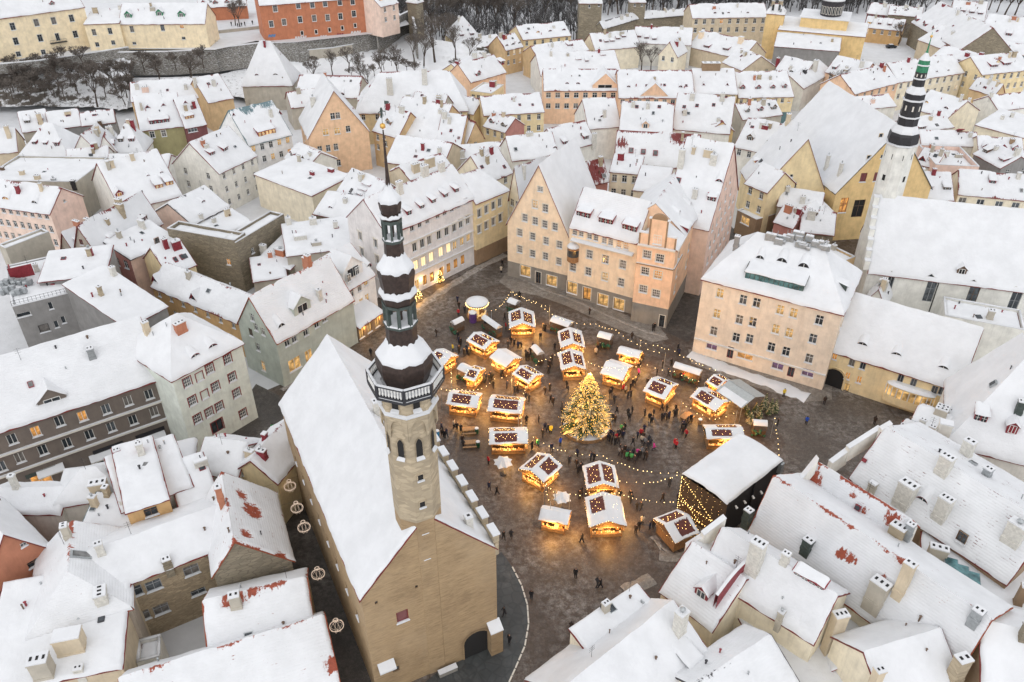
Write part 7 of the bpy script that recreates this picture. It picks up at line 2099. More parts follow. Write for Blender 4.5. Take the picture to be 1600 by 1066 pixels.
# ================================================================== bare trees
def tree_meshes(seed, h=10.0, thick=.22, spread=.55, depth=5, twig=.02, br=3):
 rg = random.Random(seed)
 tr, cr = MB(), MB()
 def grow(p, d, L, r, lev):
  segs = 2 if lev < 2 else 1
  q = p
  dd = d.copy()
  for s in range(segs):
   dd = (dd + Vector((rg.uniform(-.16, .16), rg.uniform(-.16, .16), .08))).normalized()
   e = q + dd * L / segs
   r1_ = r * (.82 if segs == 2 else .65)
   (tr if lev < 2 else cr).tube(q, e, r, r1_, 5 if lev < 2 else 3, cap=False)
   q, r = e, r1_
   if lev >= 1 and s == 0 and segs == 2:
    nd = (dd + Vector((rg.uniform(-1, 1), rg.uniform(-1, 1), rg.uniform(-.1, .5))) * spread * 1.1).normalized()
    grow(q, nd, L * .6, r * .6, lev + 1)
  if lev >= depth:
   return
  for k in range(br if lev else br + 2):
   a = rg.uniform(0, 6.28)
   nd = (dd * 1.0 + Vector((math.cos(a), math.sin(a), rg.uniform(-.1, .4))) * spread * rg.uniform(.7, 1.5)).normalized()
   grow(q, nd, L * rg.uniform(.62, .82), max(twig, r * rg.uniform(.55, .75)), lev + 1)
 grow(Vector((0, 0, -.3)), Vector((0, 0, 1)), h * .26, thick, 0)
 return tr.mesh("trunk", ["bark"]), cr.mesh("crown", ["bark_grey"])
TREES = [tree_meshes(s, 10.0, .22, .6, 5, .03) for s in (3, 8, 21)]
BUSH = [tree_meshes(s, 5.0, .10, .95, 4, .03, 4) for s in (5, 9)]
def tree(px, py, z, h, label, kinds=TREES, base=10.0, name='bare_tree', group=None, k=None):
 p = P(px, py, z)
 t = thing(name, p, label, 'tree' if name != 'bare_shrub' else 'shrub', group)
 tm, cm = kinds[(k if k is not None else rnd.randrange(len(kinds)))]
 s = h / base
 rz = rnd.uniform(0, 6.28)
 for nm, me in (("trunk", tm), ("crown", cm)):
  o = bpy.data.objects.new(nm, me); COL.objects.link(o); o.parent = t; o.rotation_euler = (0, 0, rz); o.scale = (s, s, s)
 return t
tree(152, 165, 3, 16, "gnarled bare tree against the castle hill rock face", k=0)
tree(335, 110, 5, 14, "slender bare tree at the corner of the castle hill wall", k=1)
tree(680, 98, 5, 22, "tall bare tree standing alone on the bastion slope", k=2)
tree(697, 80, 5, 19, "bare tree with a lamp glow behind the tall bastion tree", k=1)
tree(565, 132, 3, 13, "bare tree below the orange house's revetment", k=0)
tree(576, 140, 3, 12, "bare tree right beside the chimneys below the bastion", k=1)
for i, (x_, y_, h_) in enumerate([(520, 118, 11), (545, 112, 12), (598, 122, 12), (622, 118, 13), (648, 98, 14), (662, 106, 15), (712, 92, 14), (735, 98, 12), (490, 128, 10)]):
 tree(x_, y_, 3 + (140 - y_) * .08, h_, "bare tree scattered on the snowy bastion slope", k=i % 3, group="trees on the bastion slope")
for i, (x_, y_, h_) in enumerate([(22, 150, 11), (58, 146, 12), (95, 142, 12), (122, 148, 11), (182, 140, 12), (250, 128, 11), (300, 124, 12)]):
 tree(x_, y_, 3 + (165 - y_) * .1, h_, "taller bare tree among the shrubs of the castle hill slope", k=(i + 1) % 3, group="trees on the castle hill slope")
tree(375, 42, TZ, 12, "bare tree on the castle hill terrace left of the orange house", k=2)
tree(368, 40, TZ, 11, "second bare tree on the castle hill terrace", k=0)
tree(1002, 112, 1, 13, "spreading bare tree behind the long apricot house", k=0)
tree(1017, 110, 1, 11, "bare tree right of the spreading tree behind the apricot house", k=2)
tree(983, 82, 1, 12, "bare tree beside the dormered far house", k=1)
tree(1065, 100, 1, 11, "brownish bare tree among the far gables", k=2)
for i, (x_, y_) in enumerate([(1090, 62), (1108, 60), (1122, 63), (1140, 62), (1156, 64), (1172, 62)]):
 tree(x_, y_, 0, 15, "%s bare tree from the left in the row before the brown stone mansion" % ["first", "second", "third", "fourth", "fifth", "sixth"][i], k=i % 3, group="trees before the brown mansion")
tree(1276, 105, 1, 12, "bare tree in front of the metal-clad hall", k=1)
tree(1310, 158, 2, 12, "rounded bare tree before the long peach house", k=0)
tree(1210, 150, 1, 11, "dark bare tree left of the great guild roof", k=2)
tree(1404, 68, 1, 12, "bare tree beside the steep snowy hall", k=1)
tree(1216, 82, 1, 14, "yellowish bare tree left of the cathedral", k=0)
tree(1515, 470, 0, 7, "thin bare tree against the church wall", k=1)
for i, (x_, y_) in enumerate([(648, 42), (662, 36), (676, 34), (690, 36), (704, 30), (718, 28), (732, 30), (746, 28), (760, 26), (774, 30), (788, 28), (802, 34), (655, 20), (685, 16), (715, 14), (745, 12), (775, 14), (805, 16), (830, 22), (850, 20), (872, 18), (890, 16)]):
 tree(x_, y_ + 14, 2, 17 + (i * 7 % 5), "bare tree of the park wood at the top edge between bastion and wall tower", k=i % 3, group="park wood behind the bastion")
for i, (x_, y_) in enumerate([(950, 14), (966, 12), (1018, 12), (1036, 10), (1056, 10), (1074, 8), (1385, 6), (1400, 4), (1420, 4), (1440, 3), (1460, 4), (1545, 6), (1558, 10), (1570, 14), (1585, 16), (1600, 20)]):
 tree(x_, y_ + 8, 1, 16 + (i * 5 % 6), "bare tree of the far park wood beyond the town wall", k=i % 3, group="park wood beyond the town wall")
for i, (x_, y_) in enumerate([(10, 150), (28, 142), (45, 150), (62, 140), (82, 148), (100, 152), (30, 125), (55, 120), (75, 128), (118, 140), (135, 132), (150, 128), (105, 115), (12, 130), (20, 156), (38, 132), (70, 152), (92, 138), (48, 160), (88, 118), (125, 122), (142, 118), (165, 150), (172, 130), (60, 108), (20, 112), (100, 104), (130, 102), (75, 112), (185, 120), (200, 128), (225, 110), (250, 118), (275, 108), (300, 120), (318, 104), (5, 142), (52, 142), (110, 128), (198, 150), (205, 140), (210, 156), (195, 162), (203, 128), (190, 142)]):
 tree(x_, y_, 5 + (160 - y_) * .12, 7.5 + i % 4, "dark bare shrub on the snowy castle hill slope", BUSH, 5.0, 'bare_shrub', "shrubs on the castle hill slope", i % 2)
for i, (x_, y_) in enumerate([(480, 112), (490, 104), (600, 108), (612, 102), (622, 106), (636, 112), (550, 120), (585, 118), (648, 118), (700, 120), (712, 110)]):
 tree(x_, y_, 4 + (140 - y_) * .1, 5 + i % 3, "bare shrub on the bastion slope", BUSH, 5.0, 'bare_shrub', "shrubs on the bastion slope", i % 2)
tree(1298, 28 + 130, 2, 6, "bare shrub under the rounded tree by the peach house", BUSH, 5.0, 'bare_shrub', None, 1)
# the wooded hillside far behind everything
m, n, l, b = newmat("far_wood")
t = tex(n, l, .25, 8, .8)
l.new(ramp(n, l, t.outputs[0], [(.4, (.035, .033, .033)), (.55, (.11, .105, .105)), (.62, (.5, .51, .53))]).outputs[0], b.inputs["Base Color"])
b.inputs["Roughness"].default_value = .9
mb = MB()
for i in range(2300):
 x = rnd.uniform(-75, 340); y = rnd.uniform(345 if x < 32 else 405, 480) + (30 if x > 200 else 0)
 h = rnd.uniform(8, 14)
 mb.tube((x, y, -1), (x, y, h * .4), .3, .2, 4, cap=False)
 for k in range(7):
  a = rnd.uniform(0, 6.28); e = Vector((x + math.cos(a) * h * .3, y + math.sin(a) * h * .3, h * rnd.uniform(.6, 1)))
  mb.tube((x, y, h * rnd.uniform(.25, .45)), e, .16, .03, 3, cap=False)
  for q in range(3):
   mb.tube(e * .5 + Vector((x, y, h * .4)) * .5, e + Vector((rnd.uniform(-2, 2), rnd.uniform(-2, 2), rnd.uniform(-1, 2))), .08, .03, 3, cap=False)
tag(mb.build("distant_wood", "far_wood"), "dark leafless wood far beyond the town roofs", "wood", kind='stuff')
# ================================================================== christmas market
plain("sheet_red", (.10, .022, .016), .55, var=.35)
plain("sheet_brown", (.12, .055, .035), .6, var=.3)
plain("canvas_white", (.72, .72, .71), .8, var=.06)
plain("canvas_grey", (.36, .38, .38), .5, var=.12)
plain("plank_pale", (.24, .15, .08), .75, var=.3)
plain("plastic_green", (.02, .10, .05), .5, var=.3)
plain("plastic_purple", (.12, .05, .2), .5, var=.3)
plain("plastic_blue", (.03, .22, .5), .5)
plain("warm_glow_a", (.5, .2, .05), .7, emit=(1.0, .45, .10), es=.35, var=.3)  # wares made to glow: the stall's lamplight put in as emission
plain("warm_glow_b", (.6, .4, .2), .7, emit=(1.0, .62, .22), es=.7, var=.3)  # stronger lamplit look as emission, on wares and carousel parts
litglass("stall_glow", (1.0, .55, .14), 1.25)
snow_mat("snow_on_stall", 0, (.10, .022, .016), rag=.75)
def lamp(parent, p, e=70, c=(1.0, .50, .12), r=.25, name="lamp"):
 e *= 5.2
 d = bpy.data.lights.new(name, 'POINT'); d.energy = e; d.color = c; d.shadow_soft_size = r
 o = bpy.data.objects.new(name, d); COL.objects.link(o)
 o.parent = parent; o.location = Vector(p) - WLOC[parent.name]
 return o
def bulbs_along(mb, pts, step=.45, r=.055, jit=.03):
 for a, b in zip(pts, pts[1:]):
  L = (b - a).length
  k = max(1, int(L / step))
  for i in range(k):
   p = a.lerp(b, (i + rnd.random() * .4) / k) + Vector((rnd.uniform(-jit, jit), rnd.uniform(-jit, jit), rnd.uniform(-jit, 0)))
   mb.octa(p, r)
class Frame:
 def __init__(s, L, F, Rr, z):
  l_, f_, r_ = P(*L, z), P(*F, z), P(*Rr, z)
  a = f_ - l_
  s.W = a.length
  s.U = a.normalized()
  s.N = Vector((-s.U.y, s.U.x, 0))
  s.D = max(1.2, (r_ - f_).dot(s.N))
  s.o = Vector((l_.x, l_.y, 0))
 def pt(s, u, v, z=0.0):
  p = s.o + s.U * u + s.N * v
  p.z = z
  return p
def stall(label, L, F, Rr, ridge='u', bare=.4, ze=2.45, rise=None, light=90, wall='plank_pale', open_=('f', 'r'), strings=True, sheet='sheet_red', group="wooden huts of the christmas market", deco=None, whole=True):
 fr = Frame(L, F, Rr, ze)
 W, D, pt = fr.W, fr.D, fr.pt
 c = pt(W / 2, D / 2)
 t = thing("market_stall", c, label, "stall", group)
 ax = (fr.U, fr.N, Z)
 ins = .45
 run = (D if ridge == 'u' else W) / 2
 zr = ze + (rise if rise is not None else run * .42)
 # roof planes
 if ridge == 'u':
  pls = [[pt(0, 0, ze), pt(W, 0, ze), pt(W, D / 2, zr), pt(0, D / 2, zr)], [pt(W, D, ze), pt(0, D, ze), pt(0, D / 2, zr), pt(W, D / 2, zr)]]
 else:
  pls = [[pt(0, D, ze), pt(0, 0, ze), pt(W / 2, 0, zr), pt(W / 2, D, zr)], [pt(W, 0, ze), pt(W, D, ze), pt(W / 2, D, zr), pt(W / 2, 0, zr)]]
 sl, sn, st_ = MB(), MB(), MB()
 for i, q in enumerate(pls):
  sl.prism(q, .07)
  bb = []
  if bare:
   cx = (q[0] + q[1] + q[2] + q[3]) / 4
   wl = (q[1] - q[0]).length
   for k in range(0):
    bp = q[0].lerp(q[1], rnd.uniform(.2, .8)).lerp(q[3].lerp(q[2], rnd.uniform(.2, .8)), rnd.uniform(.3, .75))
    bb.append((bp, bare * wl * rnd.uniform(.25, .42)))
  rc = None
  if bare > .15 and (i == 0 or bare > .3):
   u0_ = .12 if i == 0 else rnd.choice([.12, .12, .3]); u1_ = min(.89, u0_ + .34 + .62 * bare * rnd.uniform(.8, 1.15))
   rc = (u0_, u1_, rnd.uniform(.08, .2), rnd.uniform(.88, 1.0))
  snow_sheet(sn, q, (1, 1, 0, 1), .12, .2, bb, .15, rect=rc)
  if strings:                                      # zigzag of lamps laid over the roof
   n_ = max(3, int((q[1] - q[0]).length / .7))
   zz = []
   for k in range(n_ + 1):
    lo_, hi_ = (.3, .75) if k % 2 else (.75, .3)
    base = q[0].lerp(q[1], .12 + .76 * k / n_); top = q[3].lerp(q[2], .12 + .76 * k / n_)
    zz.append(base.lerp(top, lo_) + Z * .12);
   bulbs_along(st_, zz, .5, .035)
 ro = sl.build("roof", sheet, t)
 sn.build("snow", "snow_on_stall", ro, smooth=True)
 # fascia boards and eave garland
 fb = MB()
 cor = [pt(0, 0, ze), pt(W, 0, ze), pt(W, D, ze), pt(0, D, ze)]
 ped = [(pt(0, 0, ze), pt(0, D, ze)), (pt(W, 0, ze), pt(W, D, ze))] if ridge == 'u' else [(pt(0, 0, ze), pt(W, 0, ze)), (pt(0, D, ze), pt(W, D, ze))]
 for a, b in ped:
  m_ = (a + b) / 2; m_.z = zr
  fb.add([a - Z * .05, b - Z * .05, m_ - Z * .05]); fb.add([b - Z * .05, a - Z * .05, m_ - Z * .05])
  if strings:
   bulbs_along(st_, [a, m_, b], .45, .035)
 for a, b in zip(cor, cor[1:] + cor[:1]):
  d = (b - a).normalized(); n2 = Vector((-d.y, d.x, 0))
  fb.box((a + b) / 2 - Z * .14, ((b - a).length / 2, .03, .1), (d, n2, Z))
  if strings:
   bulbs_along(st_, [a - Z * .2, b - Z * .2], .42, .035)
 fb.build("fascia", "wood_light", t)
 if st_.f:
  tag(st_.build("light_string", "bulb", t), kind="stuff")
 # posts, counters, back walls
 for u_, v_ in ((ins, ins), (W - ins, ins), (W - ins, D - ins), (ins, D - ins)):
  mb = MB(); mb.box(pt(u_, v_, ze / 2), (.07, .07, ze / 2), ax); mb.build("post", "wood", t)
 sides = dict(f=((ins, ins), (W - ins, ins)), r=((W - ins, ins), (W - ins, D - ins)), b=((W - ins, D - ins), (ins, D - ins)), l=((ins, D - ins), (ins, ins)))
 for k, (a, b) in sides.items():
  pa, pb = pt(*a), pt(*b)
  d = (pb - pa); Ln = d.length; d.normalize(); n2 = Vector((-d.y, d.x, 0))
  m_ = (pa + pb) / 2
  if k in open_:
   mb = MB()
   np_ = max(2, int(Ln / .35))
   for i in range(np_):                           # counter of upright boards
    q = pa + d * Ln * (i + .5) / np_
    mb.box(q + Z * .48, (Ln / np_ / 2 - .012, .03, .46), (d, n2, Z))
   mb.box(m_ + Z * .98 - n2 * .18, (Ln / 2, .26, .035), (d, n2, Z))
   mb.build("counter", wall, t)
   g = MB()
   for i in range(int(Ln / .28)):
    q = pa + d * (.15 + .28 * i) - n2 * rnd.uniform(-.05, .3)
    s_ = rnd.uniform(.06, .13)
    g.box(q + Z * (1.02 + s_), (s_, s_, s_), (d, n2, Z), rnd.choice([0, 1, 1]))
   tag(g.build("goods", ["warm_glow_a", "warm_glow_b"], t), kind="stuff")
  else:
   mb = MB()
   np_ = max(2, int(Ln / .3))
   for i in range(np_):
    q = pa + d * Ln * (i + .5) / np_
    mb.box(q + Z * (ze / 2 - .08), (Ln / np_ / 2 - .01, .03, ze / 2 - .1), (d, n2, Z))
   mb.build("board_wall", wall, t)
 sh = MB()
 for i in range(14):
  q = pt(rnd.uniform(ins + .3, W - ins - .3), rnd.uniform(ins + .3, D - ins - .3), rnd.uniform(.7, 2.0))
  s_ = rnd.uniform(.12, .3)
  sh.box(q, (s_, s_ * .7, s_), ax, rnd.choice([0, 1]))
 tag(sh.build("display", ["warm_glow_a", "warm_glow_b"], t), kind="stuff")
 if light:
  lamp(t, pt(W / 2, D / 2, ze - .5), light * .5)
  if 'f' in open_:
   lamp(t, pt(W / 2, -.8, ze - .45), light * 1.0, r=.2)
  if 'r' in open_:
   lamp(t, pt(W + .8, D / 2, ze - .45), light * 1.0, r=.2)
 return t
def cart(label, L, F, Rr, ze=2.2, colour='plastic_green', light=0, roofm='canvas_white', group="small carts and bars of the christmas market"):
 """small bar with a curved canvas top"""
 fr = Frame(L, F, Rr, ze)
 W, D, pt = fr.W, fr.D, fr.pt
 t = thing("market_cart", pt(W / 2, D / 2), label, "cart", group)
 ax = (fr.U, fr.N, Z)
 long_u = W >= D
 mb, sn = MB(), MB()
 n_ = 6
 for i in range(n_):
  def q(k, s):
   x = k / n_
   z = ze + .5 * math.sin(math.pi * x)
   return pt(s * W, x * D, z) if long_u else pt(x * W, s * D, z)
  a, b, c_, d_ = q(i, 0), q(i, 1), q(i + 1, 1), q(i + 1, 0)
  f_ = [a, b, c_, d_] if long_u else [b, a, d_, c_]
  mb.add(f_)
  sn.add([p + Z * (.1 + .03 * fbm(p, 1.0)) for p in f_])
 for s_ in (0, 1):
  fan = [(pt(s_ * W, k / n_ * D, ze + .5 * math.sin(math.pi * k / n_)) if long_u else pt(k / n_ * W, s_ * D, ze + .5 * math.sin(math.pi * k / n_))) for k in range(n_ + 1)]
  mb.add(fan)
  sn.add([p + Z * .1 for p in fan] + [fan[-1], fan[0]])
 o = mb.build("canopy", roofm, t)
 sn.build("snow", "snow", o, smooth=True)
 for u_, v_ in ((.1, .1), (W - .1, .1), (W - .1, D - .1), (.1, D - .1)):
  mb = MB(); mb.box(pt(u_, v_, ze / 2), (.04, .04, ze / 2), ax); mb.build("post", "wood_dark", t)
 mb = MB(); mb.box(pt(W / 2, D / 2, .62), (W / 2 - .12, D / 2 - .12, .4), ax); mb.build("body", "wood_dark", t)
 mb = MB()
 for i in range(16):
  q_ = pt(rnd.uniform(0, W), rnd.uniform(-.1, .3), rnd.uniform(.2, 1.2)); mb.ico(q_, rnd.uniform(.12, .28))
 tag(mb.build("fir_garland", colour, t), kind="stuff")
 mb = MB()
 for u_, v_ in ((.35, .25), (W - .35, .25), (W - .35, D - .25), (.35, D - .25)):
  c_ = pt(u_, v_, .25)
  mb.tube(c_ - fr.N * .06, c_ + fr.N * .06, .25, .25, 10)
 mb.build("wheel", "wood_dark", t)
 if light:
  lamp(t, pt(W / 2, D / 2, ze - .3), light)
 return t
def zB(x, y): return (400 + x / 3.98, 532 + y / 3.98)
def zC(x, y): return (800 + x / 3.98, 532 + y / 3.98)
def z6(x, y): return (400 + x / 4, 266 + y / 4)
def z7(x, y): return (800 + x / 4, 266 + y / 4)
def zM(x, y): return (640 + x / 6.66, 440 + y / 6.66)
stall("hut with scuffed snowy roof tucked beside the tower gallery", zM(200, 790), zM(360, 870), zM(515, 775), 'u', .25)
stall("broad hut with an almost unbroken white roof left of the market centre", zM(828, 790), zM(1000, 895), zM(1195, 810), 'u', .08)
stall("dark red roofed hut between the two white-roofed huts left of centre", zM(560, 1000), zM(680, 1035), zM(835, 920), 'u', .75)
stall("hut with a half bare roof right of the tower's gallery", zB(1180, 395), zB(1375, 420), zB(1405, 330), 'u', .45)
stall("wide hut with a nearly bare dark roof strung with lights left of the tree", (761, 641), (815, 647), (819, 622), 'u', .8)
stall("square hut left below the tree with dark roof patches", (764, 694), (825, 693), (819, 668), 'u', .5)
stall("dark roofed hut with looping roof lights left of the open square", zC(40, 800), zC(195, 885), zC(308, 775), 'v', .8)
stall("steep dark roofed hut with zigzag lights in the middle of the square", zC(465, 925), zC(665, 920), zC(632, 775), 'v', .8)
stall("white roofed hut in front of the zigzag-lit hut with a signboard", (921, 824), (979, 822), (967, 776), 'v', .3)
stall("small low hut with a glowing counter nearest the camera's centre", (841, 811), (887, 820), (893, 798), 'u', 0.05, strings=False)
stall("dark roofed hut beside the stage with purple bunting", (1021, 811), (1054, 848), (1088, 826), 'v', .7, open_=('l', 'b'), wall='wood')
stall("hut with a half dark roof right of the tree", zC(815, 312), zC(950, 367), zC(1068, 287), 'u', .55)
stall("hut with smudged snow roof before the grey canopy tent", zC(1108, 347), zC(1265, 442), zC(1372, 387), 'u', .4)
stall("small dark roofed hut behind the grey canopy tent", zC(1205, 258), zC(1280, 302), zC(1380, 258), 'u', .7)
stall("long white roofed hut right behind the stage", zC(1212, 612), zC(1450, 612), zC(1430, 525), 'u', .35)
stall("white roofed hut at the back right of the tree", zC(650, 78), zC(790, 112), zC(828, 72), 'u', .02)
stall("square white roofed hut just right behind the tree", zC(548, 203), zC(690, 247), zC(768, 162), 'u', .08)
stall("front one of two huts in line behind the tree", zC(308, 188), zC(462, 182), zC(440, 72), 'v', .5)
stall("rear one of two huts in line behind the tree", (876, 544), (914, 543), (910, 517), 'v', .45)
stall("hut with a mottled dark roof left behind the tree", zM(1065, 960), zM(1240, 1065), zM(1450, 1000), 'u', .6)
stall("brightly lit hut with stacked gables behind the lit stalls at the back", (796, 513), (837, 512), (824, 487), 'v', .5, light=160)
stall("hut with dark roof and blue-white fairy lights at the back left", zM(590, 610), zM(780, 715), zM(960, 635), 'u', .55)
cart("long white-topped drinks bar behind the blue-lit hut", zM(745, 385), zM(905, 500), zM(960, 470))
cart("small white-topped cart at the left rim of the market", zM(420, 425), zM(470, 455), zM(590, 415))
cart("small white-topped cart at the back near the carousel", zM(1010, 215), zM(1100, 250), zM(1150, 205))
cart("slim white-topped bar behind the tree's left side", zM(1260, 690), zM(1330, 770), zM(1405, 750))
cart("white-topped cart beside the dark red roofed hut on the left", zM(490, 910), zM(590, 960), zM(640, 885))
cart("white-topped cart near the cream wing's shop front", z7(235, 945), z7(350, 985), z7(378, 945))
cart("tiny white-topped cart at the back right before the peach corner house", z7(530, 1042), z7(612, 1064), z7(637, 1030))
cart("long low white-topped counter at the right rim before the pink house", zC(1000, 168), zC(1165, 220), zC(1190, 188), light=40)
cart("white-topped table stand at the right end of the market", zC(1502, 530), zC(1590, 536), zC(1588, 500))
# ---- two white parasols
def parasol(label, px, py, w=2.6):
 p = P(px, py, 2.4); p.z = 0
 t = thing("parasol", p, label, "parasol", "white parasols between the huts")
 mb = MB(); mb.lathe(p, [(w * .7, 2.3), (.08, 3.2)], 4, .4 + rnd.random()); o = mb.build("canopy", "canvas_white", t)
 mb = MB(); mb.lathe(p, [(w * .66, 2.42), (w * .3, 2.95), (.06, 3.3)], 4, .4); mb.build("snow", "snow", o)
 mb = MB(); mb.tube(p, p + Z * 3.1, .04, .04, 6); mb.build("pole", "metal_grey", t)
 mb = MB(); mb.lathe(p, [(.5, 0.01), (.5, .12), (.1, .16)], 10); mb.build("foot", "metal_dark", t)
parasol("white parasol left of the looping-lit hut", 786, 722, 2.2)
parasol("white parasol between the two front huts", 878, 777, 2.0)
# ---- grey canopy tent
fr = Frame(zC(1268, 312), zC(1430, 422), zC(1588, 352), 3.0)
t = thing("canopy_tent", fr.pt(fr.W / 2, fr.D / 2), "large grey translucent canopy tent at the right rim of the market", "tent")
mb = MB()
W, D, pt = fr.W, fr.D, fr.pt
for q in ([pt(0, 0, 3), pt(W, 0, 3), pt(W, D / 2, 4), pt(0, D / 2, 4)], [pt(W, D, 3), pt(0, D, 3), pt(0, D / 2, 4), pt(W, D / 2, 4)]):
 mb.prism(q, .05)
o = mb.build("canopy", "canvas_grey", t)
mb = MB()
snow_sheet(mb, [pt(.4, .1, 3.03), pt(W - .2, .1, 3.03), pt(W - .2, D * .25, 3.53), pt(.4, D * .25, 3.53)], (1, 1, 1, 1), .06, .4, [(pt(W * .3, D * .1, 3.1), 1.2)])
mb.build("snow", "snow", o, smooth=True)
for u_, v_ in ((.1, .1), (W / 2, .1), (W - .1, .1), (W - .1, D - .1), (W / 2, D - .1), (.1, D - .1)):
 mb = MB(); mb.tube(pt(u_, v_, 0), pt(u_, v_, 3.05), .05, .05, 6); mb.build("post", "metal_grey", t)
mb = MB(); mb.tube(pt(0, D / 2, 4.04), pt(W, D / 2, 4.04), .06, .06, 6); mb.build("ridge_bar", "metal_grey", t)
# ---- stage
fr = Frame((1067, 738), (1138, 786), (1234, 728), 7.2)
W, D, pt = fr.W, fr.D, fr.pt
t = thing("stage", pt(W / 2, D / 2), "big black-sided open-air stage under a thick snow-covered roof", "stage")
ax = (fr.U, fr.N, Z)
mb, sn = MB(), MB()
n_ = 8
for i in range(n_):
 x0, x1 = i / n_, (i + 1) / n_
 z0_, z1_ = 7.0 + .4 * math.sin(math.pi * x0), 7.0 + .4 * math.sin(math.pi * x1)
 mb.prism([pt(x0 * W, 0, z0_), pt(x1 * W, 0, z1_), pt(x1 * W, D, z1_ + .3), pt(x0 * W, D, z0_ + .3)], .12)
o = mb.build("roof", "metal_dark", t)
for hlf in (0, 1):
 k = n_ // 2
 for i in range(k):
  x0, x1 = (hlf * k + i) / n_, (hlf * k + i + 1) / n_
  z0_, z1_ = 7.0 + .4 * math.sin(math.pi * x0), 7.0 + .4 * math.sin(math.pi * x1)
  snow_sheet(sn, [pt(x0 * W, -.15, z0_), pt(x1 * W, -.15, z1_), pt(x1 * W, D + .15, z1_ + .3), pt(x0 * W, D + .15, z0_ + .3)], (1, 1 if x1 == 1 else 0, 1, 1 if x0 == 0 else 0), .3, .6)
sn.build("snow", "snow", o, smooth=True)
mb = MB()                                                # slatted front screen hung with lamps
ns = 34
for i in range(ns):
 mb.box(pt(W / 2, .05, .15 + 6.6 * i / ns), (W / 2 - .1, .04, .055), ax)
for i in range(7):
 mb.box(pt(.1 + (W - .2) * i / 6, .14, 3.4), (.06, .05, 3.4), ax)
mb.build("slatted_screen", "wood_dark", t)
mb = MB()
for (a, b) in (((0, 6.4), (W, 1.4)), ((0, 3.4), (W * .55, .6)), ((0, 2.2), (W, 2.4)), ((.05, 6.6), (.05, .3)), ((W - .05, 3.2), (W - .05, .3)), ((W * .3, .6), (W, 1.0))):
 bulbs_along(mb, [pt(a[0], -.06, a[1]), pt(b[0], -.06, b[1])], .38, .042)
for i in range(0, ns, 3):
 bulbs_along(mb, [pt(.2, -.03, .2 + 6.6 * i / ns), pt(W - .2, -.03, .2 + 6.6 * i / ns)], .9, .018)
tag(mb.build("light_string", "bulb", t), kind="stuff")
mb = MB()
mb.box(pt(W / 2, D - .1, 3.5), (W / 2, .05, 3.5), ax); mb.box(pt(.05, D / 2, 3.5), (.05, D / 2 - .15, 3.5), ax); mb.box(pt(W - .3, D / 2, 3.45), (.04, D / 2 - .3, 3.45), ax)
mb.build("black_drape", "black_paint", t)
mb = MB(); mb.box(pt(W / 2, D / 2, .6), (W / 2 - .4, D / 2 - .4, .6), ax); mb.build("stage_floor", "wood_dark", t)
for u_, v_ in ((.1, .2), (W - .1, .2), (W - .1, D - .1), (.1, D - .1), (W - .1, D / 2)):
 mb = MB(); mb.tube(pt(u_, v_, 0), pt(u_, v_, 7.1), .14, .14, 6); mb.build("truss_post", "metal_dark", t)
mb = MB()
for i in range(5):
 q = pt(W + .05, D * (.15 + .16 * i), 5.6 - .35 * i); mb.tube(q, q + fr.U * .35 - Z * .3, .12, .18, 8)
mb.build("spotlight", "frame_white", t)
mb = MB(); mb.box(pt(W - .2, D * .98, 6.2), (.5, .35, .9), ax); mb.build("grey_gable_tip", "metal_grey", t)
# ---- carousel
p = P(746, 494); p.z = 0
t = thing("carousel", p, "small lit carousel under a round white canopy at the back of the market", "carousel")
mb = MB(); mb.lathe(p, [(2.1, 0.02), (2.1, .3), (1.9, .34)], 20); mb.build("platform", "wood", t)
mb = MB(); mb.lathe(p, [(2.15, 2.9), (2.2, 3.2), (.1, 4.1)], 20); o = mb.build("canopy", "sheet_red", t)
mb = MB(); mb.lathe(p, [(2.22, 3.2), (2.1, 3.36), (1.2, 3.85), (.15, 4.28)], 20); mb.build("snow", "snow", o, smooth=True)
mb = MB(); mb.tube(p, p + Z * 3.3, .35, .35, 10); mb.build("centre_column", "warm_glow_b", t)
mb = MB()
for k in range(40):
 a = k / 40 * 6.283; mb.octa(p + Vector((math.cos(a) * 2.2, math.sin(a) * 2.2, 2.95)), .07)
tag(mb.build("light_string", "bulb", t), kind="stuff")
for k in range(10):
 a = k / 10 * 6.283; q = p + Vector((math.cos(a) * 1.6, math.sin(a) * 1.6, 0))
 mb = MB(); mb.tube(q + Z * .3, q + Z * 3.0, .03, .03, 5); mb.build("pole", "gold", t)
 mb = MB(); d = Vector((-math.sin(a), math.cos(a), 0))                         # wooden horse: trunk, neck, head, legs
 mb.tube(q + Z * 1.0 - d * .35, q + Z * 1.05 + d * .35, .16, .18, 8); mb.tube(q + Z * 1.1 + d * .3, q + Z * 1.5 + d * .5, .12, .08, 7); mb.tube(q + Z * 1.5 + d * .45, q + Z * 1.42 + d * .75, .09, .06, 7)
 for sx in (-.3, .3):
  for sy in (-.08, .08):
   n2 = Vector((-d.y, d.x, 0)); mb.tube(q + Z * .95 + d * sx + n2 * sy, q + Z * .5 + d * sx * 1.3 + n2 * sy, .06, .04, 5)
 mb.build("horse", rnd.choice(["warm_glow_a", "warm_glow_b", "red_metal", "frame_white"]), t)
lamp(t, p + Z * 2.6, 90)
p = P(739, 503); p.z = 0
t = thing("ticket_booth", p, "little purple ticket booth in front of the carousel", "booth")
mb = MB(); mb.lathe(p, [(.7, 0.0), (.7, 2.1)], 6); mb.build("body", "plastic_purple", t)
mb = MB(); mb.lathe(p, [(.85, 2.1), (.8, 2.25), (.1, 2.7)], 6); mb.build("roof", "snow", t)
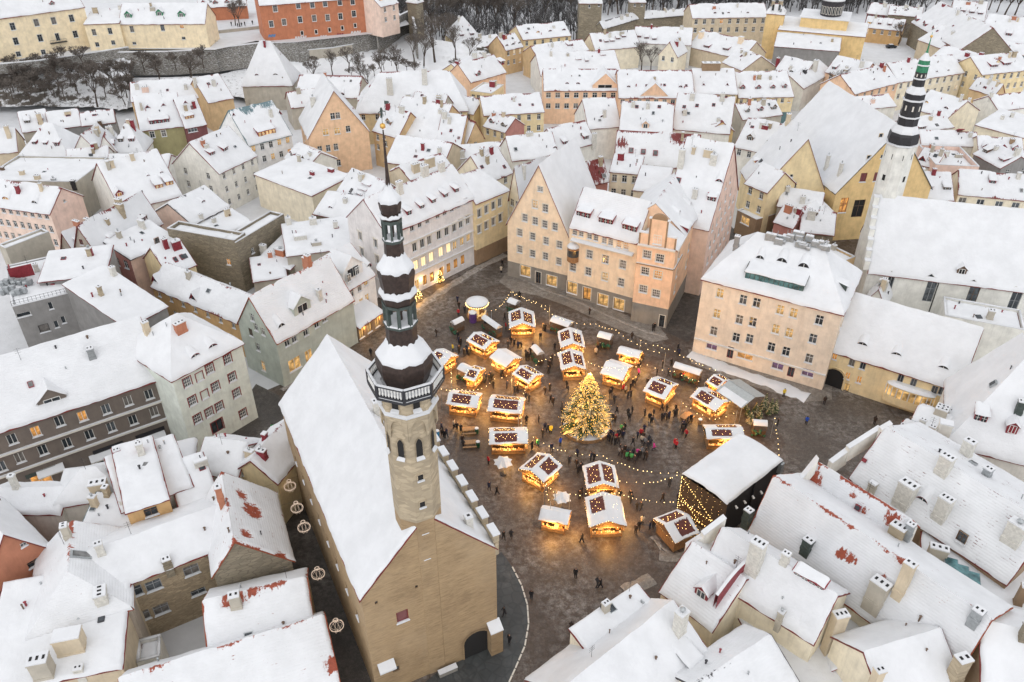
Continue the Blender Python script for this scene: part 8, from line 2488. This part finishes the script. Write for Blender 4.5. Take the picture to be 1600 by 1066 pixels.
# ---- christmas tree
p = P(916, 668); p.z = 0
t = thing("christmas_tree", p, "tall christmas tree covered in golden lights in the middle of the market", "christmas tree")
Ht = zat(586, p.y)
plain("needles", (.05, .075, .03), .8, var=.5)
plain("needles_frosted", (.46, .38, .22), .85, var=.3)
mb = MB(); mb.tube(p, p + Z * Ht * .97, .28, .03, 8); mb.build("trunk", "bark", t)
cr, bl = MB(), MB()
plain("bulb_tree", (1, .7, .3), .4, emit=(1.0, .50, .09), es=7)
MATS["bulb_tree"].cycles.emission_sampling = "NONE"
for i in range(1700):
 f = rnd.random() ** 1.25
 z = .9 + (Ht - 1.0) * f
 tier = .82 + .18 * math.cos(f * 2 * math.pi * 7.5)
 rmax = 3.95 * (1 - f ** 1.45) ** .92 * tier + .26
 a = rnd.uniform(0, 6.283)
 r0 = rmax * rnd.uniform(.1, .5); r1_ = rmax * rnd.uniform(.62, 1.12) * (1 + .16 * noise.noise(Vector((a * 1.5, f * 9, 3.0))))
 d = Vector((math.cos(a), math.sin(a), 0))
 b0 = p + d * r0 + Z * (z + .25); b1 = p + d * r1_ + Z * (z - .18 * (1 - f) + rnd.uniform(-.1, .1))
 side = Vector((-d.y, d.x, 0))
 w = .16 + .22 * (1 - f)
 m_ = b0.lerp(b1, .6)
 mi = 1 if rnd.random() < .6 else 0
 for s_ in (-1, 1):
  cr.add([b0, m_ + side * w * s_ + Z * rnd.uniform(-.1, .1), b1, m_ - Z * .08] if s_ > 0 else [b0, m_ - Z * .08, b1, m_ - side * w + Z * rnd.uniform(-.1, .1)], mi)
 for k in range(3):
  q = b0.lerp(b1, rnd.uniform(.4, 1)); e = q + (d * rnd.uniform(.1, .4) + side * rnd.uniform(-.5, .5) + Z * rnd.uniform(-.1, .2)) * (.4 + .6 * (1 - f))
  cr.add([q - Z * .04, e, q + side * .1 + Z * .05], mi)
 for k in range(3):
  bl.octa(b0.lerp(b1, rnd.uniform(.55, 1.02)) + Vector((rnd.uniform(-.12, .12), rnd.uniform(-.12, .12), rnd.uniform(0, .12))), rnd.uniform(.02, .045))
tag(cr.build("crown", ["needles", "needles_frosted"], t), kind="stuff")
tag(bl.build("light_string", "bulb_tree", t), kind="stuff")
mb = MB()
for k in range(5):
 a = k * 2.513; q = p + Z * (Ht + .1)
 mb.add([q + Vector((math.cos(a) * .4, 0, math.sin(a) * .4)), q + Vector((math.cos(a + .63) * .12, .05, math.sin(a + .63) * .12)), q + Vector((math.cos(a - .63) * .12, -.05, math.sin(a - .63) * .12))])
mb.build("star", "bulb", t)
for z_, e in ((1.6, 130), (4.0, 110), (6.8, 60)):
 for k in range(3):
  a = k * 2.09 + z_
  rr_ = 3.95 * (1 - (z_ / Ht) ** 1.35) ** .95 + .5
  lamp(t, p + Vector((math.cos(a) * rr_, math.sin(a) * rr_, z_)), e * .2, (1.0, .54, .12), .4, "string_lamp")
for k in range(28):                                     # low board fence round the foot
 a0, a1 = k / 28 * 6.283, (k + 1) / 28 * 6.283
 q0, q1 = p + Vector((math.cos(a0), math.sin(a0), 0)) * 3.95, p + Vector((math.cos(a1), math.sin(a1), 0)) * 3.95
 d = (q1 - q0).normalized()
 mb = MB(); mb.box((q0 + q1) / 2 + Z * .3, ((q1 - q0).length / 2 - .01, .05, .3), (d, Vector((-d.y, d.x, 0)), Z)); mb.build("fence_board", "plank_pale", t)
mb = MB(); mb.lathe(p, [(3.9, .02), (3.7, .4), (1.0, .55), (.2, .5)], 24); mb.build("snow_bed", "snow_ground", t, smooth=True)
# ---- strings of lamps slung over the square
def garland(label, pts, z=4.2, step=.62, sag=.0):
 ps = [P(*q, z) for q in pts]
 o = thing("light_garland", Vector((ps[0].x, ps[0].y, 0)), label, "light garland", "strings of warm lamps slung over the market")
 fine = []
 for a, b in zip(ps, ps[1:]):
  n_ = max(2, int((b - a).length / 1.0))
  fine += [a.lerp(b, i / n_) - Z * (.35 * math.sin(math.pi * i / n_)) for i in range(n_)]
 fine.append(ps[-1])
 mb = MB()
 for a, b in zip(fine, fine[1:]):
  mb.tube(a, b, .018, .018, 3, cap=False)
 mb.build("cable", "cable", o)
 mb = MB(); bulbs_along(mb, fine, step, .075, .05); tag(mb.build("bulb_row", "bulb_soft", o), kind="stuff")
 for q in (fine[0], fine[-1]):
  mb = MB(); mb.tube(Vector((q.x, q.y, 0)), q + Z * .1, .05, .04, 6); mb.build("pole", "metal_grey", o)
garland("lamp garland curving from the left huts across the open square to the stage", [zC(40, 470), zC(85, 560), zC(230, 655), zC(330, 685), zC(560, 712), zC(700, 770), zC(860, 815), zC(1060, 815)])
garland("short lamp garland from the zigzag-lit hut to the stage corner", [zC(655, 868), zC(760, 878), zC(850, 882), zC(950, 862), zC(1050, 825)])
garland("lamp garland from the front huts along to the stage screen", [zC(360, 955), zC(480, 948), zC(660, 945), zC(830, 992), zC(1000, 1003), zC(1060, 1022), zC(1310, 1032)])
garland("lamp garland behind the tree towards the pink house", [zC(470, 130), zC(600, 170), zC(840, 150), zC(1010, 192), zC(1200, 262)])
garland("lamp garland along the cream wing's shop fronts", [(800, 455), (838, 472), (880, 500), (930, 506), (960, 514), (1000, 540), (1040, 552)])
garland("lamp garland along the kerb before the pink house", [zC(800, 0), zC(900, 30), zC(1000, 58), zC(1100, 110), zC(1180, 150), zC(1300, 190)])
garland("lamp garland running down beside the stage's far corner", [(1211, 652), (1216, 690), (1220, 722)])
garland("lamp garland zigzagging before the grey canopy tent", [zC(1055, 380), zC(1110, 420), zC(1180, 460), zC(1255, 490), zC(1400, 440)])
garland("lamp garland hanging left of the small glowing hut", [zC(205, 900), zC(215, 950), zC(240, 1005)])
garland("lamp garland from the dark hut to the white parasol", [zC(215, 890), zC(240, 920), zC(270, 940)])
garland("lamp garland across the left huts", [zB(1150, 300), zB(1250, 300), zB(1400, 300), zB(1480, 240), zB(1590, 200)])
garland("lamp garland down the middle of the left huts", [zM(430, 880), zM(432, 960), zM(436, 1060)])
garland("lamp garland from the carousel to the back cart", [zM(850, 300), zM(930, 260), zM(1000, 190), zM(1040, 100), zM(1170, 160), zM(1300, 220), zM(1460, 250)])
garland("lamp garland over the bar behind the tree", [zC(60, 480), zC(45, 380), zC(160, 130), zC(300, 70), zC(420, 20)])
# ---- wire baubles hung over the lane beside the town hall
BAUBLES = [((453, 760), "uppermost of the wire bauble lights hung over the lane beside the town hall"), ((464, 794), "second wire bauble from the top over the lane beside the town hall"), ((475, 824), "third wire bauble from the top over the lane beside the town hall"), ((497, 897), "fourth wire bauble from the top over the lane beside the town hall"), ((526, 978), "lowest wire bauble with a warm glow over the lane beside the town hall")]
plain("wire_warm", (.75, .62, .52), .5, emit=(1.0, .78, .6), es=.35)
for (px, py), lb in BAUBLES:
 c = P(px, py, 6.0)
 t = thing("bauble_light", Vector((c.x, c.y, 0)), lb, "light ornament", "wire bauble lights over the lane")
 def ring(cen, r, ax1, ax2, n_=24, rad=.022):
  mb = MB()
  for i in range(n_):
   a, b = i / n_ * 6.283, (i + 1) / n_ * 6.283
   mb.tube(cen + ax1 * math.cos(a) * r + ax2 * math.sin(a) * r, cen + ax1 * math.cos(b) * r + ax2 * math.sin(b) * r, rad, rad, 4, cap=False)
  return mb
 X_, Y_ = Vector((1, 0, 0)), Vector((0, 1, 0))
 ring(c, .78, X_, Y_, rad=.045).build("equator_ring", "wire_warm", t)
 for k in range(4):
  a = k * math.pi / 4
  ring(c, .78, Vector((math.cos(a), math.sin(a), 0)), Z, rad=.016).build("meridian_ring", "wire_warm", t)
 ring(c + Z * 1.0, .26, X_, Y_, 14, .04).build("crown_ring", "wire_warm", t)
 mb = MB(); mb.tube(c + Z * 1.0 - TU * 4.0 + Z * .3, c + Z * 1.0 + TU * 3.2 + Z * .3, .012, .012, 3); mb.build("span_wire", "cable", t)
# ---- tables, bins and planters on the square
def picnic(px, py, rz, label):
 p = P(px, py); p.z = 0
 t = thing("picnic_table", p, label, "table", "picnic tables left of the market")
 X_, Y_ = Vector((math.cos(rz), math.sin(rz), 0)), Vector((-math.sin(rz), math.cos(rz), 0))
 for i in range(4):
  mb = MB(); mb.box(p + Y_ * (-.3 + .2 * i) + Z * .75, (1.1, .09, .03), (X_, Y_, Z)); mb.build("top_board", "wood_light", t)
 for s_ in (-.75, .75):
  mb = MB(); mb.box(p + Y_ * s_ + Z * .45, (1.1, .14, .03), (X_, Y_, Z)); mb.build("bench_board", "wood_light", t)
 for s_ in (-.7, .7):
  mb = MB(); mb.box(p + X_ * s_ + Z * .36, (.05, .7, .05), (X_, Y_, Z)); mb.box(p + X_ * s_ + Y_ * .35 + Z * .36, (.05, .05, .36), (X_, Y_, Z)); mb.box(p + X_ * s_ - Y_ * .35 + Z * .36, (.05, .05, .36), (X_, Y_, Z)); mb.build("leg", "wood_dark", t)
picnic(733, 676, .1, "upper of two picnic tables right of the tower shaft")
picnic(734, 697, .1, "lower of two picnic tables right of the tower shaft")
picnic(1072, 655, .8, "long table with fir boughs left of the smudged-roof hut")
picnic(705, 560, .5, "picnic table by the left rim huts")
def bin_(px, py, mat, label, h=1.0):
 p = P(px, py); p.z = 0
 t = thing("waste_bin", p, label, "bin")
 mb = MB(); mb.lathe(p, [(.28, 0), (.33, h)], 10); mb.build("body", mat, t)
 mb = MB(); mb.lathe(p, [(.35, h), (.3, h + .1), (.05, h + .14)], 10); mb.build("lid", "snow", t)
bin_(745, 677, "plastic_green", "green bin at the end of the upper picnic table"); bin_(747, 698, "plastic_green", "green bin at the end of the lower picnic table")
bin_(1093, 663, "wood_light", "round bar table beside the fir-bough table"); bin_(684, 688, "plastic_blue", "bright blue upright board beside the tower shaft", 1.9)
def fir(px, py, h, label, lit=False, group=None):
 p = P(px, py); p.z = 0
 t = thing("small_fir_tree", p, label, "fir tree", group)
 mb = MB(); mb.tube(p, p + Z * h * .3, .06, .05, 6); mb.build("trunk", "bark", t)
 mb, bl_ = MB(), MB()
 for i in range(150):
  f = rnd.random() ** 1.2
  a = rnd.uniform(0, 6.283); d = Vector((math.cos(a), math.sin(a), 0)); side = Vector((-d.y, d.x, 0))
  r_ = h * .3 * (1 - f) + .05
  b0 = p + Z * (h * (.12 + .85 * f) + .1); b1 = p + d * r_ + Z * (h * (.1 + .85 * f))
  mb.add([b0, b0.lerp(b1, .6) + side * .12, b1, b0.lerp(b1, .6) - side * .12], 1 if rnd.random() < .35 else 0)
  if lit and i % 3 == 0:
   bl_.octa(b1, .05)
 tag(mb.build("crown", ["needles", "needles_frosted"], t), kind="stuff")
 if lit:
  tag(bl_.build("light_string", "bulb", t), kind="stuff")
  lamp(t, p + Vector((0, -1.0, 1.2)), 30)
fir(688, 441, 3.0, "little lit fir tree on the pavement before the lilac terrace", True)
fir(655, 466, 2.2, "lit fir decoration by the lilac terrace's left shop door", True)
fir(648, 474, 2.0, "lit fir decoration at the lower corner of the lilac terrace", True)
for i, (x_, y_) in enumerate([(1168, 650), (1180, 645), (1192, 640), (1200, 648), (1186, 655), (1172, 662), (1205, 636), (1195, 632), (1210, 645), (1165, 640)]):
 fir(x_, y_, 1.8 + (i % 3) * .5, "snow-dusted little fir in the clump behind the stage", False, "little firs behind the stage")
for (x_, y_) in ((660, 455), (690, 437), (720, 420), (770, 398)):
 p = P(x_, y_); lamp(wr.root if x_ < 750 else tb.root, Vector((p.x, p.y, 2.6)), 32, (1.0, .55, .16), .3, "shop_lamp")
for (x_, y_) in ((572, 530), (595, 514)):
 p = P(x_, y_); lamp(hc.root, Vector((p.x, p.y, 2.4)), 22, (1.0, .55, .16), .3, "terrace_lamp")
p = P(524, 893); lamp(th.root, Vector((p.x - .3, p.y, 5.0)), 18, (1.0, .55, .2), .15, "wall_lamp")
mb = MB(); mb.ico((p.x - .3, p.y, 5.0), .2); mb.build("lamp_globe", "bulb_soft", th.root)
# ================================================================== people
def obj_col_mat(name, rough=.85, k=1.0):
 m, n, l, b = newmat(name)
 oi = n.new("ShaderNodeObjectInfo")
 l.new(oi.outputs["Color"], b.inputs["Base Color"])
 b.inputs["Roughness"].default_value = rough
 return m
obj_col_mat("coat")
plain("trousers", (.02, .02, .026), .85, var=.3)
plain("skin", (.50, .30, .22), .6)
plain("hair", (.03, .022, .018), .7)
plain("boots", (.015, .013, .012), .6)
def person_mesh(seed, walk=.0, arm=.0, skirt=0.0, hat=True):
 """one continuous body grown round a posed skeleton"""
 J = {}
 J['pel'] = (0, 0, .93); J['wai'] = (0, 0, 1.08); J['che'] = (0, 0, 1.32); J['nec'] = (0, -.01, 1.48); J['hd0'] = (0, -.015, 1.56); J['hd1'] = (0, -.02, 1.66); J['hd2'] = (0, -.01, 1.75)
 for s, k in ((-1, 'l'), (1, 'r')):
  w = walk * s
  J[k + 'hip'] = (s * .095, 0, .88); J[k + 'kne'] = (s * .10, -.04 - w * .5, .48); J[k + 'ank'] = (s * .10, .02 - w * (.9 if w > 0 else 1.2), .09 + (.06 if w < -.1 else 0)); J[k + 'toe'] = (s * .115, -.15 - w, .04 + (.02 if w < -.1 else 0))
  J[k + 'sho'] = (s * .19, .0, 1.42); J[k + 'elb'] = (s * .25, .03 + w * .4 - arm * .10, 1.15); J[k + 'wri'] = (s * (.24 - arm * .1), -.06 + w * .7 - arm * .25, .93 + arm * .22); J[k + 'han'] = (s * (.235 - arm * .13), -.08 + w * .75 - arm * .30, .85 + arm * .28)
 names = list(J)
 idx = {n_: i for i, n_ in enumerate(names)}
 E_ = [('pel', 'wai'), ('wai', 'che'), ('che', 'nec'), ('nec', 'hd0'), ('hd0', 'hd1'), ('hd1', 'hd2')]
 for k in 'lr':
  E_ += [('pel', k + 'hip'), (k + 'hip', k + 'kne'), (k + 'kne', k + 'ank'), (k + 'ank', k + 'toe'), ('che', k + 'sho'), (k + 'sho', k + 'elb'), (k + 'elb', k + 'wri'), (k + 'wri', k + 'han')]
 RAD = dict(pel=.165 + skirt, wai=.16, che=.185, nec=.075, hd0=.085, hd1=.115, hd2=.08, hip=.12 + skirt * .6, kne=.075 + skirt * .5, ank=.058, toe=.045, sho=.095, elb=.065, wri=.05, han=.042)
 me = bpy.data.meshes.new("person")
 me.from_pydata([J[n_] for n_ in names], [(idx[a], idx[b]) for a, b in E_], [])
 o = bpy.data.objects.new("tmp", me); COL.objects.link(o)
 md = o.modifiers.new("skin", 'SKIN'); sd = o.modifiers.new("sub", 'SUBSURF'); sd.levels = 1; sd.render_levels = 1
 for n_ in names:
  r_ = RAD.get(n_) or RAD[n_[1:]]
  sv = me.skin_vertices[0].data[idx[n_]]
  sv.radius = (r_, r_ * (.72 if n_ in ('pel', 'wai', 'che') else 1)); sv.use_root = n_ == 'pel'
 dg = bpy.context.evaluated_depsgraph_get()
 out = bpy.data.meshes.new_from_object(o.evaluated_get(dg))
 bpy.data.objects.remove(o)
 out.name = "person"
 out.materials.clear()
 for m_ in ("coat", "trousers", "skin", "hair", "boots"):
  out.materials.append(MATS[m_])
 mi = []
 for f in out.polygons:
  c = f.center
  if c.z > 1.53:
   k = 3 if (c.y > -.03 or c.z > 1.70) else 2
  elif c.z < .12:
   k = 4
  elif c.z < (.62 if skirt else .80) and abs(c.x) < .22:
   k = 1
  elif abs(c.x) > .12 and c.z < .9 + arm * .25 and abs(c.x) > .2 and c.z < .88:
   k = 2
  else:
   k = 0
  mi.append(k)
 out.polygons.foreach_set("material_index", mi)
 out.polygons.foreach_set("use_smooth", [True] * len(mi))
 return out
PM = [person_mesh(1, .16), person_mesh(2, .0, .5), person_mesh(3, .24, .2, .03), person_mesh(4, .05, .9, .04), person_mesh(5, .02, .1)]
COATS = [("black", (.012, .012, .014)), ("black", (.016, .015, .018)), ("dark grey", (.035, .035, .04)), ("navy", (.015, .02, .05)), ("dark brown", (.04, .025, .018)), ("black", (.02, .018, .018))]
BRIGHT = dict(blue=(.02, .08, .45), yellow=(.75, .55, .05), pink=(.7, .05, .3), red=(.45, .02, .03), green=(.05, .30, .10), grey=(.22, .22, .23), cream=(.5, .42, .32))
def person(pt_, where, group, coat=None):
 px, py = pt_
 p = P(px, py); p.z = .012
 nm, c = (coat, BRIGHT[coat]) if coat else rnd.choice(COATS)
 o = bpy.data.objects.new("person", rnd.choice(PM)); COL.objects.link(o)
 o.location = p
 o.rotation_euler = (0, 0, rnd.uniform(0, 6.283))
 s = rnd.uniform(.95, 1.08)
 o.scale = (s * 1.05, s * 1.05, s)
 o.color = (*c, 1)
 art = "an" if nm[0] in "aeiou" else "a"
 tag(o, "person in %s %s coat %s" % (art, nm, where), "person", group)
def crowd(f, pts, where, group):
 for q in pts:
  person(f(q[0], q[1]), where, group, q[2] if len(q) > 2 else None)
idf = lambda x, y: (x, y)
crowd(zC, [(595, 618), (605, 632), (620, 648), (628, 612), (640, 652), (655, 605), (662, 645), (680, 572, 'green'), (690, 585), (700, 562), (612, 600), (672, 600), (648, 625, 'red'), (690, 610)], "in the group at the tree fence's right foot", "people at the tree fence")
crowd(zC, [(670, 692), (682, 722), (700, 702), (720, 722), (730, 742), (740, 752, 'green'), (752, 722), (770, 744), (780, 722, 'pink'), (792, 732), (802, 715, 'grey'), (820, 742), (830, 712), (836, 744), (750, 655), (695, 735), (712, 745, 'green'), (760, 765), (665, 715, 'grey')], "in the crowd on the open square below the tree", "crowd on the open square")
crowd(zC, [(780, 612), (800, 602, 'red'), (820, 575), (806, 642, 'cream'), (822, 652, 'grey'), (850, 642), (860, 662), (880, 684, 'pink'), (842, 675), (815, 620)], "in the loose group right of the crowd", "loose group right of the crowd")
crowd(zC, [(825, 472), (855, 502), (865, 522), (880, 472), (930, 502), (945, 492), (960, 497), (975, 492), (1005, 482), (1020, 477), (930, 440), (960, 445), (1015, 445)], "standing before the half dark roofed hut", "people before the hut right of the tree")
crowd(zC, [(1060, 545), (1075, 562), (1080, 604, 'red'), (1060, 585), (1090, 520), (1110, 510), (1052, 560)], "by the table with fir boughs", "people by the fir-bough table")
crowd(zC, [(1012, 662, 'red'), (1018, 674, 'red')], "walking alone across the open square", "walkers in red")
crowd(zC, [(975, 912)], "standing alone before the stage", None)
crowd(zC, [(635, 392), (650, 455), (625, 502), (640, 512), (720, 472), (745, 455), (728, 502), (610, 352), (740, 355), (720, 364), (620, 330), (705, 330, 'cream'), (690, 320, 'red'), (670, 300), (735, 310), (750, 285), (765, 275)], "between the tree and the square white hut", "people right of the tree")
crowd(zC, [(165, 512), (190, 602), (205, 562), (222, 572), (240, 578, 'yellow'), (300, 658, 'blue'), (245, 692), (150, 650), (125, 680), (160, 660, 'green')], "left of the christmas tree", "people left of the tree")
crowd(zC, [(350, 325), (240, 392), (255, 404), (235, 314), (310, 432), (310, 462), (340, 300), (205, 335), (15, 332), (85, 375), (35, 322), (90, 520), (105, 380)], "behind the tree's left side", "people behind the tree on the left")
crowd(zC, [(355, 772), (400, 792), (430, 804), (490, 748), (508, 752), (405, 725), (410, 830), (425, 815)], "between the looping-lit hut and the zigzag-lit hut", "people between the two dark roofed huts")
crowd(zC, [(740, 1004), (800, 1055), (670, 982), (935, 1004), (1030, 1004), (420, 985), (430, 965), (735, 985), (775, 1060)], "walking past the front huts", "people among the front huts")
crowd(zC, [(840, 282), (900, 218), (935, 172), (1035, 98), (785, 222, 'pink'), (1060, 248, 'red'), (1030, 70), (990, 162), (800, 160), (530, 75), (545, 60), (810, 130), (1045, 250), (970, 225)], "on the paving behind the right huts", "people behind the right huts")
crowd(zC, [(240, 152), (235, 174), (225, 205), (265, 62), (40, 52), (100, 112), (90, 124), (130, 60), (115, 90), (85, 100), (250, 130), (520, 90, 'cream')], "in the alley behind the tree", "people in the alley behind the tree")
crowd(zM, [(500, 220), (515, 282), (575, 332), (510, 362, 'red'), (280, 572), (515, 652), (535, 662), (570, 782), (605, 762), (630, 762), (450, 732, 'yellow'), (505, 600), (515, 740)], "on the open left rim near the carousel", "people near the carousel")
crowd(zM, [(1025, 692), (1090, 672), (1130, 702), (1160, 702), (1055, 652), (1390, 512), (1410, 522), (1360, 612), (1145, 185), (990, 402), (1215, 822), (1245, 822), (950, 992), (970, 992), (830, 1044), (860, 1034), (1440, 900), (1450, 960), (790, 480), (1000, 500, 'red')], "among the back huts", "people among the back huts")
crowd(zB, [(1160, 600), (1175, 608), (1185, 600), (1250, 562), (1275, 572), (1232, 545, 'cream'), (1290, 668), (1445, 772, 'red'), (1450, 932), (1500, 962), (1285, 640), (1155, 560)], "on the dark paving left of the market", "people left of the market")
crowd(zB, [(1270, 32), (1260, 84), (1295, 94), (1325, 94), (1310, 70), (1430, 250), (1420, 270), (1460, 240), (1560, 300), (1475, 300)], "between the left huts", "people between the left huts")
crowd(idf, [(1224, 620, 'yellow')], "walking before the vaulted passage", None)
crowd(idf, [(1287, 633)], "crossing the empty paving before the yellow inn", None)
crowd(idf, [(1259, 664, 'blue')], "standing on the empty paving right of the stage", None)
crowd(idf, [(1214, 666)], "beside the last garland pole", None)
crowd(idf, [(1365, 664)], "by the lamp post near the stepped parapet", None)
crowd(idf, [(909, 848)], "walking in front of the small glowing hut", None)
crowd(idf, [(899, 903, 'dark') if False else (899, 903)], "walking towards the camera below the huts", None)
crowd(idf, [(933, 917), (938, 919)], "walking side by side on the dark cobbles", "couple on the dark cobbles")
crowd(idf, [(944, 948)], "walking alone below the couple", None)
crowd(idf, [(892, 987)], "nearest the bottom edge on the cobbles", None)
crowd(idf, [(830, 936)], "by the curved kerb of the slate pavement", None)
crowd(idf, [(1015, 828), (1020, 826), (998, 828), (1003, 820, 'cream'), (993, 834)], "beside the bunting-hung hut", "people beside the bunting-hung hut")
crowd(idf, [(787, 843), (799, 842)], "passing the town hall's far corner", "people passing the town hall corner")
crowd(idf, [(788, 962)], "on the slate pavement beside the town hall", None)
crowd(idf, [(796, 1006)], "on the slate pavement near the arched entrance", None)
crowd(idf, [(430, 716), (434, 712)], "walking up the lane behind the town hall", "walkers in the lane")
crowd(idf, [(449, 735)], "with an umbrella-dark outline in the lane", None)
crowd(idf, [(428, 676, 'green')], "cycling up the lane corner", None)
crowd(idf, [(580, 557)], "crossing the street behind the town hall roof", None)
crowd(idf, [(785, 416), (783, 427, 'cream')], "in the far street past the tan house", "people in the far street")
crowd(idf, [(921, 492), (811, 467), (1019, 518), (1022, 517), (987, 531), (850, 517)], "along the cream wing's shop fronts", "people along the cream wing")
crowd(lambda x, y: (x, y), [], "", None)
for q in [(325, 44), (339, 44), (362, 41), (372, 43), (378, 42), (383, 41), (395, 39)]:
 p = P(q[0], q[1], TZ); o = bpy.data.objects.new("person", rnd.choice(PM)); COL.objects.link(o); o.location = p; o.rotation_euler = (0, 0, rnd.uniform(0, 6.28)); o.color = (.015, .015, .018, 1)
 tag(o, "person in a black winter coat on the castle hill viewing terrace", "person", "people on the viewing terrace")
